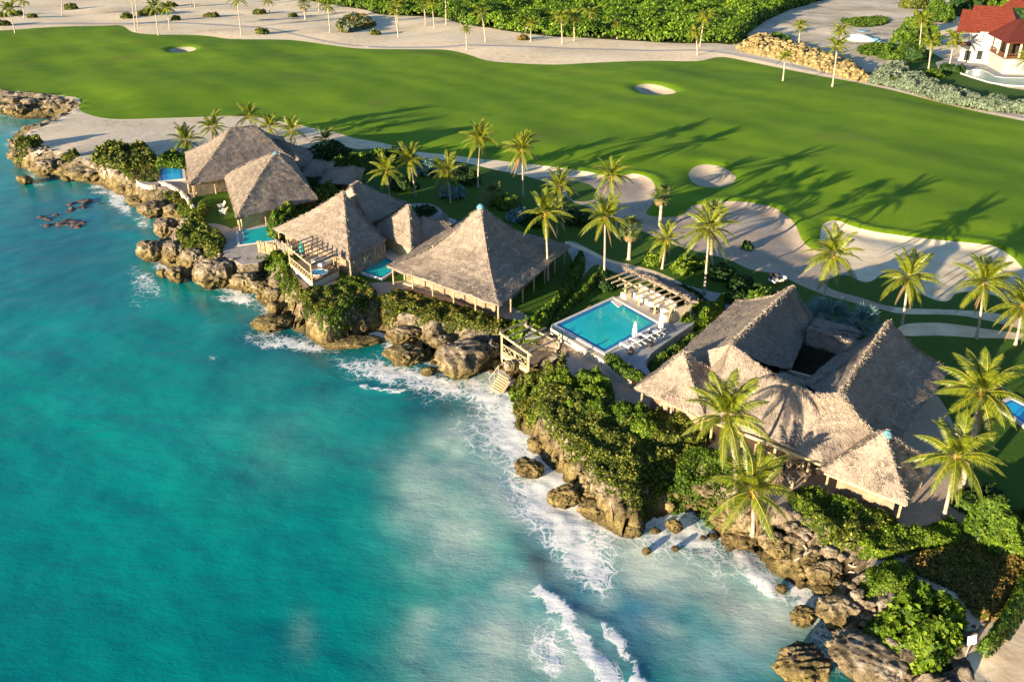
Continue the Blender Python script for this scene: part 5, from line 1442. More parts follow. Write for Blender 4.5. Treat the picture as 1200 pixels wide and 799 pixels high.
MB().beam(V3(W(832, 493, 2.5), 2.5), V3(W(962, 544, 2.5), 2.5), 0.2, 0.24).build("eave_beam", MAT["yellow_wood"], hE)
# balcony with crossed railings
pa, pb, pc, pd = W(884, 532, 0.6), W(918, 554, 0.6), W(962, 548, 0.6), W(900, 514, 0.6)
deck(hE, [pa, pb, pc, pd], 0.62, "deck_wood", 0.9, name="balcony")
rail_fence(hE, pa, pb, 1.0, 0.62, lattice=True, posts=2, mat="pole_wood")
rail_fence(hE, pb, W(940, 552, 0.6), 1.0, 0.62, lattice=True, posts=1, mat="pole_wood")
qa, qb = W(879, 548, 0), W(900, 566, 0)
rail_fence(hE, qa, qb, 1.0, 0.0, lattice=True, posts=2, mat="pole_wood")
rail_fence(hE, W(914, 566, 0), W(928, 572, 0), 1.0, 0.0, lattice=True, posts=1, mat="pole_wood")
MB().beam(V3(W(915, 550, 0.7), 0.7), V3(W(903, 574, -0.1), -0.1), 0.1).beam(V3(W(918, 551, 0.7), 0.7), V3(W(907, 575, -0.1), -0.1), 0.1).build("stair_rail", MAT["pole_wood"], hE)

# ------------------------------------------------------------------ pools
PG = "swimming pools"
basin("swimming_pool", "farthest blue pool beside the first thatched house", [(187, 197.5), (213, 194), (214.5, 209), (188.5, 212)], 0.3, "pool_blue", 0.4, border=0.3)
basin("swimming_pool", "rectangular pool on the gravel terrace below the second thatched house", [(279, 271), (318, 263.5), (322, 281), (281, 286.5)], 0.3, "pool_teal", 0.35, border=0.35)
basin("swimming_pool", "small pool between the hot tub house and the central pyramid roof", [(423, 318), (447, 299), (470, 311), (447, 325.5)], 0.3, "pool_teal", 0.3, step=[(447, 299), (458, 294), (482, 304), (470, 311)])
mp = basin("swimming_pool", "largest turquoise pool with white edge, umbrellas and pergola", [(651.5, 380.5), (719, 349.5), (771, 378), (708.5, 412)], 0.95, "pool_teal", 0.38, step=[(716, 352), (722, 349), (733, 355), (725, 360)], border=0.55, depth=0.9)
basin("swimming_pool", "blue pool at the frame edge beyond the right house's palms", [(1169, 474), (1186, 467), (1234, 492), (1222, 510)], 0.3, "pool_blue", 0.35)
t = basin("swimming_pool", "curved pale pool on the villa's terrace", [(1122, 81), (1135, 81.5), (1150, 82), (1158, 85), (1166, 89.5), (1176, 91), (1200, 91.5), (1240, 93), (1240, 104), (1200, 100.5), (1180, 99.5), (1160, 96), (1140, 90), (1128, 86)], 0.3, "villa_pool", 0.4, border=0)

# ------------------------------------------------------------------ palms
def frond_mesh(name, L, rise, droop, half=40, lw=0.075, leaf=0.76, twist=0.0, seed=0, dead=False):
    """A feather frond along +x from the origin: a curved rib and its hanging leaflets (materials: leaflet, rib)."""
    r = random.Random(seed)
    v, f, mi, tn = [], [], [], []
    def P(t):
        return Vector((L * (t - 0.10 * droop * t ** 3), L * twist * t * t, L * (rise * t - droop * t ** 2.2)))
    n = 10
    for i in range(n + 1):
        t = i / n; p = P(t); w = 0.035 * (1 - 0.8 * t)
        v += [p + Vector((0, w, 0)), p + Vector((0, 0, w * 0.9)), p + Vector((0, -w, 0))]
        tn += [0.9] * 3
        if i < n:
            b = i * 3
            f += [[b, b + 3, b + 4, b + 1], [b + 1, b + 4, b + 5, b + 2]]; mi += [1, 1]
    for k in range(half):
        t = 0.13 + 0.87 * (k + 0.5) / half
        p = P(t); d = (P(min(1, t + 0.02)) - P(t - 0.02)).normalized()
        env = math.sin(math.pi * min(1, 0.18 + 0.86 * t)) ** 0.6
        for s in (-1, 1):
            ll = leaf * env * r.uniform(0.85, 1.1)
            fw = 0.45 + 0.5 * t
            side = Vector((0, s, 0)) + Vector((-d.y, 0, 0)) * s
            hang = r.uniform(0.25, 0.65) + 0.25 * droop + (0.9 if dead else 0)
            dirv = (d * fw + side * (0.95 if not dead else 0.35) + Vector((0, 0, -hang * 0.55))).normalized()
            tip = (d * fw * 0.8 + side * (0.7 if not dead else 0.25) + Vector((0, 0, -hang * 1.5))).normalized()
            wv = d * (lw / 2)
            mpt = p + dirv * (ll * 0.55)
            e = mpt + tip * (ll * 0.5)
            b = len(v)
            v += [p - wv * .7, p + wv * .7, mpt + wv, mpt - wv, e]
            c = r.uniform(0.2, 0.75) + 0.15 * (1 - t)
            tn += [c] * 5
            f += [[b, b + 1, b + 2, b + 3], [b + 3, b + 2, b + 4]]; mi += [0, 0]
    me = bpy.data.meshes.new(name)
    me.from_pydata([tuple(p) for p in v], [], f)
    me.polygons.foreach_set("material_index", mi)
    a = me.attributes.new("tint", 'FLOAT', 'POINT'); a.data.foreach_set("value", np.array(tn, np.float32))
    for m in (("leaf_palm", "palm_rib") if not dead else ("leaf_dead", "leaf_dead")): me.materials.append(MAT[m])
    return me

def fan_mesh(name, L, stalk, seed=0, mat="leaf_fan", segs=15, spread=2.5):
    r = random.Random(seed)
    v, f, mi, tn = [], [], [], []
    w = 0.025
    v += [Vector((0, w, 0)), Vector((0, -w, 0)), Vector((stalk, -w, stalk * .12)), Vector((stalk, w, stalk * .12))]; tn += [0.8] * 4
    f.append([0, 1, 2, 3]); mi.append(0)
    c = Vector((stalk, 0, stalk * .12))
    for k in range(segs):
        a = (k / (segs - 1) - 0.5) * spread
        ll = L * (0.62 + 0.38 * math.cos(a * 0.9)) * r.uniform(0.9, 1.05)
        d = Vector((math.cos(a), math.sin(a), 0.05)); s = Vector((-math.sin(a), math.cos(a), 0.0))
        b = len(v)
        m = c + d * ll * .6 + Vector((0, 0, -0.05 * L + 0.04 * (k % 2)))
        e = c + d * ll + Vector((0, 0, -L * r.uniform(.15, .38)))
        ww = ll * .6 * spread / segs * .55
        v += [c, m - s * ww, e, m + s * ww]
        t = r.uniform(.2, .8); tn += [t] * 4
        f.append([b, b + 1, b + 2, b + 3]); mi.append(0)
    me = bpy.data.meshes.new(name)
    me.from_pydata([tuple(p) for p in v], [], f)
    a = me.attributes.new("tint", 'FLOAT', 'POINT'); a.data.foreach_set("value", np.array(tn, np.float32))
    me.materials.append(MAT[mat])
    return me

MAT["leaf_palm"] = leaf_mat("leaf_palm", [(0.0, (0.04, 0.075, 0.006)), (0.45, (0.115, 0.165, 0.010)), (0.8, (0.24, 0.26, 0.016)), (1.0, (0.38, 0.35, 0.03))], 0.3, 0.42, 0.5)
MAT["palm_rib"] = leaf_mat("palm_rib", [(0.0, (0.20, 0.18, 0.025)), (1.0, (0.33, 0.29, 0.035))], 0.0, 0.5)
MAT["leaf_dead"] = leaf_mat("leaf_dead", [(0.0, (0.14, 0.09, 0.04)), (1.0, (0.36, 0.26, 0.13))], 0.1, 0.8)
MAT["leaf_fan"] = leaf_mat("leaf_fan", [(0.0, (0.05, 0.08, 0.02)), (0.5, (0.12, 0.16, 0.04)), (1.0, (0.24, 0.27, 0.08))], 0.15)
MAT["palm_trunk"] = mottled("palm_trunk", [(0.3, (0.22, 0.17, 0.13)), (0.5, (0.40, 0.33, 0.26)), (0.7, (0.54, 0.47, 0.39))], 1.6, 6, 0.9, bscale=4, bstr=0.5, stretch=(0.6, 0.6, 3.0))
MAT["palm_boot"] = mottled("palm_boot", [(0.3, (0.20, 0.10, 0.03)), (0.7, (0.46, 0.27, 0.07))], 3.0, 5, 0.9)
MAT["coconut"] = mottled("coconut", [(0.3, (0.42, 0.22, 0.03)), (0.7, (0.55, 0.36, 0.06))], 2.0, 3, 0.5)

FR = [frond_mesh("frond", 3.4, 0.75, 0.55, seed=1), frond_mesh("frond", 3.5, 0.55, 0.62, seed=2, twist=0.08), frond_mesh("frond", 3.4, 0.32, 0.66, seed=3, twist=-0.08), frond_mesh("frond", 3.3, 0.05, 0.62, seed=4, twist=0.05), frond_mesh("frond", 3.0, -0.35, 0.55, seed=5)]
FD = frond_mesh("dead_frond", 2.6, -0.9, 0.5, seed=6, dead=True)
FAN = [fan_mesh("fan_leaf", 1.0, 0.9, 1), fan_mesh("fan_leaf", 1.05, 0.8, 2), fan_mesh("fan_leaf", 0.9, 0.7, 3)]
FANB = [fan_mesh("fan_leaf", 1.3, 1.0, 4, "leaf_blue", 19, 2.9), fan_mesh("fan_leaf", 1.2, 0.8, 5, "leaf_blue", 19, 2.9)]
FAND = fan_mesh("dead_fan_leaf", 0.8, 0.7, 6, "leaf_dead")
def nut_mesh():
    m = MB(); r = random.Random(4)
    for k in range(9):
        c = Vector((r.uniform(-.26, .26), r.uniform(-.26, .26), r.uniform(-.30, .02)))
        b = len(m.v); q, g = ICO[2]
        m.v += [c + Vector(p * 0.13) for p in q]; m.f += [[b + int(i) for i in t] for t in g]
    o = m.build("coconut_bunch", MAT["coconut"]); d = o.data; bpy.data.objects.remove(o); return d
NUT = nut_mesh()

def trunk(root, p0, p1, r0, r1, bend=None, mat="palm_trunk"):
    p0, p1 = Vector(p0), Vector(p1)
    h = p1 - p0
    b = Vector((h.x, h.y, 0)) * -0.28 if bend is None else Vector(bend)
    pts, rad = [], []
    n = 14
    for i in range(n + 1):
        t = i / n
        p = p0.lerp(p1, t) + b * (4 * t * (1 - t)) * 0.5
        pts.append(p)
        rr = r0 + (r1 - r0) * t ** 0.7
        if t < 0.12: rr *= 1 + 0.7 * (1 - t / 0.12) ** 2
        rad.append(rr * (1.05 if i % 2 else 0.97))
    return MB().tube(pts, rad, 8).build("trunk", MAT[mat], root, True)

def link(me, name, root, loc, rot, sc):
    o = bpy.data.objects.new(name, me)
    col.objects.link(o)
    o.parent = root
    o.location = loc; o.rotation_euler = rot; o.scale = (sc, sc, sc)
    return o

def crown_point(bx, by, cx, cy):
    """Trunk foot on the ground at (bx, by), crown at the same distance along the sight line through (cx, cy)."""
    a = W(bx, by, 0); g = ground(a[0], a[1])
    lo, hi = 0.0, 40.0
    for k in range(60):
        z = (lo + hi) / 2
        if W(cx, cy, z)[1] > a[1]: lo = z
        else: hi = z
    z = lo
    return Vector((a[0], a[1], g - 0.1)), V3(W(cx, cy, z), z)

def coconut_palm(bx, by, cx, cy, label, s=1.0, n=19, group="coconut palms in the garden", dead=2, up=0.25, thick=1.0, nuts=True):
    p0, p1 = crown_point(bx, by, cx, cy)
    root = empty("coconut_palm", p0, label, "palm tree", group)
    trunk(root, p0, p1, 0.17 * thick, 0.11 * thick)
    q = p1 - p0
    MB().tube([p1 + Vector((0, 0, -.55)), p1 + Vector((0, 0, -.1)), p1 + Vector((0, 0, .25))], [0.13 * thick, 0.24 * thick, 0.10], 8).build("crown_shaft", MAT["palm_boot"], root, True)
    off = rnd.uniform(0, 6); pup = rnd.uniform(-.2, .55)
    for k in range(n):
        a = off + k * 2.39996
        t = k / (n - 1)
        wnd = math.cos(a - 0.8)
        lvl = int(min(4, (t * 4.4 + rnd.uniform(-.5, .5) - up - pup - 0.35 * wnd)))
        lvl = max(0, lvl)
        el = {0: 0.75, 1: 0.42, 2: 0.18, 3: -0.02, 4: -0.15}[lvl] + rnd.uniform(-.15, .15)
        link(FR[lvl], "frond", root, q + Vector((0, 0, .1)), (rnd.uniform(-.35, .35), -el, a), s * 1.14 * rnd.uniform(.88, 1.08))
    for k in range(dead):
        link(FD, "dead_frond", root, q + Vector((0, 0, -.2)), (0, rnd.uniform(.1, .4), rnd.uniform(0, 6.28)), s * rnd.uniform(.7, 1.0))
    if nuts: link(NUT, "coconut_bunch", root, q + Vector((0.05, -.1, -.12)), (0, 0, rnd.uniform(0, 6)), 1.1)
    return root

def fan_palm(bx, by, cx, cy, label, s=1.0, n=30, group="fan palms", thick=1.3, leaves=FAN, dead=8, stem=True):
    p0, p1 = crown_point(bx, by, cx, cy)
    root = empty("fan_palm", p0, label, "palm tree", group)
    if stem: trunk(root, p0, p1, 0.19 * thick, 0.17 * thick, bend=(0, 0, 0))
    q = p1 - p0
    off = rnd.uniform(0, 6)
    for k in range(n):
        t = k / (n - 1)
        link(leaves[k % len(leaves)], "fan_leaf", root, q, (rnd.uniform(-.3, .3), -(1.25 - 1.75 * t + rnd.uniform(-.15, .15)), off + k * 2.39996), s * rnd.uniform(.85, 1.1))
    for k in range(dead):
        link(FAND, "dead_fan_leaf", root, q + Vector((0, 0, -.2)), (0, rnd.uniform(.7, 1.2), rnd.uniform(0, 6.28)), s)
    return root

for a in (
 (862, 577, 852, 490, "tall coconut palm leaning over the green bush in front of the largest house", 1.0, 20), (886, 602, 881, 577, "short stout coconut palm on the rocks with pink cloth under it", 1.0, 17),
 (1106, 606, 1120, 536, "coconut palm with pale trunk standing in the gravel apron", 0.95, 21), (1126, 573, 1150, 462, "coconut palm with thick brown trunk behind the gravel apron", 1.0, 20),
 (1144, 397, 1153, 333, "coconut palm between the two sand paths with wide dark crown", 0.98, 20), (1057, 380, 1064, 327, "coconut palm rising beside the tip of the right ridge", 1.0, 18), (1190, 404, 1198, 360, "coconut palm cut by the frame edge beside the sand paths", 0.98, 18),
 (964, 354, 977, 300, "coconut palm leaning before the waste bunker's narrow neck", 1.0, 18), (825, 345, 831, 270, "tall coconut palm in the rounded lime hedge", 1.0, 19), (776, 315, 781, 281, "small slim coconut palm behind the pergola", 0.72, 14),
 (708, 326, 709, 257, "tall coconut palm on the pool lawn beside the stone walk", 0.98, 19), (722, 268, 717, 207, "coconut palm against the bunker, crown just above the pool lawn palm", 0.95, 17), (642, 329, 639, 252, "tall slender coconut palm beside the central pyramid roof", 1.0, 15),
 (653, 276, 651, 257, "small coconut palm half hidden behind the slender one", 0.7, 13), (660, 268, 656, 220, "bushy coconut palm at the grass isle of the waste sand", 0.9, 18), (560, 220, 563, 164, "left of the two tallest garden palms, nearest the fairway", 1.0, 19), (613, 231, 612, 177, "tall garden palm with long skirt of hanging dead fronds", 1.0, 18),
 (528, 238, 524, 202, "drooping coconut palm above the blue grey shrub", 0.95, 17), (487, 230, 480, 188, "coconut palm with paired trunks in the shaded garden", 0.9, 17), (457, 234, 453, 202, "low coconut palm with bright crown in the shaded garden", 0.9, 17),
 (383, 178, 381, 165, "small dark coconut palm on the sand strip behind the roofs", 0.85, 13), (345, 172, 342, 154, "dark coconut palm right behind the farthest roof's end", 0.95, 15), (318, 168, 316, 150, "coconut palm peeping over the farthest roof's ridge", 0.95, 14), (297, 164, 292, 137, "coconut palm above the farthest roof's peak", 1.0, 15),
 (220, 181, 218, 166, "low coconut palm at the farthest roof's corner by the blue pool", 1.05, 16), (250, 170, 249, 150, "coconut palm half behind the farthest roof's sunlit slope", 1.05, 16), (384, 189, 383, 179, "small yellow coconut palm behind the flat grey roof", 0.5, 11)):
    r_ = coconut_palm(a[0], a[1], a[2], a[3], a[4], a[5], int(a[6] * 1.3), dead=9 if "skirt" in a[4] else rnd.choice((1, 2, 3)), thick=1.9 if "thick" in a[4] else 1.0)
fan_palm(833, 310, 836, 252, "tall fan palm right behind the tall coconut palm in the lime hedge", 1.25, 34)
fan_palm(773, 266, 776, 229, "grey green fan palm standing in the waste sand's grass notch", 1.1, 30)
fan_palm(737, 304, 739, 268, "fan palm with shaggy brown skirt beside the pool lawn palm", 1.15, 32, dead=18)
fan_palm(578, 240, 578, 228, "squat yellow green fan palm thicket behind the pyramid roof's cap", 1.25, 34, stem=False, dead=8)
fan_palm(972, 390, 972, 380, "blue fan palm in the shade between the two ridges", 1.7, 26, leaves=FANB, stem=False, dead=0)
fan_palm(1010, 392, 1008, 384, "second blue fan palm, paler, close to the right ridge", 1.3, 22, leaves=FANB, stem=False, dead=2)

FPG = "coconut palms on the far sand and round the villa"
FAR_FR = [frond_mesh("frond", 3.4, 0.7, 0.6, half=14, lw=0.26, seed=31), frond_mesh("frond", 3.5, 0.35, 0.66, half=13, lw=0.26, seed=32), frond_mesh("frond", 3.2, -0.05, 0.6, half=13, lw=0.26, seed=33)]
def far_crown(n, seed, up):
    r = random.Random(seed)
    vs, fs, mi, tn, b = [], [], [], [], 0
    for k in range(n):
        t = k / (n - 1)
        me = FAR_FR[min(2, max(0, int(t * 3 - up)))]
        R_ = Matrix.LocRotScale(None, Matrix.Rotation(k * 2.4 + seed, 3, 'Z').to_quaternion() @ Matrix.Rotation(-(0.6 - 0.8 * t + r.uniform(-.15, .15)), 3, 'Y').to_quaternion(), Vector((1, 1, 1)) * r.uniform(.85, 1.1))
        vs += [R_ @ q.co for q in me.vertices]
        fs += [[b + i for i in p.vertices] for p in me.polygons]
        mi += [p.material_index for p in me.polygons]
        tn += [d.value for d in me.attributes["tint"].data]
        b += len(me.vertices)
    me = bpy.data.meshes.new("crown")
    me.from_pydata([tuple(p) for p in vs], [], fs)
    me.polygons.foreach_set("material_index", mi)
    a = me.attributes.new("tint", 'FLOAT', 'POINT'); a.data.foreach_set("value", np.array(tn, np.float32))
    me.materials.append(MAT["leaf_palm"]); me.materials.append(MAT["palm_rib"])
    return me
CROWN = [far_crown(20, 1, 0.0), far_crown(18, 2, 0.3), far_crown(22, 3, -0.2), far_crown(15, 4, 0.6)]
for i, a in enumerate((
 (18, 40, 11, 11, 1.5, "leaning palm on the fairway's farthest corner"), (29, 23, 27, 2, 1.2, "palm just behind the leaning corner palm"), (73, 19, 74, -8, 1.3, "bare looking trunk between the corner palms and the twin palms"), (159, 37, 154, -6, 1.3, "nearer of the two tall trunks crossing the far cart path"), (162, 31, 158, -6, 1.2, "farther of the two tall trunks crossing the far cart path"),
 (186, 42, 181, 9, 1.35, "palm with bright crown on the edge of the fairway near the first bunker"), (199, 35, 196, 10, 1.3, "shaded palm just right of the bright one by the first bunker"), (229, 11, 226, -8, 1.2, "right trunk of a far pair at the frame top"), (224, 8, 223, -9, 1.2, "left trunk of a far pair at the frame top"), (283, 43, 278, 0, 1.4, "tall palm at the fairway edge before the path fork"), (316, 16, 314, 1, 1.2, "slim far palm beside the yellowish bush"),
 (374, 14, 373, -1, 1.2, "palm before the first corner of the scrub wood"), (387, 40, 384, 7, 1.35, "palm left of the oval shrub bed"), (467, 45, 462, 13, 1.3, "curved palm on open sand right of the oval bed"), (466, 34, 465, 4, 1.2, "palm half hidden behind the curved one"), (499, 31, 496, 3, 1.2, "left of three palms along the wood's edge"), (509, 34, 506, 5, 1.2, "middle of three palms along the wood's edge"), (523, 31, 522, -5, 1.2, "right and tallest of three palms along the wood's edge"),
 (547, 59, 546, 34, 0.9, "ragged palm right on the cart path's edge"), (569, 51, 564, 15, 1.2, "bent palm where the scrub wood meets the sand"), (622, 50, 622, 27, 1.2, "palm beside the dry tan bush"), (659, 53, 657, 21, 1.3, "left of two straight palms before the wood"), (673, 50, 672, 20, 1.3, "right of two straight palms before the wood"), (696, 37, 692, 16, 1.6, "broad crowned palm standing inside the scrub wood"), (723, 47, 723, 30, 0.9, "stubby palm at the wood's edge"),
 (817, 66, 815, 40, 1.1, "left stem of the V shaped pair by the rubble bank"), (820, 57, 826, 20, 1.3, "right stem of the V shaped pair by the rubble bank"), (917, 98, 920, 68, 1.0, "small palm on the fairway beside the rubble bank"), (935, 60, 938, 31, 1.25, "palm on top of the rubble bank"), (975, 104, 981, 56, 1.15, "palm on the fairway side of the cart path"), (986, 62, 985, 36, 1.2, "palm on the dirt lot behind the cart path palm"),
 (1088, 81, 1091, 49, 1.4, "palm on the villa's lawn"), (1112, 80, 1118, 47, 1.3, "palm in front of the villa's white wall"), (1076, 66, 1080, 24, 1.6, "tall palm among the trees left of the villa"), (1203, 104, 1206, 70, 1.2, "palm at the frame edge before the villa's pool"))):
    p0, p1 = crown_point(*a[:4])
    root = empty("coconut_palm", p0, a[5], "palm tree", FPG)
    trunk(root, p0, p1, 0.24, 0.17)
    link(CROWN[i % 4], "crown", root, p1 - p0, (rnd.uniform(-.1, .1), rnd.uniform(-.1, .1), rnd.uniform(0, 6.28)), a[4] * (0.66 if i % 5 == 3 else 0.76) * 1.36)
fan_palm(358, 24, 356, 6, "far fan palm on the sand between the path fork and the wood", 2.0, 26, group=FPG, thick=1.8)

# ------------------------------------------------------------------ terraces, walls, pergolas
MAT["paving"] = mottled("paving", [(0.3, (0.42, 0.36, 0.31)), (0.5, (0.54, 0.47, 0.42)), (0.7, (0.62, 0.56, 0.50))], 1.6, 6, 0.85, bscale=3, bstr=0.3)
MAT["gravel_paving"] = mottled("gravel_paving", [(0.3, (0.26, 0.22, 0.19)), (0.5, (0.40, 0.35, 0.31)), (0.7, (0.54, 0.48, 0.43))], 3.0, 8, 0.9, bscale=4, bstr=0.5)
MAT["white_cloth"] = mottled("white_cloth", [(0.3, (0.55, 0.55, 0.55)), (0.7, (0.66, 0.66, 0.66))], 2.0, 3, 0.9)
MAT["dark_pot"] = mottled("dark_pot", [(0.3, (0.02, 0.018, 0.016)), (0.7, (0.07, 0.05, 0.04))], 3.0, 3, 0.6)
MAT["teal_cloth"] = mottled("teal_cloth", [(0.3, (0.02, 0.28, 0.27)), (0.7, (0.03, 0.36, 0.34))], 3.0, 3, 0.8)
MAT["pink_cloth"] = mottled("pink_cloth", [(0.3, (0.62, 0.05, 0.24)), (0.7, (0.75, 0.20, 0.42))], 3.0, 3, 0.8)
MAT["red_tile"] = mottled("red_tile", [(0.3, (0.085, 0.018, 0.012)), (0.7, (0.16, 0.032, 0.018))], 1.2, 6, 0.75, bscale=2.5, bstr=0.5)
MAT["brown_rail"] = mottled("brown_rail", [(0.3, (0.10, 0.045, 0.025)), (0.7, (0.20, 0.09, 0.05))], 2.0, 3, 0.6)
MAT["glass_dark"] = mottled("glass_dark", [(0.3, (0.015, 0.02, 0.03)), (0.7, (0.04, 0.05, 0.06))], 0.6, 2, 0.08, spec=0.6)
MAT["rubble"] = mottled("rubble", [(0.3, (0.08, 0.055, 0.02)), (0.5, (0.28, 0.21, 0.09)), (0.7, (0.46, 0.37, 0.19))], 0.9, 7, 0.9, bscale=2, bstr=0.7, bdist=0.2)
MAT["drift"] = mottled("drift", [(0.3, (0.22, 0.18, 0.14)), (0.7, (0.40, 0.35, 0.29))], 2.5, 5, 0.9)
MAT["blue_tarp"] = mottled("blue_tarp", [(0.3, (0.10, 0.24, 0.36)), (0.7, (0.22, 0.40, 0.52))], 1.0, 3, 0.4)

def slab(name, px, z, h, mat, label, cat="terrace", group=None, side=None, sm=0):
    P = Wpoly(px, z) if not sm else smooth_poly(Wpoly(px, z), sm)
    c = P.mean(0)
    root = empty(name, (c[0], c[1], z - h), label, cat, group)
    if side:
        MB().prism([tuple(p) for p in P], z - h, z - 0.06).build("side_wall", MAT[side], root)
        MB().prism([tuple(c + (p - c) * 1.012) for p in P], z - 0.06, z).build("paving", MAT[mat], root)
    else:
        MB().prism([tuple(p) for p in P], z - h, z).build("paving", MAT[mat], root)
    return root
slab("pool_terrace", [(712, 415), (774, 380), (778, 372), (800, 366), (822, 366), (812, 380), (782, 400), (763, 414), (756, 426), (762, 436), (754, 442), (744, 434), (728, 424)], 0.9, 1.1, "walk_stone", "grey paved sun terrace with loungers along the largest pool", side="coral_stone")
slab("pergola_terrace", [(722, 349), (740, 338), (800, 364), (794, 370), (778, 374), (772, 377.5)], 0.92, 1.1, "paving", "pinkish paved strip between largest pool and pergola", side="coral_stone")
slab("retaining_wall", [(645, 384), (650, 380.5), (708, 414.5), (744, 440), (740, 446), (704, 420)], 0.86, 1.6, "coral_stone", "pale stone retaining wall below the largest pool's seaward edge", "wall")
slab("pool_paving", [(158, 208), (168, 202), (185, 197.5), (187, 213), (178, 217), (166, 215.5)], 0.22, 0.8, "gravel_paving", "rounded paved end of the farthest pool above the rocks", sm=3)
slab("pool_paving", [(258, 277), (276, 266), (320, 259.5), (328, 283), (320, 299), (302, 308), (284, 310), (266, 302), (260, 290)], 0.2, 1.5, "gravel_paving", "pale gravel terrace round the second pool", side="rock")
slab("pool_paving", [(447, 297), (456, 292), (486, 303), (478, 310)], 0.24, 0.4, "paving", "paved strip at the landward end of the small pool between roofs")
def curved_wall():
    L = smooth_poly(Wpoly([(187, 213.5), (197, 216), (207, 221), (217, 229), (223, 237), (227, 245)], 0.3), 4, False)
    c = L.mean(0)
    root = empty("garden_wall", (c[0], c[1], 0), "low curved white stone wall below the farthest pool", "wall")
    m = MB()
    n = len(L)
    for i in range(n):
        d = L[min(i + 1, n - 1)] - L[max(i - 1, 0)]; d = d / np.hypot(*d); q = np.array([-d[1], d[0]]) * 0.22
        for s, z in ((1, -0.6), (1, 0.35), (-1, 0.35), (-1, -0.6)): m.v.append(Vector((*(L[i] + s * q), z + 0.05 * rnd.uniform(-1, 1))))
    for i in range(n - 1):
        for k in range(4): m.f.append([4 * i + k, 4 * i + (k + 1) % 4, 4 * i + 4 + (k + 1) % 4, 4 * i + 4 + k])
    m.f += [[0, 1, 2, 3], [4 * n - 1, 4 * n - 2, 4 * n - 3, 4 * n - 4]]
    m.build("masonry", MAT["coral_stone"], root)
curved_wall()

# pergola beside the largest pool
O = W(719, 349.5, 0.95); U_ = W(771, 378, 0.95) - O; PL = np.hypot(*U_); U_ = U_ / PL; N_ = np.array([-U_[1], U_[0]])
if (N_ @ (W(800, 345, 1) - O)) < 0: N_ = -N_
def PP(u, n, z): a = O + U_ * u + N_ * n; return Vector((a[0], a[1], z))
pg = empty("pergola", tuple(PP(4.5, 2.5, 0.92)), "timber pergola with curved thatch strip and white benches by the largest pool", "pergola")
for u in (0.6, 3.2, 6.0, 8.6):
    MB().beam(PP(u, 1.2, .9), PP(u, 1.2, 3.0), 0.2).build("post", MAT["pole_wood"], pg)
    MB().beam(PP(u, 3.4, .9), PP(u, 3.4, 3.25), 0.2).build("post", MAT["pole_wood"], pg)
    MB().beam(PP(u, 1.25, 2.5), PP(u + 0.6, 1.25, 3.0), 0.1).build("brace", MAT["pole_wood"], pg)
MB().beam(PP(-.6, 1.2, 3.08), PP(9.2, 1.2, 3.08), 0.16, 0.2).build("beam", MAT["pole_wood"], pg)
MB().beam(PP(-.6, 3.4, 3.33), PP(9.2, 3.4, 3.33), 0.16, 0.2).build("beam", MAT["pole_wood"], pg)
for k in range(10):
    u = -1.0 + k * 1.08
    MB().beam(PP(u, -0.5, 3.08), PP(u, 3.7, 3.5), 0.13, 0.15).build("rafter", MAT["pole_wood"], pg)
def strip(u, side): return PP(u, 2.9 + side * (0.25 + 1.9 * math.sin(math.pi * min(1, max(0, (u + 2) / 13.5))) ** 0.8), 3.55 + 0.35 * math.sin(math.pi * (u + 2) / 13.5) - 0.35 * side)
us = [-1.8 + k * 1.3 for k in range(10)]
sl = [(strip(us[k + 1], 1), strip(us[k], 1), PP(us[k], 2.7, 3.8 + 0.3 * math.sin(math.pi * (us[k] + 2) / 13.5)), PP(us[k + 1], 2.7, 3.8 + 0.3 * math.sin(math.pi * (us[k + 1] + 2) / 13.5))) for k in range(9)]
thatch_roof(pg, sl, hips=[(PP(-1.8, 2.7, 3.8), PP(9.9, 2.7, 3.9), 1.0)], name="thatch_strip", sag=0.05, dens=16, eave_drop=0.2, seed=30)
MB().box(PP(4.2, 2.6, 1.25), (6.4, 0.9, 0.66), math.atan2(U_[1], U_[0])).build("bench", MAT["white_wall"], pg)
MB().box(PP(4.2, 3.15, 1.7), (6.4, 0.22, 1.5), math.atan2(U_[1], U_[0])).build("bench_back", MAT["white_wall"], pg)
for u in (0.6, 7.9): MB().box(PP(u, 1.4, 1.25), (0.9, 0.9, 0.7), math.atan2(U_[1], U_[0])).build("plinth", MAT["cream_wall"], pg)
MB().box(PP(8.6, 3.0, 1.7), (0.3, 2.6, 1.6), math.atan2(U_[1], U_[0])).build("side_wall", MAT["cream_wall"], pg)
for u, sx in ((2.2, 1), (5.2, 1)): MB().box(PP(u, 2.55, 1.63), (1.2, 0.7, 0.14), math.atan2(U_[1], U_[0])).build("cushion", MAT["white_cloth"], pg)
tb = empty("low_table", tuple(PP(5.6, 1.5, .92)), "small dark table under the pergola before the white bench", "table")
MB().box(PP(5.6, 1.5, 1.35), (0.8, 0.8, 0.07), 0.4).build("table_top", MAT["dark_pot"], tb)
for sx in (-.3, .3):
    for sy in (-.3, .3): MB().beam(PP(5.6 + sx, 1.5 + sy, .92), PP(5.6 + sx, 1.5 + sy, 1.32), 0.07).build("leg", MAT["dark_pot"], tb)

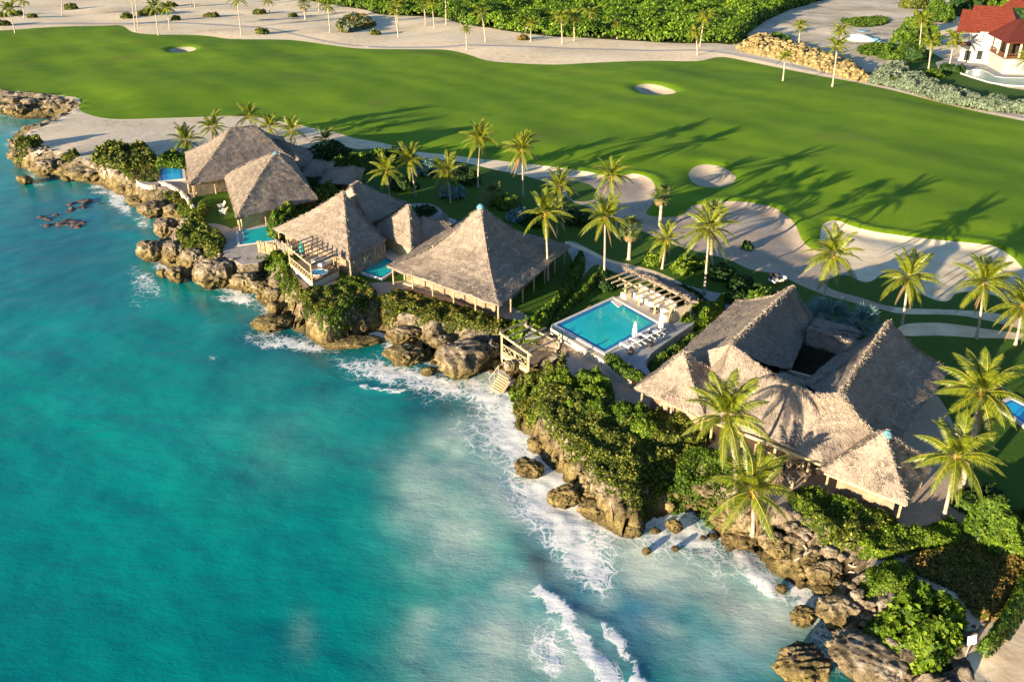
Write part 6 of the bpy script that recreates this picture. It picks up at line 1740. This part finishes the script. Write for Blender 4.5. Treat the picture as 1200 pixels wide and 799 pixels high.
def umbrella(px, py, z, label, mat="white_cloth", s=1.0, group="closed white umbrellas by the pool"):
    a = W(px, py, z); b = Vector((a[0], a[1], z))
    t = empty("closed_umbrella", b, label, "umbrella", group)
    MB().tube([b, b + Vector((0, 0, 2.5 * s))], 0.03, 6).build("pole", MAT["grey_wood"], t)
    MB().tube([b, b + Vector((0, 0, .09))], 0.3, 10).build("base", MAT["coping"], t)
    m = MB(); n = 12
    prof = [(0.7, .20), (0.8, .30), (1.3, .27), (1.9, .20), (2.3, .13), (2.5, .03)]
    for z_, r in prof:
        for k in range(n):
            q = r * (1 if k % 2 else .68)
            m.v.append(b + Vector((q * math.cos(k * 2 * math.pi / n), q * math.sin(k * 2 * math.pi / n), z_ * s)))
    for i in range(len(prof) - 1):
        for k in range(n): m.f.append([i * n + k, i * n + (k + 1) % n, (i + 1) * n + (k + 1) % n, (i + 1) * n + k])
    m.f.append([(len(prof) - 1) * n + k for k in range(n)])
    m.build("canopy", MAT[mat], t)
umbrella(743, 401, .9, "closed white umbrella nearer the sea, over the loungers at the pool edge"); umbrella(773.5, 391, .9, "closed white umbrella nearer the pergola at the pool's corner")
umbrella(354, 300, .9, "closed teal umbrella on the hot tub deck", "teal_cloth", 0.8, None)

def lounger(px, py, rz, label):
    a = W(px, py, 0.9)
    t = empty("sun_lounger", (a[0], a[1], .9), label, "sun lounger", "white sun loungers by the pool", rz)
    def part(nm, m, mt="white_paint"):
        o = m.build(nm, MAT[mt]); o.parent = t
    for s in (-.36, .36):
        part("rail", MB().beam((-.95, s, .34), (1.0, s, .34), .06, .08))
        for x in (-.85, .8): part("leg", MB().beam((x, s, 0), (x, s, .32), .06))
        part("arm_brace", MB().beam((.2, s, .34), (.95, s, .95), .05))
    for k in range(7): part("slat", MB().box((-.85 + .17 * k, 0, .39), (.12, .7, .03)))
    q = MB(); q.box((.68, 0, .72), (.95, .68, .08), 0, Matrix.Rotation(-.75, 3, 'Y')); part("backrest", q, "white_cloth")
    q = MB(); q.box((-.35, 0, .43), (1.15, .64, .07)); part("cushion", q, "white_cloth")
aw = math.atan2(*(W(752, 410, .9) - W(738, 402, .9))[::-1])
for px, py, lb in ((736, 408.5, "white lounger nearest the sea on the pool terrace"), (747, 403, "white lounger just right of the seaward closed umbrella"), (758, 397, "white lounger between the two closed umbrellas, beside the black pot"), (769, 392, "white lounger under the closed umbrella nearest the pergola")):
    lounger(px, py, aw, lb)
def pot(px, py, label, r=.32):
    a = W(px, py, .9)
    t = empty("plant_pot", (a[0], a[1], .9), label, "pot")
    b = Vector((a[0], a[1], .9))
    MB().tube([b, b + Vector((0, 0, .12)), b + Vector((0, 0, .45)), b + Vector((0, 0, .5))], [r * .7, r * .85, r, r * .92], 10).build("vessel", MAT["dark_pot"], t)
pot(739, 414.5, "round brown pot at the seaward end of the loungers"); pot(762, 406, "black round pot between the loungers")

def chair(px, py, rz, label):
    a = W(px, py, 0)
    t = empty("garden_chair", (a[0], a[1], 0), label, "chair", "white wooden chairs on the cliff lawn", rz)
    def part(nm, m):
        o = m.build(nm, MAT["white_paint"]); o.parent = t
    for s in (-.32, .32):
        part("leg", MB().beam((.4, s, 0), (.4, s, .6), .09)); part("leg", MB().beam((-.55, s, 0), (.4, s, .42), .08))
        part("arm", MB().box((.05, s * 1.15, .62), (.95, .16, .05)))
    for k in range(5): part("seat_slat", MB().box((.36 - .15 * k, 0, .42 - .045 * k), (.13, .62, .04)))
    for k in range(5):
        y = -.26 + .13 * k
        part("back_slat", MB().beam((-.28, y, .25), (-.72, y * 1.25, 1.15 - abs(k - 2) * .05), .11, .04))
chair(259.5, 244.5, R(215), "white wooden garden chair nearer the fairway side of the cliff lawn"); chair(262.5, 250.5, R(170), "white wooden garden chair nearer the second pool on the cliff lawn")

# sea deck with bare pergola and the stair into the water
ZD = -1.0
sd = empty("sea_deck", tuple(W3(620, 412, ZD)), "timber deck under bare beams at the cliff edge, with crossed railing", "deck")
planked(sd, W(588, 412, ZD), W(619, 431, ZD), W(664, 407, ZD), W(630, 386, ZD), ZD, 18)
for px, py in ((588, 412), (619, 431), (616, 397), (655, 412)):
    b = Vector((*W(px, py, ZD), ZD - 1.8)); MB().beam(b, Vector((b.x, b.y, ZD + 2.25)), .2).build("post", MAT["yellow_wood"], sd)
rail_fence(sd, W(588, 412, ZD), W(619, 431, ZD), 1.0, ZD, lattice=True, posts=2)
ZB = ZD + 2.3
MB().beam(V3(W(586, 390.5, ZB), ZB), V3(W(623, 416.5, ZB), ZB), .17, .2).build("beam", MAT["yellow_wood"], sd)
for p, q in (((586, 389), (618, 377)), ((595, 395), (625, 382)), ((602, 401), (640, 384)), ((610, 406), (644, 391)), ((618, 412), (652, 398))):
    MB().beam(V3(W(*p, ZB + .16), ZB + .16), V3(W(*q, ZB + .16), ZB + .16), .14, .16).build("rafter", MAT["grey_wood"], sd)
MB().beam(V3(W(612, 379, ZB), ZB), V3(W(656, 402, ZB), ZB), .15, .18).build("beam", MAT["grey_wood"], sd)
MB().beam(Vector((*W(588, 412, ZD), ZD - .4)), Vector((*W(619, 431, ZD), ZD - .4)), .2, .5).build("joist", MAT["yellow_wood"], sd)
ss = empty("sea_stair", tuple(W3(586, 446, -2.4)), "short wooden stair from the sea deck down into the surf", "stair")
s0, s1, e0, e1 = V3(W(586, 437.5, -1.7), -1.7), V3(W(597, 444, -1.7), -1.7), V3(W(576, 453, -3.4), -3.4), V3(W(587, 459.5, -3.4), -3.4)
for k in range(7):
    t = k / 6
    a, b = s0.lerp(e0, t), s1.lerp(e1, t)
    MB().beam(a, b, .36, .12).build("tread", MAT["yellow_wood"], ss)
for a, b in ((s0, e0), (s1, e1)):
    dn = Vector((0, 0, -.22)); MB().beam(a + dn, b + dn, .12, .3).build("stringer", MAT["deck_wood"], ss)
MB().beam(e0 + Vector((-.3, .1, .9)), s0 + Vector((-.1, .1, .9)), .08).build("handrail", MAT["grey_wood"], ss)
for t in (0.0, 0.55, 1.0):
    p = e0.lerp(s0, t) + Vector((-.2, .1, -.2)); MB().beam(p, p + Vector((0, 0, 1.15)), .08).build("rail_post", MAT["grey_wood"], ss)
# plants and steps down the walk
for k in range(7):
    p = W(634 - k * 1.5, 374 + k * 3.4, 0)
    tag(MB().box((p[0], p[1], .05 - k * .012), (1.9, .55, .1), 0.35).build("step_stone", MAT["walk_stone"]), "pale stone step of the walk to the sea deck, " + ("topmost of the flight", "second below the hedge", "third below the hedge", "middle of the flight", "third above the deck", "second above the deck", "lowest, touching the deck")[k], "step", "stone steps to the sea deck")

# hot tub deck of the bluff house
hd = empty("hot_tub_deck", tuple(W3(368, 316, 0)), "raised timber deck with lattice railing and open beams on the bluff", "deck")
F1, F2, F3 = V3(W(340, 309, .9), .9), V3(W(366, 331, .9), .9), V3(W(397, 317, .9), .9)
F4 = F1 + (F3 - F2)
planked(hd, F1, F2, F3, F4, .9, 12)
MB().prism([(p.x, p.y) for p in (F1, F2, F3, F4)], -1.2, .76).build("base_wall", MAT["cream_wall"], hd)
rail_fence(hd, F1, F2, 1.0, .9, lattice=True, posts=1); rail_fence(hd, F2, F3, 1.0, .9, lattice=True, posts=1, mat="deck_wood")
for p in (F1, F2, F3, F4): MB().beam(p, p + Vector((0, 0, 2.3)), .17).build("post", MAT["pole_wood"], hd)
up = Vector((0, 0, 2.3))
MB().beam(F1 + up, F2 + up, .16, .18).build("beam", MAT["pole_wood"], hd); MB().beam(F2 + up, F3 + up, .2, .3).build("beam", MAT["grey_wood"], hd)
for k in range(7):
    p = F1.lerp(F2, k / 6.5) + up + Vector((0, 0, .15)); q = F4.lerp(F3, k / 6.5) + up + Vector((0, 0, .15))
    MB().beam(p, q, .12, .14).build("rafter", MAT["grey_wood"], hd)
c = V3(W(374, 319, 1.35), 1.35)
ht = empty("hot_tub", (c.x, c.y, .9), "round hot tub with turquoise water on the bluff deck", "hot tub")
MB().tube([(c.x, c.y, .9), (c.x, c.y, 1.33)], 1.12, 14).build("tub_wall", MAT["deck_wood"], ht)
m = MB(); n = 18
for r, z in ((1.16, 1.33), (1.16, 1.41), (.92, 1.41), (.92, 1.30)):
    for k in range(n): m.v.append(Vector((c.x + r * math.cos(k * 2 * math.pi / n), c.y + r * math.sin(k * 2 * math.pi / n), z)))
for i in range(3):
    for k in range(n): m.f.append([i * n + k, i * n + (k + 1) % n, (i + 1) * n + (k + 1) % n, (i + 1) * n + k])
m.build("rim", MAT["coping"], ht)
MB().tube([(c.x, c.y, 1.30), (c.x, c.y, 1.36)], .915, 18).build("water", MAT["pool_blue"], ht)
for px, py, lb in ((381, 303.5, "white daybed on the bluff deck nearer the hot tub"), (373, 299, "white daybed on the bluff deck nearer the thatched eave")):
    a = W(px, py + 7, .9); t = empty("daybed", (a[0], a[1], .9), lb, "daybed", "white daybeds on the bluff deck")
    ang = math.atan2((F3 - F2).y, (F3 - F2).x)
    MB().box((a[0], a[1], 1.1), (1.9, .7, .3), ang).build("frame", MAT["white_paint"], t); MB().box((a[0], a[1], 1.31), (1.8, .64, .1), ang).build("mattress", MAT["white_cloth"], t)

# ------------------------------------------------------------------ villa with red roofs
def z_over(a, py):
    lo, hi = -5.0, 60.0
    for k in range(60):
        z = (lo + hi) / 2
        if project(a[0], a[1], z)[1] > py: lo = z
        else: hi = z
    return lo
vr = empty("villa", tuple(W3(1160, 72, 0)), "white two storey villa with red tiled roofs and curved pool", "house")
A, B = W(1121, 73, 0), W(1157, 76, 0)
d = (B - A) / np.hypot(*(B - A)); nb = np.array([-d[1], d[0]]); Lw = np.hypot(*(B - A))
zw = z_over(B, 36)
Dp = 15.0
def VP(u, n, z): p = A + d * u + nb * n; return Vector((p[0], p[1], z))
def vbox(u0, u1, n0, n1, z0, z1): return MB().prism([tuple(VP(u, n, 0)[:2]) for u, n in ((u0, n0), (u1, n0), (u1, n1), (u0, n1))], z0, z1)
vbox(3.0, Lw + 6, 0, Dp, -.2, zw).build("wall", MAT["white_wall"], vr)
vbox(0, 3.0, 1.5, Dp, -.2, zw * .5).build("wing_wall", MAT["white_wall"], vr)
vbox(-3, 3.2, .6, 6, zw * .5, zw * .5 + .5).build("porch_roof", MAT["red_tile"], vr)
zr = zw + Dp * .42
ov = 1.4
def roof_faces(nm, quads, mat="red_tile", parts=True):
    for q in quads:
        pass
    m = MB()
    for q in quads:
        b = len(m.v); nq = len(q)
        c = sum(q, Vector()) / nq
        nr = (q[1] - q[0]).cross(q[2] - q[0]).normalized()
        if nr.z < 0: nr = -nr
        m.v += list(q) + [p - nr * .3 for p in q]
        m.f += [[b + i for i in range(nq)], [b + nq + i for i in range(nq)][::-1]]
        for i in range(nq): m.f.append([b + i, b + nq + i, b + nq + (i + 1) % nq, b + (i + 1) % nq])
    return m.build(nm, MAT[mat], vr)
e0, e1 = VP(1.2, -ov, zw - .2), VP(Lw + 7, -ov, zw - .2)
g0, g1 = VP(0.2, Dp / 2, zr), VP(Lw + 2, Dp / 2, zr)
b0, b1 = VP(1.2, Dp + ov, zw - .2), VP(Lw + 7, Dp + ov, zw - .2)
main_roof = roof_faces("main_roof", [[e0, e1, g1, g0], [b1, b0, g0, g1], [e1, b1, g1]])
for k in range(16):     # courses of tile along the front slope
    t = (k + .5) / 16
    p, q = e0.lerp(g0, t), e1.lerp(g1, t)
    nrm_ = (e1 - e0).cross(g0 - e0).normalized()
    tr = MB().beam(p + nrm_ * .05, q + nrm_ * .05, .12, .1).build("tile_course", MAT["red_tile"], None); tr.parent = main_roof
roof_faces("gable_roof", [[VP(-1.8, -ov + .3, zw - 1.0), VP(4.5, -ov - .4, zw - .6), VP(5.0, Dp * .36, zr - 1.6), VP(-2.6, Dp * .40, zr - 1.2)]])
roof_faces("rear_roof", [[VP(Lw - 2, Dp + 1, zr - .6), VP(Lw + 6, Dp + 1, zr - .6), VP(Lw + 1.5, Dp + 5, zr + 2.6)], [VP(Lw - 2, Dp + 9, zr - .6), VP(Lw - 2, Dp + 1, zr - .6), VP(Lw + 1.5, Dp + 5, zr + 2.6)], [VP(Lw + 6, Dp + 1, zr - .6), VP(Lw + 6, Dp + 9, zr - .6), VP(Lw + 1.5, Dp + 5, zr + 2.6)]])
# tower with balcony
T1, T2, T3 = W(1156, 76.5, 0), W(1173, 87, 0), W(1212, 87, 0)
T4 = T3 + np.array([6, 9]); T5 = T1 + (T4 - T3) * 1.2 + np.array([2, 6])
zb = z_over(T2, 69); zt = z_over(T2, 48.5)
TW = [T1, T2, T3, T4, T5]
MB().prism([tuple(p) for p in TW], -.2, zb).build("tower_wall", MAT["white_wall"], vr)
ct = sum(TW) / 5
MB().prism([tuple(ct + (p - ct) * 1.06) for p in TW], zb + .003, zb + .3).build("balcony_floor", MAT["brown_rail"], vr)
MB().prism([tuple(ct + (p - ct) * .62) for p in TW], zb + .3, zt + .3).build("tower_room", MAT["painted_shade"], vr)
for i in range(3):
    p, q = TW[i], TW[(i + 1) % 5]
    n = 5 if i else 4
    for k in range(n):
        a = p + (q - p) * (k / n)
        if k % 2 == 0: MB().beam(V3(a, zb + .3), V3(a, zt + .4), .45).build("column", MAT["cream_wall"], vr)
    for z in (.55, 1.25): MB().beam(V3(p, zb + z), V3(q, zb + z), .12, .14).build("rail", MAT["brown_rail"], vr)
    nb_ = int(np.hypot(*(q - p)) / .8)
    m = MB()
    for k in range(nb_):
        a = p + (q - p) * ((k + .5) / nb_); m.beam(V3(a, zb + .3), V3(a, zb + 1.25), .1)
    m.build("balusters", MAT["brown_rail"], vr)["kind"] = "stuff"
apx = V3(W(1197, 23, z_over(ct, 23)), z_over(ct, 23)) if False else Vector((ct[0], ct[1], z_over(ct, 22)))
RW = [V3(ct + (p - ct) * 1.28, zt) for p in TW]
roof_faces("tower_roof", [[RW[i], RW[(i + 1) % 5], apx] for i in range(5)])
# openings on the front
def vwin(u0, u1, z0, z1, nm="window", pane="glass_dark"):
    f = MB()
    for (a, b) in ((VP(u0, -.06, z0), VP(u1, -.06, z0)), (VP(u0, -.06, z1), VP(u1, -.06, z1)), (VP(u0, -.06, z0), VP(u0, -.06, z1)), (VP(u1, -.06, z0), VP(u1, -.06, z1))): f.beam(a, b, .22, .22)
    w = f.build(nm, MAT["cream_wall"], vr)
    p = MB().prism([tuple(VP(u, n, 0)[:2]) for u, n in ((u0, -.03), (u1, -.03), (u1, .04), (u0, .04))], z0, z1).build("pane", MAT[pane], None)
    p.parent = w
def uz(px, py):      # plan position and height on the front wall of what shows at (px, py)
    lo, hi = -10, 60
    best = None
    for z in np.arange(0, 22, .05):
        q = W(px, py, z)
        if best is None or abs((q - A) @ nb) < best[0]: best = (abs((q - A) @ nb), (q - A) @ d, z)
    return best[1], best[2]
for a, b in (((1143, 70), (1153, 59.5)), ((1128, 71.5), (1139, 59.5)), ((1135, 47), (1137.2, 39.5)), ((1138.2, 47), (1140.4, 39.5)), ((1150, 48), (1154, 40)), ((1158, 48), (1161, 41))):
    (u0, z0), (u1, z1) = uz(*a), uz(*b)
    vwin(min(u0, u1), max(u0, u1), max(.15, min(z0, z1)), max(z0, z1))
slab("villa_terrace", [(1097, 73), (1116, 68), (1150, 74), (1174, 87.5), (1202, 89), (1240, 91), (1240, 94), (1200, 93), (1166, 91), (1152, 84), (1122, 82.5), (1100, 81)], .18, .4, "walk_stone", "grey paved terrace between villa and its curved pool")

# ------------------------------------------------------------------ rubble bank, wreck, small things
def rubble_bank():
    P = smooth_poly(Wpoly([(866, 58), (872, 48), (884, 42), (905, 46), (930, 54), (965, 64), (1000, 76), (1018, 88), (1016, 93), (990, 88), (950, 77), (910, 68), (880, 62)], .8), 3)
    x0, y0 = P.min(0); x1, y1 = P.max(0)
    gx, gy = np.meshgrid(np.arange(x0, x1, .9), np.arange(y0, y1, .9))
    x, y = gx.ravel(), gy.ravel()
    ins = inside(P, x, y); dd = line_dist(P, x, y, True)
    z = np.where(ins, 2.6 * np.clip(dd / 5, 0, 1) ** .7 * (1 + .25 * fbm(x / 4, y / 4, seed=5)), -.2)
    w = gx.shape[1]; i = (np.arange(gx.shape[0] - 1)[:, None] * w + np.arange(w - 1)[None]).ravel()
    q = np.stack([i, i + 1, i + w + 1, i + w], 1); q = q[ins[q].any(1)]
    ids, inv = np.unique(q, return_inverse=True)
    vs = [np.stack([x, y, z], 1)[ids]]; fs = [np.array([[a, b, c] for a, b, c, e in inv.reshape(q.shape)] + [[a, c, e] for a, b, c, e in inv.reshape(q.shape)])]
    off = len(vs[0]); sel = np.nonzero(ins)[0]
    v0, f0 = ICO[2]
    for k in range(900):
        j = rnd.choice(sel)
        s = rnd.uniform(.25, .85) * (1.5 if rnd.random() > .9 else 1)
        p = v0 * (1 + .35 * fbm(v0[:, 0] * 1.4 + k, v0[:, 1] * 1.4, v0[:, 2] * 1.4, 2, 3))[:, None] * np.array([s, s * rnd.uniform(.6, 1), s * rnd.uniform(.5, .9)])
        vs.append(p + np.array([x[j] + rnd.uniform(-.6, .6), y[j] + rnd.uniform(-.6, .6), z[j] + s * .2])); fs.append(f0 + off); off += len(v0)
    tag(mesh_obj("rubble", np.vstack(vs), np.vstack(fs), MAT["rubble"]), "bank of broken yellow stone along the cart path", kind="stuff")
rubble_bank()

def wreck():
    v, f = ICO[4]
    a, b = W(991, 48, 0), W(1023, 49, 0)
    c = (a + b) / 2; L = np.hypot(*(b - a)) / 2; ang = math.atan2(*(b - a)[::-1])
    t = empty("wrapped_heap", (c[0], c[1], 0), "long white wrapped heap with blue end on the dirt lot", "heap")
    p = v.copy()
    p *= (1 + .22 * fbm(v[:, 0] * 2, v[:, 1] * 2, v[:, 2] * 2, 4, 5))[:, None]
    p = p * np.array([L, 2.0, 1.5]); p[:, 2] = np.maximum(p[:, 2] + .9, 0)
    p[:, 2] *= 1 - .28 * np.clip(p[:, 0] / L, -1, 1)
    ca, sa = math.cos(ang), math.sin(ang)
    p[:, :2] = p[:, :2] @ np.array([[ca, sa], [-sa, ca]]); p[:, 0] += c[0]; p[:, 1] += c[1]
    world_child(mesh_obj("white_wrap", p, f, MAT["white_cloth"], smooth=True), t)
    q = v * (1 + .2 * fbm(v[:, 0] * 2, v[:, 1] * 2, v[:, 2] * 2, 3, 9))[:, None] * np.array([2.2, 1.6, 1.0]); q[:, 2] = np.maximum(q[:, 2] + .4, 0)
    e = W(1026, 49, 0); q[:, 0] += e[0]; q[:, 1] += e[1]
    world_child(mesh_obj("blue_cover", q, f, MAT["blue_tarp"], smooth=True), t)
wreck()
P = smooth_poly(Wpoly([(1004, 37), (1010, 35.8), (1018, 37), (1012, 38.3)], 0.3), 3)
_g = [ground(*p) + .06 for p in P]
tag(MB().prism([tuple(p) for p in P], max(_g) - .3, max(_g)).build("puddle", MAT["blue_tarp"]), "pale blue tarpaulin lying flat on the dirt lot", "tarpaulin")
bpy.data.objects["puddle"].name = "blue_tarpaulin"

b = W3(1131, 769, 0)
sg = empty("sign", b, "white sign board on a leaning white post at the edge of the beach", "sign")
tp = b + Vector((.12, .1, 1.15))
MB().beam(b - Vector((0, 0, .2)), tp, .06).build("post", MAT["grey_wood"], sg)
MB().box(tp + Vector((0, -.07, .25)), (.62, .05, .62), .25, Matrix.Rotation(-.25, 3, 'X')).build("board", MAT["white_paint"], sg)

# small cart behind the right house's ridge
a = W(911, 331, 0); rz = .5
gc = empty("golf_cart", (a[0], a[1], 0), "small open cart with black seats and pale body beside the waste sand", "cart", None, rz)
def gpart(nm, m, mt):
    o = m.build(nm, MAT[mt]); o.parent = gc
gpart("body", MB().box((0, 0, .42), (2.1, 1.05, .28)).box((-.75, 0, .66), (.5, 1.0, .3)).box((.85, 0, .62), (.3, .95, .35)), "white_paint")
gpart("seat", MB().box((-.15, 0, .72), (.55, .98, .2)), "dark_pot"); gpart("seat_back", MB().box((-.45, 0, 1.02), (.12, .96, .5)), "dark_pot")
for x in (-.7, .72):
    for y in (-.5, .5): gpart("wheel", MB().tube([(x, y - .08, .24), (x, y + .08, .24)], .24, 10), "dark_pot")
gpart("steering_wheel", MB().tube([(.42, .2, .95), (.46, .2, 1.0)], .2, 10), "dark_pot"); gpart("bag", MB().tube([(-1.05, .15, .6), (-1.2, .15, 1.35)], .16, 8), "dark_pot")

# pink cloth, driftwood, dead fronds on the rocks
c = W3(871, 608, -.3)
g = ground(c.x, c.y)
v, f = ICO[3]
p = v * (1 + .35 * fbm(v[:, 0] * 2.5, v[:, 1] * 2.5, v[:, 2] * 2.5, 3, 3))[:, None] * np.array([.32, .28, .48]) + np.array([c.x, c.y, g + .75])
tag(mesh_obj("pink_cloth", p, f, MAT["pink_cloth"], smooth=True), "bright pink cloth hung on dead wood under the short palm", "cloth")
for i, (px, py, L, an, lb) in enumerate(((861, 610, 1.8, -.9, "bare bleached branch left of the pink cloth"), (866, 616, 1.7, .9, "forked bleached branch below the pink cloth"), (945, 634, 2.6, .3, "long bleached driftwood branch on the scree"), (950, 630, 1.8, -.4, "short bleached driftwood branch crossing the long one"), (1001, 650, 1.9, -.6, "white driftwood log on the pale sand slope"), (1008, 656, 1.6, -.35, "grey driftwood log just below the white one"), (966, 684, 1.8, -.8, "thin driftwood stick at the foot of the scree"), (311, 25, 9, .7, "dark fallen trunk lying on the far sand"))):
    a = W(px, py, -.2); q = []
    for k in range(5):
        t = (k / 4 - .5) * L
        x, y = a[0] + math.cos(an) * t, a[1] + math.sin(an) * t + .12 * math.sin(k * 2.1)
        q.append((x, y, ground(x, y) + .22 + .1 * math.sin(k * 1.7 + i)))
    m = MB().tube(q, [.05 + L * .012, .07 + L * .012, .07 + L * .01, .05 + L * .008, .03], 6)
    m.tube([q[2], (q[2][0] + .35, q[2][1] + .4, q[2][2] + .35)], [.05, .025], 5)
    tag(m.build("driftwood", MAT["drift"], None, True), lb, "driftwood", "driftwood on the shore and sand")
a = W(617, 40, 0); g = ground(*a)
bx = empty("utility_post", (a[0], a[1], g), "small white post box at the edge of the scrub wood", "post")
MB().box((a[0], a[1], g + .9), (.7, .6, 1.8)).build("cabinet", MAT["white_paint"], bx); MB().box((a[0], a[1], g + 1.9), (.95, .85, .2)).build("cap", MAT["white_paint"], bx)

# loose stones on beach, rim and scree: too many to count
def stones():
    vs, fs, off = [], [], 0
    v0, f0 = ICO[2]
    areas = [([(905, 610), (940, 610), (985, 645), (1010, 690), (985, 690), (940, 655)], 150, .12, .4), ([(1010, 700), (1040, 745), (1090, 775), (1062, 792), (1030, 770), (1004, 735)], 150, .1, .32), ([(640, 505), (700, 560), (735, 590), (715, 590), (660, 545)], 90, .1, .35), ([(1060, 770), (1110, 750), (1150, 745), (1130, 772), (1080, 790)], 120, .06, .22), ([(790, 565), (840, 575), (880, 605), (850, 610), (800, 590)], 110, .1, .34), ([(0, 140), (20, 172), (70, 182), (160, 214), (150, 222), (60, 205), (10, 185)], 120, .2, .7), ([(200, 262), (260, 308), (330, 318), (350, 372), (440, 370), (420, 385), (340, 370), (250, 318), (196, 300)], 200, .15, .5), ([(450, 385), (520, 402), (590, 405), (590, 425), (520, 418), (460, 400)], 120, .15, .5)]
    for px, n, a, b in areas:
        P = Wpoly(px, -1.0)
        lo, hi = P.min(0), P.max(0); k = 0
        while k < n:
            q = rng.uniform(lo, hi)
            if not inside(P, np.array([q[0]]), np.array([q[1]]))[0]: continue
            k += 1
            s = rnd.uniform(a, b)
            w = v0 * (1 + .4 * fbm(v0[:, 0] * 1.5 + k, v0[:, 1] * 1.5, v0[:, 2] * 1.5, 2, 7))[:, None] * np.array([s, s * rnd.uniform(.6, 1), s * rnd.uniform(.45, .8)])
            vs.append(w + np.array([q[0], q[1], 0])); fs.append(f0 + off); off += len(v0)
    V = np.vstack(vs); m = len(v0)
    cen = V.reshape(-1, m, 3).mean(1)
    zc = terrain(cen[:, 0], cen[:, 1])
    V[:, 2] += np.repeat(zc + .08, m)
    keep = np.repeat(zc > SEA - .3, m)
    tag(mesh_obj("loose_stones", V, np.vstack(fs)[np.repeat(zc > SEA - .3, len(f0))], MAT["rock"]), "loose stones scattered along the shore", kind="stuff")
stones()
